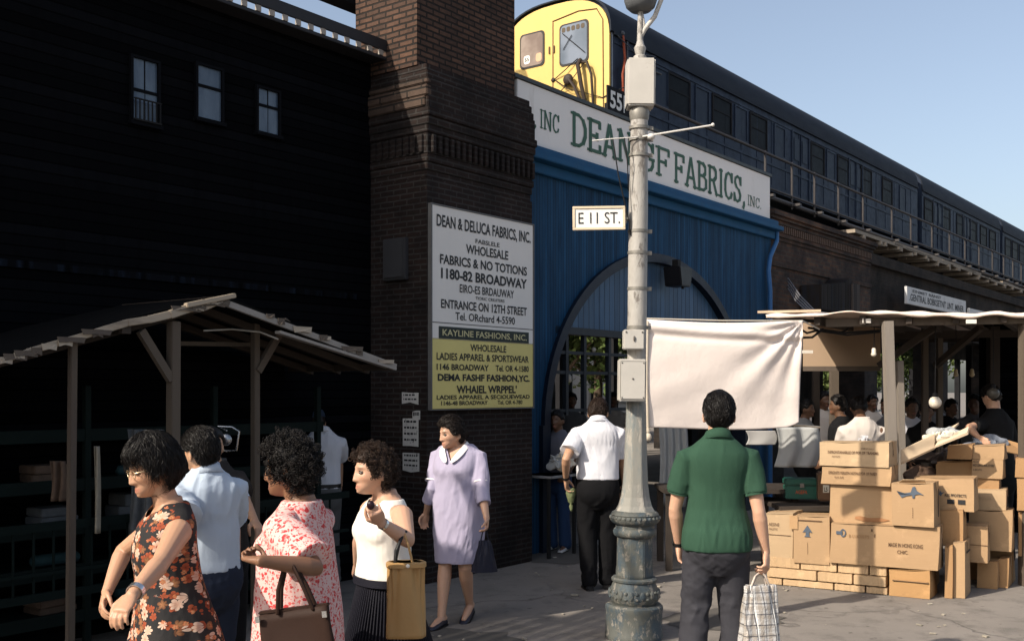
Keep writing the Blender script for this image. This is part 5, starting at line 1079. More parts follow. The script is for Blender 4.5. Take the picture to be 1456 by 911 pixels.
def floral(name):
    b = NB(name); v = b.coord((1,.8,1)); col = b.mix(b.noise(v, 9, 5), (.010,.011,.014), (.035,.032,.03))
    def layer(col, sc, petals, c_in, c_pet, c_edge, rad, seed, thr):
        off = b.n('ShaderNodeVectorMath', operation='ADD'); b.l(v, off.inputs[0]); off.inputs[1].default_value = (seed, seed*.7, seed*1.3)
        vo = b.n('ShaderNodeTexVoronoi'); vo.inputs['Scale'].default_value = sc; vo.inputs['Randomness'].default_value = .8; b.l(off.outputs[0], vo.inputs['Vector'])
        df = b.n('ShaderNodeVectorMath', operation='SUBTRACT'); b.l(off.outputs[0], df.inputs[0]); b.l(vo.outputs['Position'], df.inputs[1])
        s = b.n('ShaderNodeSeparateXYZ'); b.l(df.outputs[0], s.inputs[0]); cs = b.n('ShaderNodeSeparateColor'); b.l(vo.outputs['Color'], cs.inputs[0])
        an = b.math('ARCTAN2', s.outputs[2], b.math('ADD', s.outputs[0], b.math('MULTIPLY', s.outputs[1], .7)))
        pet = b.math('ABSOLUTE', b.math('COSINE', b.math('ADD', b.math('MULTIPLY', an, petals/2), b.math('MULTIPLY', cs.outputs[0], 6))))
        d = b.math('MULTIPLY', vo.outputs['Distance'], 1.0)
        lim = b.math('MULTIPLY', b.math('ADD', b.math('MULTIPLY', b.math('POWER', pet, .6), .45), .55), rad)
        rr = b.math('DIVIDE', d, lim)
        on = b.math('MULTIPLY', b.math('LESS_THAN', rr, 1.0), b.math('LESS_THAN', cs.outputs[1], thr))
        pc = b.mix(b.ramp(rr, .25, .95), c_pet, c_edge); pc = b.mix(b.math('MULTIPLY', b.ramp(pet, .0, .35, (1,1,1,1), (0,0,0,1)), .7), pc, c_in)
        pc = b.mix(b.ramp(rr, .18, .3, (1,1,1,1), (0,0,0,1)), pc, c_in)
        return b.mix(on, col, pc)
    col = layer(col, 27, 5, (.05,.02,.01), (.22,.045,.02), (.30,.07,.03), .45, 1.7, .75)
    col = layer(col, 22, 6, (.10,.05,.015), (.33,.15,.07), (.14,.06,.03), .42, 4.1, .6)
    col = layer(col, 18.5, 8, (.25,.05,.025), (.50,.30,.21), (.55,.40,.31), .43, 8.3, .78)
    col = layer(col, 34, 5, (.2,.08,.03), (.50,.24,.12), (.4,.12,.05), .34, 12.3, .4)
    return b.out(col, .8, .2, b.bump(b.noise(b.coord((1,1,.4)), 14, 5), .3, .012))
def pinkprint(name):
    b = NB(name); v = b.coord(); nz = b.n('ShaderNodeTexNoise'); nz.inputs['Scale'].default_value = 30; b.l(v, nz.inputs['Vector']); sc = b.n('ShaderNodeVectorMath', operation='SCALE'); sc.inputs['Scale'].default_value = .03; b.l(nz.outputs['Color'], sc.inputs[0]); ad = b.n('ShaderNodeVectorMath', operation='ADD'); b.l(v, ad.inputs[0]); b.l(sc.outputs[0], ad.inputs[1])
    col = b.mix(b.noise(v, 8, 4), (.56,.37,.34), (.64,.45,.42))
    for s_, th, c in ((62, .34, (.50,.05,.05)), (88, .32, (.62,.13,.12)), (46, .27, (.42,.04,.045)), (90, .3, (.55,.2,.19))):
        vo = b.n('ShaderNodeTexVoronoi'); vo.inputs['Scale'].default_value = s_; b.l(ad.outputs[0], vo.inputs['Vector']); cs = b.n('ShaderNodeSeparateColor'); b.l(vo.outputs['Color'], cs.inputs[0])
        on = b.math('MULTIPLY', b.math('LESS_THAN', vo.outputs['Distance'], b.math('MULTIPLY', b.math('ADD', cs.outputs[1], .5), th)), b.math('LESS_THAN', cs.outputs[0], .62)); col = b.mix(on, col, c)
    return b.out(col, .85, .15, b.bump(b.noise(b.coord((1,1,.4)), 14, 5), .3, .012))
TM = [(.78,.12,.095,0),(.84,.165,.12,-.01),(.92,.168,.122,-.01),(1.0,.155,.11,-.002),(1.1,.147,.104,.005),(1.2,.157,.112,.005),(1.3,.172,.118,.0),(1.37,.172,.110,-.006),(1.415,.138,.088,-.014),(1.45,.098,.070,-.02),(1.49,.064,.058,-.022)]
TF = [(.78,.12,.10,0),(.84,.170,.125,-.012),(.92,.172,.125,-.01),(1.0,.152,.11,.0),(1.08,.13,.10,.004),(1.17,.136,.105,.008),(1.25,.148,.118,.014),(1.32,.154,.106,.006),(1.37,.148,.088,-.006),(1.41,.118,.072,-.014),(1.45,.080,.058,-.02),(1.49,.054,.05,-.022)]
def csec(*secs):
    """body sections resampled on a smooth curve"""
    a = np.array(secs, float); n = len(a); out = []
    for i in range(n-1):
        p0, p1, p2, p3 = a[max(i-1,0)], a[i], a[i+1], a[min(i+2,n-1)]
        for t in (0, .25, .5, .75): out.append(tuple(.5*(2*p1+(p2-p0)*t+(2*p0-5*p1+4*p2-p3)*t*t+(3*p1-p0-3*p2+p3)*t**3)))
    out.append(tuple(a[-1])); return out
class Fig:
    def __init__(s, px, Y, h, face, fem=False, neck=None, head=None, wide=1.0, deep=1.0, heel=0, bust=0, py_ground=None):
        s.s = h/1.72; s.fem = fem; s.wide = wide; s.deep = deep; s.bust = bust
        X = (px-CX)/FPX*Y; f = Vector((face[0], face[1], 0)).normalized(); s.rz = math.atan2(-f.x, f.y)
        s.M = Matrix.Translation((X, Y, 0)) @ Matrix.Rotation(s.rz, 4, 'Z'); s.Mi = s.M.inverted(); s.Y = Y
        s.neck = Vector((0, -.015, 1.47))*s.s
        if neck: q = s.Mi @ P(neck[0], neck[1], Y+(neck[2] if len(neck) > 2 else 0)); s.neck = q
        s.sec = TF if fem else TM; s.kids = []; s.arms = {}; s.legs = {}
        s.hyaw = 0; s.hp = 0; s.hr = 0
    def L(s, px, py, dy=0): return s.Mi @ P(px, py, s.Y+dy)
    def C(s, z):
        k = (z-.93)/.54; kk = max(0, k); n0 = Vector((0, -.015*min(1,kk), 0))*s.s
        off = s.neck-Vector((0,-.015,1.47))*s.s
        return Vector((off.x*kk**1.3, off.y*kk**1.3, z*s.s+off.z*kk))+n0
    def ring(s, z, w, d, yo, n=28, p=2.35, grow=0):
        c = s.C(z); r = []
        for i in range(n):
            a = 2*math.pi*i/n; ca, sa = math.cos(a), math.sin(a)
            r.append(c+Vector(((w*s.s*s.wide+grow)*math.copysign(abs(ca)**(2/p), ca), (yo*s.s+(d*s.s*s.deep+grow)*math.copysign(abs(sa)**(2/p), sa)), 0)))
        return r
    def torso(s, m, grow=0, z0=0, z1=9, boxy=0, hem=0):
        rs_ = []
        for z, w, d, yo in csec(*s.sec):
            if z0 <= z <= z1:
                if boxy and z < 1.3: w = max(w, boxy); d = max(d, boxy*.70)
                rs_.append(s.ring(z, w, d, yo, grow=grow+hem*max(0, min(1, (1.08-z)/.12))-(.006 if z > 1.45 else 0)))
        m.loft(rs_)
        if s.bust and z1 > 1.2:
            for q in (-1, 1): c = s.C(1.245)+Vector((q*.072, .07*s.deep, 0))*s.s; m.ell(c, tuple(v*s.s*s.bust+grow for v in (.066,.062,.066)), 16, 10)
    def shoulder(s, side): w = (.160 if s.fem else .178)*s.wide; return s.C(1.375)+Vector((side*w, -.012, -.028))*s.s
    def ray(s, px, py, c, Ln, near):
        o = s.Mi @ Vector((0,0,EYE)); d = ((s.Mi @ P(px, py, s.Y))-o).normalized(); t = (c-o).dot(d); q = o+d*t; h = (q-c).length
        if h >= Ln: return q
        k = math.sqrt(Ln*Ln-h*h); return q+d*(-k if near else k)
    def arm(s, side, e, w, tip, near=True, near2=None, nearh=None, pn=None, curl=.35, ul=.29, fl=.245, thumb=None, splay=.0):
        S = s.shoulder(side); k = s.s
        g = lambda v, c, Ln, nr: (s.ray(v[0], v[1], c, Ln*k, nr) if len(v) == 2 else Vector(v)*k)
        E = g(e, S, ul, near); Wr = g(w, E, fl, near if near2 is None else near2); T = g(tip, Wr, .17, near if nearh is None else nearh)
        s.arms[side] = (S, E, Wr, T, pn, curl, thumb, splay); return s
    def armseg(s, m, side, r=(.056,.050,.043,.037,.036,.040,.034,.026,.024), grow=0, upto=1.0, fat=1.0, start=.0):
        S, E, Wr = s.arms[side][:3]; k = s.s*fat; pts = []; rr = []
        for i, u in enumerate((0, .25, .6, .9, 1.0)): pts.append(S.lerp(E, u)); rr.append(r[i]*k+grow)
        for i, u in enumerate((.18, .5, .85, 1.0)): pts.append(E.lerp(Wr, u)); rr.append(r[5+i]*k+grow)
        m.tube(pts, rr, 14)
    def hand(s, m, side):
        S, E, Wr, T, pn, curl, thumb, splay = s.arms[side]; k = s.s*(.94 if s.fem else 1.0); d = (T-Wr).normalized()
        n = Vector(pn) if pn is not None else Vector((-side, 0, 0)); n = (n-d*n.dot(d)).normalized(); b = d.cross(n)
        if thumb is None: b = b if b.dot(Vector((0,1,0))) > 0 else -b
        elif b.dot(Vector(thumb)) < 0: b = -b
        rings = []
        for u, w_, t_ in ((-.02,.024,.020),(.0,.026,.019),(.03,.036,.019),(.06,.041,.016),(.085,.040,.013),(.094,.034,.009)):
            c = Wr+d*u*k; rings.append([c+b*(math.cos(a)*w_*k)+n*(math.sin(a)*t_*k) for a in np.linspace(0, 2*math.pi, 16, endpoint=False)])
        m.loft(rings)
        s.grip = {} if not hasattr(s, 'grip') else s.grip
        tips = []
        for i, (Ln, rad) in enumerate(((.072,.0088),(.080,.0092),(.074,.0088),(.058,.0078))):
            o = (1.5-i)*.0205; base = Wr+d*.080*k+b*o*k+n*.0*k; th = (.15+curl*(.55+.12*i)); pts = [base]; p = base; sp = splay*(1.5-i)*.14
            for j, fr in enumerate((.45,.30,.25)):
                dr = (d*math.cos(th)+n*math.sin(th)+b*sp).normalized(); p = p+dr*Ln*fr*k; pts.append(p); th += curl*(1.15, .75)[min(j,1)]
            m.tube(pts, [rad*k, rad*.98*k, rad*.9*k, rad*.75*k], 8); tips.append(pts)
        tb = Wr+d*.018*k+b*.022*k; t1 = tb+(d*.62+b*.62+n*.25).normalized()*.046*k; t2 = t1+(d*.85+b*(.30-.5*curl)+n*(.25+.6*curl)).normalized()*.034*k; t3 = t2+(d*.8+b*(.05-.7*curl)+n*(.2+.7*curl)).normalized()*.026*k
        m.tube([tb, t1, t2, t3], [.016*k,.0125*k,.0105*k,.0085*k], 8); s.grip[side] = (tips[1][1]+n*.012*k, d, n, b)
    def leg(s, side, knee=None, ank=None, toe=None):
        H = Vector((side*.088*s.wide, 0, .88))*s.s; K = Vector(knee)*s.s if knee else Vector((side*.092, .02, .49))*s.s; An = Vector(ank)*s.s if ank else Vector((side*.095, -.02, .085))*s.s
        T = Vector(toe).normalized() if toe else Vector((side*.15, 1, 0)).normalized(); s.legs[side] = (H, K, An, T); return s
    def legseg(s, m, side, r=(.088,.078,.058,.054,.058,.054,.036,.034), grow=0):
        H, K, An, T = s.legs[side]; k = s.s; m.tube([H, H.lerp(K,.45), H.lerp(K,.9), K, K.lerp(An,.25), K.lerp(An,.4), K.lerp(An,.85), An], [v*k+grow for v in r], 14)
        m.tube([An+Vector((0,0,-.02))*k-T*.03*k, An+T*.08*k+Vector((0,0,-.045))*k, An+T*.16*k+Vector((0,0,-.06))*k], [.036*k,.034*k,.022*k], 10)
    def headmat(s):
        return Matrix.Translation(s.hc) @ Matrix.Rotation(s.hyaw, 4, 'Z') @ Matrix.Rotation(s.hp, 4, 'X') @ Matrix.Rotation(s.hr, 4, 'Y') @ Matrix.Scale(s.s*s.hs, 4)
    def head(s, yaw=0, pitch=0, roll=0, at=None, hs=1.0):
        s.hyaw, s.hp, s.hr, s.hs = R(yaw), R(pitch), R(roll), hs
        s.hc = s.L(*at) if at else s.C(1.47)+Vector((0,.028,.135))*s.s; s.HM = s.headmat(); return s
    def body(s, skin, skin_c, label, vox=.005, group=None, lip=(.36,.10,.085), brow=(.03,.02,.015), ears=True, fat=1.0, eyes=True):
        m = MB(); s.torso(m)
        nb = s.C(1.43)+Vector((0,-.01,0))*s.s; hb = s.HM @ Vector((0,-.015,-.055)); r = (.052 if s.fem else .060)*s.s
        m.tube([nb+Vector((0,-.01,-.05)), nb, nb.lerp(hb,.5), hb], [r*1.35, r*1.12, r*.98, r*.95], 16)
        d = sphere_dirs(72, 60); hp = head_pts(d, s.fem); pts = [s.HM @ Vector(p) for p in hp]; m.loft([pts[k*72:(k+1)*72] for k in range(61)])
        if ears:
            Mr = (s.HM.to_3x3()).normalized()
            for q in (-1, 1):
                c = s.HM @ Vector((q*.081, -.016, -.014)); m.ell(c, (.010*s.s,.019*s.s,.034*s.s), 12, 10, Mr @ Matrix.Rotation(q*.35, 3, 'Z') @ Matrix.Rotation(-.2, 3, 'X'))
        for side in s.arms: s.armseg(m, side, fat=fat); s.hand(m, side)
        for side in s.legs: s.legseg(m, side)
        me = remesh(m, vox, 2, .4)
        co = co_of(me); Hi = np.array(s.HM.inverted()); q = co@Hi[:3,:3].T+Hi[:3,3]; col = np.ones((len(co),4), np.float32); col[:,:3] = skin_c
        inh = (np.abs(q[:,2]) < .125) & (q[:,1] > .035) & (np.abs(q[:,0]) < .09)
        def paint(w_, c): col[:,:3] = col[:,:3]*(1-w_[:,None])+np.array(c)[None]*w_[:,None]
        lipw = np.exp(-(np.abs(q[:,0])/.023)**4-((q[:,2]+.0725)/.0105)**4)*inh; paint(lipw*.75, lip)
        paint(np.exp(-(np.abs(q[:,0])/.020)**4-((q[:,2]+.0725)/.0022)**2)*inh*.7, tuple(c*.35 for c in lip))
        brw = np.exp(-((np.abs(q[:,0])-.031)/.019)**4-((q[:,2]-.0235-.10*np.clip(.031-np.abs(q[:,0]),-.02,.02))/.0042)**2)*inh; paint(brw*.8, brow)
        chk = np.exp(-((np.abs(q[:,0])-.045)/.02)**2-((q[:,2]+.03)/.022)**2)*inh; paint(chk*.22, tuple(a*b for a, b in zip(skin_c, (1.05,.72,.66))))
        for side in s.arms:
            Tt = np.array(s.arms[side][3]); dd = np.linalg.norm(co-Tt, axis=1); paint(np.clip(1-dd/.12,0,1)*.25, tuple(a*b for a, b in zip(skin_c,(.95,.72,.64))))
        at = me.color_attributes.new('tone', 'FLOAT_COLOR', 'POINT'); at.data.foreach_set('color', col.ravel())
        o = link('person', me, skin_mat(skin, skin_c)); o.matrix_world = s.M; tag(o, label, 'person', group); s.o = o
        # eyes
        for q in ((-1, 1) if eyes else ()):
            e = MB(); 
            for mi, (rr, dy, ff) in enumerate(((.0118, 0, 1),)):
                M3 = s.HM.to_3x3(); e.ell(s.HM @ Vector((q*.031, .0735, .001)), (1,1,1), 14, 10, M3 @ Matrix.Diagonal((.0135,.0125,.0095)))
            eo = e.build('eye', MATS.get('eye_white') or pbr('eye_white', (.20,.165,.14), .3, .05, 5, 0, spec=.5), o, smooth='all')
            e = MB(); e.ell(s.HM @ Vector((q*.0315, .0805, .001)), (1,1,1), 12, 8, s.HM.to_3x3() @ Matrix.Diagonal((.0072,.0066,.0074))); e.build('iris', pbr('iris', (.02,.012,.008), .2, .1, 5, 0, spec=.6), eo, smooth='all')
            e = MB(); pts = [s.HM @ Vector((q*.031+x*.015, .0845-.22*abs(x)**2*.03-(.004 if abs(x) > .9 else 0), .0085-.006*x*x)) for x in (-1,-.5,0,.5,1)]; e.tube(pts, [.0012,.0022,.0026,.0022,.0012], 6); e.build('eyelid', pbr('lash', (.03,.018,.014), .6, .1, 5, 0), eo, smooth='all')
        return o
    def part(s, name, me_or_mb, mat, smooth=True, **kw):
        if isinstance(me_or_mb, MB): return me_or_mb.build(name, mat, s.o, smooth=smooth, **kw)
        return link(name, me_or_mb, mat, s.o)
    def garment(s, name, m, mat, vox=.007, amp=.004, freq=18, seed=1, sm=3, cut=None, aniso=(1,1,.45), extra=None, off=0):
        me = remesh(m, vox, sm)
        if amp: folds(me, amp, freq, seed, aniso, extra); folds(me, amp*.35, freq*2.3, seed+9, aniso)
        if cut is not None:
            c = co_of(me)/s.s; kill = cut(c); bm = bmesh.new(); bm.from_mesh(me); bm.verts.ensure_lookup_table()
            bmesh.ops.delete(bm, geom=[bm.verts[i] for i in np.nonzero(kill)[0]], context='VERTS')
            for _ in range(2):
                bv = [v for v in bm.verts if v.is_boundary]; new = {}
                for v in bv:
                    nb = [e.other_vert(v) for e in v.link_edges if e.is_boundary]
                    if len(nb) == 2: new[v] = v.co*.4+(nb[0].co+nb[1].co)*.3
                for v, c_ in new.items(): v.co = c_
            bm.to_mesh(me); bm.free()
        return link(name, me, mat, s.o)
    def sleeve(s, m, side, upto=.62, grow=.014, flare=.014, fore=None):
        S, E, Wr = s.arms[side][:3]; k = s.s; c = s.C(1.40)
        pts = [c.lerp(S, .5)+Vector((0,0,.0))*k, S, S.lerp(E, .3), S.lerp(E, upto)]; r = [.050*k+grow, .055*k+grow, .052*k+grow+flare*.5, .047*k+grow+flare]
        if fore: pts = [pts[0], S, S.lerp(E,.45), E.lerp(S,.05), E.lerp(Wr, fore)]; r = [.050*k+grow,.056*k+grow,.052*k+grow+flare*.4,.044*k+grow+flare*.5,.036*k+grow+flare]
        # flat ended
        m.tube(pts, r, 18, round_ends=False)
    def hair_shell(s, mat, th=.014, low=0, noise_a=.004, nf=60, name='hair', th_top=None, fringe=0, strands=0, slen=.05, flow='back', seed=3, swidth=.0016, lift=.006, wave=0, bob=None):
        nu, nv = 96, 72; d = sphere_dirs(nu, nv); p = head_pts(d, s.fem)/1.0
        az = np.abs(np.arctan2(d[:,0], d[:,1])); hl = hairline(az, 0)-low*sst(.9, 1.3, az)-fringe*(1-sst(.5, .9, az))
        msk = sst(-.012, .010, p[:,2]-hl); q = d*np.array([1,1,.7]); q /= np.linalg.norm(q,axis=1)[:,None]
        rs_ = np.random.RandomState(seed); nz = np.zeros(len(p))
        for i in range(6): e = rs_.normal(size=3); nz += np.sin(p@e*nf*(.5+.35*i)+rs_.rand()*6)/(1+.4*i)
        tt = th*(1+.35*sst(.0,.11,p[:,2])) if th_top is None else th+(th_top-th)*sst(-.02,.1,p[:,2])
        if bob is not None: tt = tt+bob*np.exp(-((p[:,2]+.02)/.05)**2)*sst(.9,1.6,az)
        out_ = p*1.0+q*((tt+noise_a*nz*.4)*msk-.014*(1-msk))[:,None]
        m = MB(); pts = [s.HM @ Vector(v) for v in out_]; m.loft([pts[k*nu:(k+1)*nu] for k in range(nv+1)])
        o = s.part(name, m, mat, smooth='all')
        if strands:
            idx = np.nonzero((msk > .35))[0]; ms = MB(); rs2 = random.Random(seed); vs = []; fs = []
            from mathutils.kdtree import KDTree
            kd = KDTree(len(out_)); [kd.insert(Vector(v), i) for i, v in enumerate(out_)]; kd.balance()
            for _ in range(strands):
                i = int(rs2.choice(idx)); P_ = Vector(out_[i]); n = Vector(q[i])
                if flow == 'back': f = Vector((P_.x*2.0, -1, -.35-(.9 if P_.y < -.03 else 0)))
                elif flow == 'down': f = Vector((P_.x*5, P_.y*5, -1.0))
                elif flow == 'side': f = Vector((1.0, -.5, -.4))
                else: f = Vector((rs2.gauss(0,1), rs2.gauss(0,1), rs2.gauss(0,1)))
                f += Vector((rs2.gauss(0,.28), rs2.gauss(0,.28), rs2.gauss(0,.28))); f = f-n*f.dot(n); f.normalize(); sd = f.cross(n); cur = P_+n*.001; L_ = slen*rs2.uniform(.5,1.2); pr = []
                ph = rs2.random()*6; lf = rs2.uniform(.1, 1)*lift; tl_ = rs2.gauss(0,.75)
                for j in range(6):
                    u = j/5; pr.append((cur+n*(.0008+lf*math.sin(u*2.9+.25))+sd*(wave*math.sin(u*5+ph)), (sd*math.cos(tl_)+n*math.sin(tl_))*(swidth*(1-u*.85))))
                    cur = cur+f*L_/5; c0, ii, _d = kd.find(cur); n = Vector(q[ii]); h0 = (cur-c0).dot(n)
                    if out_[ii][2] > hl[ii]-.03: cur = cur-n*h0*.9+n*.001
                    f = (f-n*f.dot(n)*.8); f.normalize()
                b0 = len(vs)
                for a, w_ in pr: vs += [s.HM @ (a-w_), s.HM @ (a+w_)]
                for j in range(5): fs.append((b0+2*j, b0+2*j+1, b0+2*j+3, b0+2*j+2))
            ms.add(vs, fs); ms.build('strands', mat, o, smooth='all', fix=False)
        return o
    def curls(s, mat, n=420, rad=.055, cr=.010, low=.03, seed=2, tube=.0021, name='hair', squash=(1,1,1), fringe=0.0, turns=2.4):
        o = s.hair_shell(mat, rad*.40, low, .010, 70, name, seed=seed, fringe=fringe)
        d = sphere_dirs(48, 36); p = head_pts(d, s.fem); az = np.abs(np.arctan2(d[:,0], d[:,1])); hl = hairline(az)-low*sst(.9,1.3,az)-fringe*(1-sst(.5,.9,az)); idx = np.nonzero(p[:,2] > hl+.004)[0]; wts = np.sin(np.arccos(np.clip(d[idx,2],-1,1)))+.02; wts /= wts.sum(); rs_ = np.random.RandomState(seed); m = MB()
        for i in rs_.choice(idx, n, p=wts):
            b0 = Vector(p[i]); nrm = Vector(d[i]*np.array(squash)); 
            if nrm.z < 0: nrm.z *= .5
            nrm.normalize(); ax = Vector(rs_.normal(size=3))+nrm*.3+Vector((0,0,-.5)); ax.normalize(); a1 = ax.orthogonal().normalized(); a2 = ax.cross(a1)
            c = b0+nrm*rad*rs_.uniform(.55,1.08)+Vector(rs_.normal(size=3))*.006; r0 = cr*rs_.uniform(.6,1.25); L_ = cr*rs_.uniform(1.2,3.2); tn = turns*rs_.uniform(.6,1.2); K = int(tn*9); pts = []
            for j in range(K+1): u = j/K; an = 6.283*tn*u; pts.append(s.HM @ (c+ax*L_*(u-.5)+(a1*math.cos(an)+a2*math.sin(an))*r0*(1-.3*u)))
            m.tube(pts, [tube*s.s*(1-.5*abs(2*j/K-1)**2) for j in range(K+1)], 4, round_ends=False)
        m.build('curls', mat, o, smooth='all', fix=False); return o
    def band(s, name, side, u, r, w_, mat, seg='fore', grow=.003):
        S, E, Wr = s.arms[side][:3]; a, b_ = (E, Wr) if seg == 'fore' else (S, E); c = a.lerp(b_, u); d = (b_-a).normalized(); r0 = d.orthogonal().normalized(); r1 = d.cross(r0); m = MB()
        rg = []
        for dd, rr in ((-w_/2, r), (-w_/2, r+grow), (w_/2, r+grow), (w_/2, r), (-w_/2, r)): rg.append([c+d*dd+(r0*math.cos(t)+r1*math.sin(t))*rr for t in np.linspace(0, 6.283, 24, endpoint=False)])
        m.loft(rg, closed=False); return s.part(name, m, mat)
    def collar(s, mat, r=.064, h=.036, name='collar', tilt=.016):
        m = MB(); rg = []
        for hh, rr in ((0, r+.002), (h, r-.005), (h+.003, r+.000), (h*.5,r+.008), (-.008, r+.024), (-.010, r+.020), (h-.008, r-.003)):
            ring = []
            for i in range(28):
                a = math.pi/2+.20+(2*math.pi-.40)*i/27; ca, sa = math.cos(a), math.sin(a)
                ring.append(s.C(1.462)+Vector((rr*ca*1.08*s.wide, rr*sa*1.0-.018, hh-sa*tilt*1.6-.010-(.02 if sa > .6 and hh < h*.5 else 0)))*s.s)
            rg.append(ring)
        vs = [p for r_ in rg for p in r_]; fs = [(k*28+i, k*28+i+1, (k+1)*28+i+1, (k+1)*28+i) for k in range(6) for i in range(27)]; m.add(vs, fs); return s.part(name, m, mat, smooth='all')
    def trousers(s, mat, waist=1.0, r=(.104,.094,.078,.075,.078,.084), belt=None, seed=5, amp=.006, vox=.008):
        m = MB(); rs_ = [s.ring(z, w, d, yo, grow=.012) for z, w, d, yo in csec((.70,.085,.07,0),(.74,.125,.10,-.002),(.78,.155,.120,-.006),(.82,.168,.130,-.012),(.86,.174,.132,-.014),(.92,.174,.128,-.01),(.97,.162,.116,-.004),(waist+.02,.152,.108,0))]; m.loft(rs_); k = s.s
        for side in s.legs:
            H, K, An, T = s.legs[side]; m.tube([H+Vector((0,0,-.0)), H.lerp(K,.4), H.lerp(K,.92), K.lerp(An,.2), K.lerp(An,.6), An+Vector((0,0,.0))*k], [v*k for v in r], 18)
        z0 = .35*k
        o = s.garment('trousers', m, mat, vox, amp, 13, seed, sm=6, aniso=(1,1,.8), extra=lambda c: .12+1.2*np.exp(-((c[:,2]-.45)/.14)**2)+.8*np.exp(-((c[:,2]-.72)/.08)**2)+1.2*np.exp(-((c[:,2]-.12)/.08)**2))
        if belt: q = MB(); q.loft([s.ring(z, .153, .109, 0, grow=g) for z, g in ((waist-.015,.02),(waist-.015,.026),(waist+.02,.026),(waist+.02,.02))]); s.part('belt', q, belt)
        return o
    def shoe(s, side, mat, w_=.045, low=True):
        H, K, An, T = s.legs[side]; k = s.s; m = MB(); b = Vector((T.y,-T.x,0)); heel = An-T*.055*k; heel.z = max(.0, An.z-.085*k); rings = []
        for u, wd, hh in ((0,.030,.055),(.03,.036,.075),(.09,.040,.075),(.15,.044,.055),(.20,.044,.042),(.245,.034,.032),(.265,.016,.022)):
            c = heel+T*u*k; ring = []
            for t in np.linspace(0, 6.283, 16, endpoint=False): ring.append(c+b*(math.cos(t)*wd*k)+Vector((0,0,(max(-1.,math.sin(t))*.5+.5)*hh*k)))
            rings.append(ring)
        m.loft(rings); o = s.part('shoe', m, mat); q = MB(); q.loft([[heel+T*(u*1.0-.004)*k+b*x*wd*1.06*k+Vector((0,0,z)) for x, z in ((-1,0.001),(1,0.001),(1,.014*k),(-1,.014*k))] for u, wd in ((0,.03),(.09,.04),(.2,.045),(.27,.02))]); q.build('sole', pbr('sole', (.015,.013,.012), .6, .3, 9), o); return o
SK_L = (.52,.315,.215); SK_M = (.45,.265,.165); SK_D = (.20,.105,.062)
metal = pbr('watch_steel', (.6,.6,.6), .2, .1, 20, 0, metal=.9); strapm = pbr('watch_strap', (.012,.012,.012), .4, .2, 20, .1)
shoe_blk = pbr('shoe_black', (.010,.010,.011), .28, .2, 9, .1, spec=.5)
# ---- man in the green polo, back to us
f = Fig(1019, 5.87, 1.71, (.02, 1), wide=.98); f.head(yaw=-6, at=(1022, 589, 0), hs=1.0)
f.arm(-1, (960, 722), (965, 775), (971, 818), near=False, near2=False, nearh=False, pn=(.9,-.45,0), curl=.55, thumb=(0,1,0)); f.arm(1, (1079, 727), (1089, 785), (1091, 826), near=True, near2=False, nearh=True, pn=(-.85,.5,0), curl=.75, thumb=(0,1,0))
f.leg(-1, knee=(-.115,.03,.49), ank=(-.15,-.03,.085)); f.leg(1, knee=(.10,.05,.49), ank=(.105,.02,.085)); f.body('skin_green_man', SK_L, 'man in a green polo shirt and charcoal trousers beside the lamp post', .0045)
poly = cloth('polo_green', (.026,.064,.041), .08, .3, 500, .9, .2)
m = MB(); f.torso(m, grow=.014, z0=.84, z1=1.495, boxy=.158, hem=.020)
for sd_ in (-1, 1): f.sleeve(m, sd_, .66, .014, .012)
pg = f.garment('polo_shirt', m, poly, .0065, .010, 10, 4, 6, extra=lambda c: .55+1.0*np.exp(-((c[:,2]-.98)/.16)**2)+.8*np.exp(-((np.abs(c[:,0])-.17)/.05)**2)); f.collar(poly, .066, .040, tilt=.02)
for sd_ in (-1, 1): 
    f.band('cuff', sd_, .64, .061*f.s, .026, poly, 'upper', .0035)
m = MB(); m.loft([f.ring(z, .17, .121, -.01, grow=g) for z, g in ((.845,.0165),(.845,.019),(.875,.019),(.875,.0165))]); 
grey_tr = cloth('charcoal_wool', (.035,.035,.042), .1, .2, 600, .8, .25); f.trousers(grey_tr, .96, (.104,.098,.086,.084,.086,.094), seed=8, amp=.010)
for sd_ in (-1, 1): f.shoe(sd_, shoe_blk)
f.hair_shell(hair_black, .010, -.006, .006, 60, th_top=.015, strands=9000, slen=.045, flow='back', seed=4, swidth=.0010, lift=.008)
w_ = f.band('wristwatch', -1, .93, .029*f.s, .020, strapm, grow=.004); S, E2, Wr = f.arms[-1][:3]; m = MB(); c = E2.lerp(Wr, .93)+Vector((-.033,-.004,0))*f.s; m.ell(c, (.006,.016,.016), 12, 8); m.build('dial', pbr('dial', (.02,.02,.02), .15, .1, 9, 0), w_, smooth=True)
gm_f = f
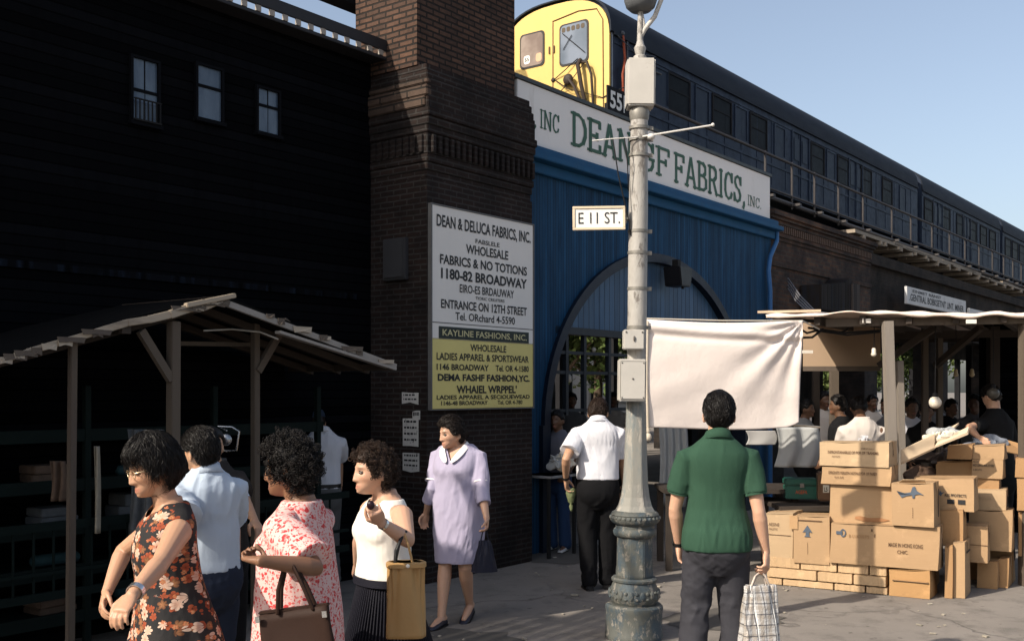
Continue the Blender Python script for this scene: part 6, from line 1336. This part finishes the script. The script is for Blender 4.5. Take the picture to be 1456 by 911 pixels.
# plaid plastic shopping bag in his right hand
gp = f.M @ f.grip[1][0]
def plaid(name):
    b = NB(name); c = b.n('ShaderNodeTexCoord'); s = b.n('ShaderNodeSeparateXYZ'); b.l(c.outputs['Object'], s.inputs[0]); x, z = b.math('ADD', s.outputs[0], b.math('MULTIPLY', s.outputs[1], .6)), s.outputs[2]
    def st(v, per, wd, ph=0): return b.math('LESS_THAN', b.math('FRACT', b.math('ADD', b.math('DIVIDE', v, per), ph)), wd)
    col = (.42,.415,.41); col = b.mix(b.math('MULTIPLY', st(x,.046,.45), .45), col, (.27,.21,.15)); col = b.mix(b.math('MULTIPLY', st(z,.05,.42), .4), col, (.24,.20,.16)); col = b.mix(b.math('MULTIPLY', st(x,.052,.10,.3), .8), col, (.05,.05,.06)); col = b.mix(b.math('MULTIPLY', st(z,.058,.10,.3), .8), col, (.05,.05,.06)); col = b.mix(b.math('MULTIPLY', st(x,.104,.06,.6), .8), col, (.75,.75,.72))
    return b.out(col, .28, .5, b.bump(b.noise(b.coord(), 16, 5, .65), .8, .02))
def bag_mesh(wb, wt, d, h, n=26, mh=16, amp=.008, seed=1, p=4):
    rs = np.random.RandomState(seed); m = MB(); rings = []; ph = rs.rand(8)*6
    for j in range(mh+1):
        v = j/mh; w_ = wb+(wt-wb)*v; dd = d*(1-.75*v**1.5); ring = []
        for i in range(n*2):
            a = 2*math.pi*i/(n*2); ca, sa = math.cos(a), math.sin(a); r = amp*(math.sin(5*a+ph[0]+v*4)+.7*math.sin(11*a+ph[1]-v*6))*(.3+v)
            ring.append(Vector(((w_/2+r)*math.copysign(abs(ca)**(2/p), ca), (dd/2+r)*math.copysign(abs(sa)**(2/p), sa), h*v)))
        rings.append(ring)
    m.loft(rings, closed=False); m.add([tuple(q) for q in rings[0]], [list(range(len(rings[0])))[::-1]]); return m
bt = thing('shopping_bag', 'translucent plaid plastic shopping bag hanging from the hand of the man in green', 'shopping bag', (gp.x-.01, gp.y, gp.z-.50), R(12))
o = bag_mesh(.25, .17, .13, .43, amp=.006, seed=4).build('body', plaid('plaid_plastic'), bt, smooth='all'); q = o.modifiers.new('t','SOLIDIFY'); q.thickness = .0015
m = MB(); m.tube([(-.05,.0,.42),(-.02,.01,.48),(.01,.0,.505),(.03,-.01,.48),(.06,0,.42)], .006, 8); m.tube([(-.04,.015,.42),(-.01,.02,.47),(.01,.01,.50),(.035,.02,.47),(.05,.015,.42)], .005, 8); m.build('handle', pbr('bag_handle', (.5,.42,.36), .4, .2, 9), bt, smooth=True)
# ---- man in the white shirt walking into the entrance
f = Fig(850, 9.1, 1.71, (.04, 1)); f.head(yaw=-14, pitch=-6, at=(851, 586, .02))
f.arm(-1, (805, 652), (804.5, 681), (808, 706), near=True, near2=False, nearh=False, pn=(.9,-.3,0), curl=.6); f.arm(1, (886, 655), (888, 690), (884, 712), near=False, pn=(-1,0,0), curl=.5)
f.leg(-1, ank=(-.075,-.02,.085), knee=(-.09,.03,.5)); f.leg(1, ank=(.085,.06,.085), knee=(.09,.05,.5)); f.body('skin_white_shirt', SK_M, 'man in a white shirt and black trousers walking into the arched entrance', .006)
wsh = cloth('shirt_white', (.60,.60,.64), .03, .12, 600, .8, .35); m = MB(); f.torso(m, grow=.02, z0=.95, z1=1.495, boxy=.165)
for sd_ in (-1, 1): f.sleeve(m, sd_, .72, .018, .026)
f.garment('shirt', m, wsh, .0075, .010, 11, 7, 6); f.collar(wsh, .066, .04); blk_tr = cloth('black_wool', (.005,.005,.006), .1, .15, 600, .85, .25); f.trousers(blk_tr, .99, (.106,.10,.086,.082,.080,.080), belt=strapm, seed=18, amp=.009)
for sd_ in (-1, 1): f.shoe(sd_, shoe_blk)
f.hair_shell(hair_brown, .010, -.002, .003, 90, strands=4500, slen=.045, seed=6, swidth=.0012); f.band('wristwatch', -1, .9, .03*f.s, .02, strapm, grow=.004)
gp = f.M @ f.grip[-1][0]; crumple((gp.x, gp.y, gp.z-.11), (.035,.025,.12), 9, pbr('greens', (.13,.15,.07), .8, .4, 20), 'paper_twist', 'rolled greenish paper twist held by the man in the white shirt', cat='paper')
# ---- woman in lavender
f = Fig(652, 7.8, 1.565, (-.35, -.94), True, neck=(650, 628, 0), wide=1.14, deep=1.18); f.head(yaw=-36, pitch=-7, at=(641.5, 616, -.05), hs=1.02)
f.arm(-1 if False else 1, (613, 697), (606, 729), (600, 757), near=True, near2=False, nearh=False, pn=(-.6,.6,0), curl=.45); f.arm(-1, (685, 699), (692, 737), (692, 766), near=True, near2=True, nearh=True, pn=(.8,.5,0), curl=.6)
f.leg(1, knee=(.085,.075,.49), ank=(.075,.17,.085), toe=(.05,1,0)); f.leg(-1, knee=(-.08,.06,.47), ank=(-.03,-.16,.13), toe=(-.1,1,-.25)); f.body('skin_lavender', SK_L, 'woman in a lavender dress with a white collar', .0045)
lav = cloth('lavender', (.355,.325,.435), .04, .12, 600, .8, .3); m = MB(); m.loft([f.ring(z, w, d, yo, grow=.017) for z, w, d, yo in csec((.50,.150,.135,-.0),(.65,.160,.14,-.004),(.8,.170,.142,-.008),(.92,.174,.140,-.006),(1.0,.164,.13,.006),(1.08,.150,.118,.012),(1.17,.150,.118,.014),(1.25,.156,.125,.018),(1.32,.158,.112,.008),(1.38,.152,.09,-.006),(1.42,.130,.074,-.014),(1.455,.09,.06,-.02))])
for q in (-1, 1): c = f.C(1.235)+Vector((q*.075, .078, 0))*f.s; m.ell(c, (.088,.082,.085), 18, 12)
f.sleeve(m, 1, .95, .015, .006, fore=.42); f.sleeve(m, -1, .95, .015, .006, fore=.42)
def vneck(c): return (c[:,1] > .0) & (np.abs(c[:,0]) < np.clip((c[:,2]-1.325)*.62, 0, .07)) & (c[:,2] > 1.325)
f.garment('dress', m, lav, .0065, .010, 11, 3, 3, cut=vneck, extra=lambda c: .5+1.1*np.exp(-((c[:,2]-1.06)/.12)**2))
m = MB(); 
for sgn in (-1, 1):
    inner = [(0,-.088,1.462),(sgn*.06,-.065,1.47),(sgn*.086,-.012,1.472),(sgn*.078,.048,1.44),(sgn*.05,.108,1.385),(sgn*.006,.152,1.318)]; outer = [(0,-.115,1.43),(sgn*.085,-.095,1.432),(sgn*.128,-.018,1.432),(sgn*.120,.068,1.395),(sgn*.092,.128,1.335),(sgn*.02,.166,1.285)]
    off = f.C(1.42)-Vector((0,-.015,1.42))*f.s; a = [Vector(p)*f.s+off+Vector((0,.004,.006)) for p in inner]; b_ = [Vector(p)*f.s+off+Vector((0,.012,.008)) for p in outer]; m.add(a+b_, [(i, i+1, 7+i, 6+i) for i in range(5)])
o = f.part('collar', m, cloth('collar_white', (.74,.70,.70), .03, .1, 600), smooth='all'); q = o.modifiers.new('t','SOLIDIFY'); q.thickness = .005; q.offset = 1; q = o.modifiers.new('s','SUBSURF'); q.levels = 2; q.render_levels = 2
for sd_ in (-1, 1): f.band('cuff', sd_, .40, .052*f.s, .02, lav, 'fore', .004); f.band('sleeve_hem', sd_, .72, .0625*f.s, .010, MATS['collar_white'], 'upper', .003)
navy_sh = pbr('shoe_navy', (.02,.022,.035), .4, .2, 9, .1)
for sd_ in (-1, 1): f.shoe(sd_, navy_sh)
f.hair_shell(hair_dark, .018, .012, .006, 50, th_top=.030, strands=6500, slen=.055, flow='back', seed=8, swidth=.0011, lift=.012, wave=.006, bob=.012)
gp = f.M @ f.grip[-1][0]; hb_ = thing('dark_handbag', 'small navy drawstring handbag hanging in the shade from the hand of the woman in lavender', 'handbag', (gp.x+.01, gp.y, gp.z-.29), R(20)); nb_ = pbr('bag_navy', (.008,.009,.02), .7, .3, 9, .2); bag_mesh(.19,.07,.12,.22,amp=.005,seed=9,p=2.6).build('body', nb_, hb_, smooth='all'); m = MB(); m.tube([(-.03,0,.215),(-.015,0,.28),(0,0,.295),(.015,0,.28),(.03,0,.215)], .005, 8); m.build('handle', nb_, hb_, smooth=True)
# ---- woman in the floral dress, striding left
f = Fig(240, 4.05, 1.56, (-.86, -.50), True, neck=(236, 711, 0), deep=1.0); f.head(yaw=6, pitch=-13, at=(217, 665, -.03), hs=1.0)
f.arm(-1, (228, 800), (188, 846), (152, 893), near=True, near2=True, nearh=True, pn=(.5,-.5,-.5), curl=.5, fl=.25, thumb=(.4,.5,0)); f.arm(1, (176, 782), (152, 842), (136, 888), near=False, near2=True, nearh=True, pn=(-.5,-.4,-.5), curl=.4, thumb=(-.4,.5,0))
f.leg(-1); f.leg(1, knee=(.09,.1,.49), ank=(.09,.15,.09)); f.body('skin_floral', (.47,.275,.175), 'woman with glasses and a sleeveless dark floral dress', .004, lip=(.38,.10,.085), brow=(.03,.02,.015))
flor = floral('floral_print'); m = MB(); m.loft([f.ring(z, w, d, yo, grow=.012) for z, w, d, yo in csec((.50,.29,.235,-.05),(.68,.25,.205,-.04),(.85,.213,.175,-.03),(1.0,.178,.142,-.014),(1.12,.152,.122,.0),(1.22,.150,.122,.012),(1.30,.152,.114,.01),(1.35,.152,.104,.0),(1.385,.146,.092,-.008),(1.415,.124,.078,-.014),(1.44,.098,.068,-.018),(1.465,.078,.06,-.02))])
for q in (-1, 1): c = f.C(1.235)+Vector((q*.068, .066, 0))*f.s; m.ell(c, (.070,.066,.07), 16, 10)
f.garment('dress', m, flor, .006, .007, 11, 12, 3, cut=lambda c: ((np.abs(c[:,0]) < .072) & (c[:,2] > 1.365+.5*np.abs(c[:,0])) & (c[:,1] > -.01)) | (c[:,2] > 1.452) | (c[:,2] < .52), extra=lambda c: .4+2.2*np.clip((1.0-c[:,2])/.4, 0, 1))
f.hair_shell(hair_black, .020, .036, .006, 48, th_top=.034, fringe=.012, strands=11000, slen=.065, flow='down', seed=12, swidth=.0009, lift=.010, wave=.004, bob=.014)
m = MB(); H = f.HM
for q in (-1, 1):
    pts = [H @ Vector((q*.034+.0215*math.copysign(abs(math.cos(a))**.8, math.cos(a)), .0945-.004*abs(math.cos(a)), -.004+.0165*math.sin(a)+.004*q*math.cos(a))) for a in np.linspace(0, 6.283, 25)]; m.tube(pts, .0017, 6)
    m.tube([H @ Vector(p) for p in ((q*.055,.092,.005),(q*.074,.07,.007),(q*.081,.0,.004))], .0017, 6)
m.tube([H @ Vector(p) for p in ((-.0125,.096,.002),(0,.1,.005),(.0125,.096,.002))], .0016, 6); f.part('glasses', m, pbr('glasses_gold', (.55,.42,.26), .3, .2, 20, 0, metal=.5)); f.band('bracelet', -1, .88, .029*f.s, .022, metal, grow=.003)
# ---- man in the pale blue shirt behind her
f = Fig(297, 5.16, 1.575, (-.62, .78), neck=(292, 668, 0), wide=.94); f.head(yaw=16, pitch=-4, at=(285, 643, -.02), hs=.97)
f.arm(-1, (268, 744), (262, 790), (255, 820), near=True, near2=True, pn=(1,0,0)); f.arm(1, (331, 745), (336, 800), (330, 830), near=False, pn=(-1,0,0)); f.leg(-1); f.leg(1, knee=(.09,.06,.49)); f.body('skin_blue_shirt', SK_M, 'man in a pale blue shirt standing behind the woman in the floral dress', .006)
pbs = cloth('shirt_pale_blue', (.40,.47,.56), .04, .12, 600, .8, .35); m = MB(); f.torso(m, grow=.018, z0=.92, z1=1.495, boxy=.16)
f.sleeve(m, -1, .78, .017, .02); f.sleeve(m, 1, .78, .017, .02); f.garment('shirt', m, pbs, .0065, .010, 11, 21, 6); f.collar(pbs, .066, .042); f.trousers(cloth('navy_trousers', (.018,.025,.045), .1, .2, 600, .85), .97, seed=31, amp=.008); f.hair_shell(hair_black, .014, -.004, .004, 80, th_top=.026, strands=6500, slen=.045, seed=22, swidth=.0010, lift=.010); [f.shoe(q, shoe_blk) for q in (-1, 1)]
# ---- dark-jacketed person behind, only the outstretched arm catches the light
f = Fig(312, 5.75, 1.60, (.80, -.60), neck=(304, 660, 0)); f.head(yaw=-20, at=(300, 634, .1), hs=.9)
f.arm(1, (296, 740), (292, 790), (296, 815), near=False, pn=(-1,0,0)); f.arm(-1, (341, 700), (362, 740), (378, 768), near=True, near2=True, nearh=True, ul=.27, fl=.2, pn=(.3,-.3,-.8), curl=.35, splay=.3); f.leg(-1); f.leg(1); f.body('skin_jacket', SK_M, 'person in a dark jacket half hidden behind the pale blue shirt, forearm out', .006)
jk = cloth('jacket_dark', (.022,.019,.018), .1, .2, 400); m = MB(); f.torso(m, grow=.02, z0=.86, z1=1.495, boxy=.16); f.sleeve(m, -1, .96, .016, .012); f.sleeve(m, 1, .95, .016, .01, fore=.9); f.garment('jacket', m, jk, .008, .007, 12, 41, 3); f.trousers(blk_tr, .97, seed=43); f.hair_shell(hair_black, .014, .0, .004, 60); f.band('bracelet', -1, .22, .039*f.s, .022, metal, grow=.004); [f.shoe(q, shoe_blk) for q in (-1, 1)]
# ---- woman in pink print with big curls, brown handbag on her arm
f = Fig(424, 4.15, 1.575, (-.95, .30), True, neck=(424, 708, 0), wide=1.04, deep=1.08); f.head(yaw=8, pitch=-3, at=(410, 666, 0), hs=1.03)
f.arm(-1, (449, 806), (370, 797), (336, 790), near=True, near2=True, nearh=False, ul=.275, fl=.25, pn=(.2,.2,1), curl=1.25, thumb=(.4,.2,.6)); f.arm(1, (400, 800), (410, 830), (395, 838), near=False, pn=(-1,0,0)); f.leg(-1); f.leg(1); f.body('skin_pink', SK_D, 'woman with big black curls in a pink print dress', .005, lip=(.16,.05,.045))
pk = pinkprint('pink_print'); m = MB(); m.loft([f.ring(z, w, d, yo, grow=.014) for z, w, d, yo in csec((.5,.215,.165,-.0),(.72,.202,.158,-.0),(.9,.192,.150,-.0),(1.05,.178,.138,.004),(1.18,.166,.128,.01),(1.28,.158,.118,.008),(1.35,.150,.102,0),(1.39,.134,.085,-.01),(1.43,.105,.068,-.018),(1.465,.075,.06,-.02))])
f.sleeve(m, 1, .86, .02, .02)
for q in (-1, 1): c = f.C(1.225)+Vector((q*.075, .085, 0))*f.s; m.ell(c, (.085,.08,.085), 16, 10)
f.garment('dress', m, pk, .0065, .007, 12, 52, 3); ms = MB(); f.sleeve(ms, -1, .90, .022, .026); f.garment('sleeve', ms, pk, .0065, .006, 12, 57, 3); f.band('sleeve_trim', -1, .66, .080*f.s, .012, pbr('trim_red', (.42,.05,.04), .8, .2, 30, .1), 'upper', .004)
f.curls(hair_black, 1000, .044, .0105, .055, 5, .0015, fringe=.01); m = MB(); m.ell(f.HM @ Vector((-.080,-.012,-.045)), (.006,.006,.009), 10, 8); f.part('earring', m, metal)
E_ = f.arms[-1][1].lerp(f.arms[-1][2], .42); gp = f.M @ E_
hb2 = thing('brown_handbag', 'wide dark brown leather handbag hanging from the forearm of the woman in pink', 'handbag', (gp.x+.035, gp.y-.02, gp.z-.42), R(-6)); hb2.rotation_euler.y = R(-6)
lb_m = pbr('leather_brown', (.028,.015,.011), .6, .25, 6, .15, 90, .1); m = MB(); rings = []
for v in range(9):
    t = v/8; w_ = .285-.03*t; d = .085*(1-.55*t); rings.append([Vector(((w_/2+.004*math.sin(a*6+t*5))*math.copysign(abs(math.cos(a))**.42, math.cos(a)), (d/2+.008*math.sin(a*3+t*4))*math.copysign(abs(math.sin(a))**.6, math.sin(a)), .265*t-(.0 if t < 1 else 0)+.01*math.cos(a)*t)) for a in np.linspace(0, 2*math.pi, 48, endpoint=False)])
m.loft(rings); m.build('body', lb_m, hb2, smooth='all'); m = MB(); m.beam((-.13,-.0,.262),(.13,.0,.272),.03,.012); m.build('rim', lb_m, hb2, bevel=.004); m = MB()
for y in (-.02, .02): m.tube([(-.055,y,.26),(-.045,y,.34),(-.012,y*.5,.432),(.012,y*.5,.432),(.05,y,.34),(.075,y,.265)], .0075, 8)
m.build('handle', lb_m, hb2, smooth=True); m = MB()
for x in (-.125,.12): m.cbox((x,-.035,.245),(.016,.008,.022))
m.build('clasp', metal, hb2)
# ---- woman in a white top and black pleated skirt
f = Fig(548, 5.0, 1.505, (-.80, -.60), True, neck=(545, 699, 0), wide=1.06, deep=1.06); f.head(yaw=-9, pitch=-1, at=(530, 670, -.03), hs=1.05)
f.arm(-1, (580, 768), (541, 742), (527, 716), near=True, near2=True, nearh=True, ul=.26, fl=.22, pn=(.6,-.2,.3), curl=.75, thumb=(.3,.6,.3)); f.arm(1, (512, 765), (508, 800), (512, 820), near=False, pn=(-1,0,0)); f.leg(-1); f.leg(1); f.body('skin_white_top', SK_L, 'woman in a white sleeveless top and black pleated skirt', .0045, fat=1.06)
wt = cloth('top_white', (.72,.68,.62), .03, .12, 500, .85, .3); m = MB(); m.loft([f.ring(z, w, d, yo, grow=.012) for z, w, d, yo in csec((.93,.168,.126,-.004),(.97,.166,.126,.0),(1.06,.152,.116,.006),(1.16,.148,.114,.012),(1.25,.15,.12,.016),(1.32,.146,.108,.006),(1.37,.128,.09,-.004),(1.405,.110,.074,-.012),(1.43,.094,.062,-.018))])
for q in (-1, 1): c = f.C(1.235)+Vector((q*.070, .078, 0))*f.s; m.ell(c, (.080,.064,.076), 16, 10)
f.garment('top', m, wt, .006, .0065, 12, 61, 3, cut=lambda c: ((np.abs(c[:,0]) < .062) & (c[:,2] > 1.335+.5*np.abs(c[:,0])) & (c[:,1] > .0)) | (c[:,2] > 1.425))
sk = cloth('skirt_black', (.010,.010,.016), .1, .15, 500, .7); m = MB(); rings = []; NP = 74
for j in range(19):
    v = j/18; z = .955-.46*v; w = .172+.10*v; d = .134+.115*v; c = f.C(z); ring = []
    for i in range(NP*4):
        a = 2*math.pi*i/(NP*4); fr = (i % 4)/4; pl = (.003+.011*v)*(1 if i % 4 in (1,2) else -.4)+.012*v*math.sin(3*a+1); ring.append(c+Vector(((w*f.s+pl)*math.cos(a), (d*f.s+pl)*math.sin(a)-.01*v, 0)))
    rings.append(ring)
m.loft(rings); f.part('skirt', m, sk, smooth=True); m = MB(); m.loft([f.ring(z, .165, .130, 0, grow=g) for z, g in ((.925,.005),(.925,.018),(.968,.016),(.968,.004))]); f.part('waistband', m, sk)
f.curls(hair_brown, 900, .036, .0100, .036, 15, .0015, fringe=.012); f.band('wristwatch', -1, .90, .027*f.s, .014, metal, grow=.003)
gp2 = f.M @ f.grip[-1][0]; m = MB(); m.ell((gp2.x, gp2.y-.01, gp2.z+.01), (.017,.012,.02), 14, 10); o = m.build('dark_plum', pbr('plum', (.02,.008,.012), .3, .3, 9, .1), None, smooth='all'); tag(o, 'small dark round fruit held in the raised hand of the woman in white', 'fruit')
gp = f.M @ f.arms[-1][1].lerp(f.arms[-1][2], .10)
tt = thing('tan_tote', 'tall tan gathered leather tote bag hanging from the elbow of the woman in white', 'tote bag', (gp.x+.01, gp.y-.06, gp.z-.42), R(8)); tan = pbr('leather_tan', (.36,.215,.085), .5, .15, 7, .2, 70, .3); m = MB(); rings = []
for j in range(21):
    v = j/20; w_ = .172-.03*v; d = .10*(1-.25*v); ring = []
    for i in range(120):
        a = 2*math.pi*i/120; pl = .009*math.sin(a*11+1.2*math.sin(a*2))*v**2.2+.005*math.sin(a*4+3*v); ca, sa = math.cos(a), math.sin(a); ring.append(Vector(((w_/2+pl)*math.copysign(abs(ca)**.55, ca), (d/2+pl)*math.copysign(abs(sa)**.7, sa), .33*v)))
    rings.append(ring)
m.loft(rings); m.build('body', tan, tt, smooth='all'); m = MB(); m.loft([[Vector(((.078+g)*math.copysign(abs(math.cos(a))**.55, math.cos(a)), (.044+g)*math.copysign(abs(math.sin(a))**.7, math.sin(a)), z)) for a in np.linspace(0, 2*math.pi, 60, endpoint=False)] for z, g in ((.305,.0),(.308,.010),(.325,.010),(.33,.0))]); m.build('drawstring_band', tan, tt, smooth=True); m = MB(); m.ell((.005,-.056,.318),(.009,.006,.009),12,8); m.build('button', pbr('button_white',(.7,.66,.58),.4,.1,9,0), tt, smooth=True)
m = MB(); m.tube([(-.05,-.03,.31),(-.045,-.03,.38),(-.012,.02,.45),(.0,.03,.455)], .008, 8); m.tube([(-.05,.03,.31),(-.03,.05,.40),(.0,.05,.452)], .008, 8); m.build('strap', strapm, tt, smooth=True); m = MB(); m.tube([(.03,-.035,.31),(.01,-.02,.40),(-.008,.02,.452)], .0055, 8); m.build('handle', tan, tt, smooth=True)
# ---- stooped man with a cap in the shade by the hall
f = Fig(458, 9.15, 1.56, (-.25, .97), neck=(458, 612, .06)); f.head(pitch=-18, yaw=20, at=(450, 600, .14), hs=.95); f.arm(1, (482, 655), (484, 690), (483, 708), near=False, pn=(-1,0,0)); f.arm(-1, (436, 655), (440, 690), (444, 705), near=False, pn=(1,0,0)); f.leg(-1); f.leg(1); f.body('skin_cap_man', SK_M, 'stooping man in a white shirt and cap in the shade of the hall', .007, eyes=False)
m = MB(); f.torso(m, grow=.018, z0=.95, z1=1.495, boxy=.158); f.sleeve(m, -1, .75, .016, .02); f.sleeve(m, 1, .75, .016, .02); f.garment('shirt', m, wsh, .009, .007, 11, 71, 3); f.collar(wsh, .066, .04); f.trousers(cloth('grey_slacks', (.10,.10,.10), .1, .2, 500), .98, seed=73, belt=strapm); f.hair_shell(hair_dark, .008, 0, .002, 60); [f.shoe(q, shoe_blk) for q in (-1, 1)]
m = MB(); rings = []
for z, r in ((.03,1.14),(.07,1.16),(.105,1.0),(.128,.6),(.132,.1)): rings.append([f.HM @ Vector((.078*r*math.cos(a), .098*r*math.sin(a)-.003, z)) for a in np.linspace(0,6.283,24,endpoint=False)])
m.loft(rings); m.add([f.HM @ Vector(p) for p in ((-.07,.07,.045),(.07,.07,.045),(.05,.17,.03),(-.05,.17,.03),(-.07,.07,.053),(.07,.07,.053),(.05,.17,.037),(-.05,.17,.037))], [(0,1,2,3),(7,6,5,4),(0,4,5,1),(1,5,6,2),(2,6,7,3),(3,7,4,0)]); f.part('cap', m, cloth('cap_navy', (.02,.03,.05), .1, .2, 300))
# ---- people in the shade of the right stall and inside the arch
def bystander(px, Y, h, face, label, shirt, skin=(.13,.07,.042), hair=hair_black, yaw=0, pitch=0, neck=None, armL=None, armR=None, sit=False, tr=None, head_at=None, longs=False, seed=1, bare=False):  # default skin darkened so the stall's shade is in the colour
    f = Fig(px, Y, h, face, neck=neck); f.head(yaw=yaw, pitch=pitch, at=head_at, hs=.98)
    a1 = armR or ((.24,.02,1.12),(.22,.16,.95),(.2,.24,.9)); a2 = armL or ((-.24,.02,1.12),(-.22,.16,.95),(-.2,.24,.9))
    f.arm(1, *a1, near=True, near2=True, pn=(-1,0,0)); f.arm(-1, *a2, near=True, near2=True, pn=(1,0,0)); f.leg(-1); f.leg(1); f.body('skin_b%d' % seed, skin, label, .009, eyes=False)
    m = MB(); f.torso(m, grow=.018, z0=.9, z1=1.495, boxy=.158)
    for q in (-1, 1): f.sleeve(m, q, .9 if longs else .66, .014, .010, fore=(.85 if longs else None))
    f.garment('shirt', m, shirt, .011, .007, 11, seed, 3); f.trousers(tr or blk_tr, .97, seed=seed, vox=.012); f.hair_shell(hair, .013, .0, .004, 60, strands=400, slen=.045, swidth=.003); [f.shoe(q, shoe_blk) for q in (-1, 1)]; return f
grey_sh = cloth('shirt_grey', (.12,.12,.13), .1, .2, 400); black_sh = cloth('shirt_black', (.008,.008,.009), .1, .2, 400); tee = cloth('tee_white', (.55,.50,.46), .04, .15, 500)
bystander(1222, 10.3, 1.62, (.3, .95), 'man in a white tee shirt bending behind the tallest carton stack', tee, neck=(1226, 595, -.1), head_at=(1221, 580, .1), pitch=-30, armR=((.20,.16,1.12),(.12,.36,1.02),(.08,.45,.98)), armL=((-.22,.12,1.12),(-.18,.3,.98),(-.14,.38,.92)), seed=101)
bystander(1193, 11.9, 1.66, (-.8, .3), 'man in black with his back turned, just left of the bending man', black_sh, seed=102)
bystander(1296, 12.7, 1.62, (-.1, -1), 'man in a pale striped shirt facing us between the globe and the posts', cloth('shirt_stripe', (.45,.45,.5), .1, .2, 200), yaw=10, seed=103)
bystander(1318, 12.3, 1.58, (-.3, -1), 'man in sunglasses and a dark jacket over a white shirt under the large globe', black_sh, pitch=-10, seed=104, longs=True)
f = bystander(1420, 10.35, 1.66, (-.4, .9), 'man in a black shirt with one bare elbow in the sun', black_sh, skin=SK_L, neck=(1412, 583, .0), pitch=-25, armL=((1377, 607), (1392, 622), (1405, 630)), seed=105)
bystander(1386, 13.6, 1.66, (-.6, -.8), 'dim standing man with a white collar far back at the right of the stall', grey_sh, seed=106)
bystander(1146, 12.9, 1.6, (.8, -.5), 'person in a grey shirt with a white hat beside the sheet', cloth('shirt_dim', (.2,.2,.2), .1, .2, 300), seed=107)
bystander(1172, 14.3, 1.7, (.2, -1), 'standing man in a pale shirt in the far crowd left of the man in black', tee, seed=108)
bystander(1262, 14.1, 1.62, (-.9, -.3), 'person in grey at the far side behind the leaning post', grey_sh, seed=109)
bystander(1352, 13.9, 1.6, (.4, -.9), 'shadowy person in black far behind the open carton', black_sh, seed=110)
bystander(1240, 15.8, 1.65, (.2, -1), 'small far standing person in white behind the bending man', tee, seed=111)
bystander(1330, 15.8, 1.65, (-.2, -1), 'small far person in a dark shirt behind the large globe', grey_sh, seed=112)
f = bystander(793, 11.3, 1.5, (-.5, -.8), 'boy in blue jeans and white sneakers left of the man in white', cloth('shirt_check', (.10,.10,.12), .3, .3, 40), tr=cloth('blue_jeans', (.02,.045,.11), .15, .3, 400), seed=113)
for q in (-1, 1):
    for c_ in f.o.children:
        if c_.name.startswith('shoe'): c_.data.materials.clear(); c_.data.materials.append(pbr('sneaker_white', (.45,.45,.45), .6, .3, 20))
bystander(812, 15.5, 1.68, (.2, -1), 'small dim person deep inside the arched entrance', grey_sh, seed=114)
bystander(872, 16.5, 1.68, (-.2, -1), 'far person in a white shirt deep inside the arched entrance', tee, seed=115)
# white tray of goods inside the entrance
ct = thing('goods_stand', 'dark stand with a white tray of wares just inside the entrance', 'stand', tuple(P(800, 760, 10.9))[:2]+(0,), WROT)
for x_, y_ in ((-.22,.02),(.24,.02),(-.22,.36),(.24,.36)): m = MB(); m.box(x_-.015,x_+.015,y_-.015,y_+.015,0,.82); m.build('leg', blk, ct); m = MB(); m.box(-.25,.28,-.03,.42,.822,.85); m.build('tray', pbr('tray_white', (.5,.5,.5), .5, .2, 9), ct, bevel=.005)
for k, (px, lb_) in enumerate(((792, 'grey wrapped bundle on the white tray, nearer the arch edge'), (806, 'pale wrapped bundle on the white tray, nearer the walking man'))): crumple(tuple(P(px, 655, 10.95)), (.10,.09,.08), 60+k, MATS['drape_grey'] if k == 0 else paper, 'wrapped_bundle', lb_, cat='bundle')
gl = thing('hanging_globe', 'small white globe lamp hanging inside the glazing of the arch', 'light bulb', P(844, 497, 12.3)); m = MB(); m.ell((0,0,0),(.03,.03,.03),16,12); m.build('globe', milk, gl, smooth='all'); m = MB(); m.tube([(0,0,.03),(0,0,.5),(0,0,1.3)], .003, 6); m.build('flex', blk, gl)
gl = thing('hanging_globe', 'second white globe lamp lower inside the arch, nearer the pier', 'light bulb', P(809, 538, 12.2)); m = MB(); m.lathe([(.012,.05),(.03,.03),(.032,-.03),(.02,-.045)],14); m.build('globe', milk, gl, smooth='all'); m = MB(); m.tube([(0,0,.05),(0,0,.6),(0,0,1.6)], .003, 6); m.build('flex', blk, gl)
for o in bpy.data.objects:
    for k in ('_w', '_h', '_d'):
        if k in o: del o[k]
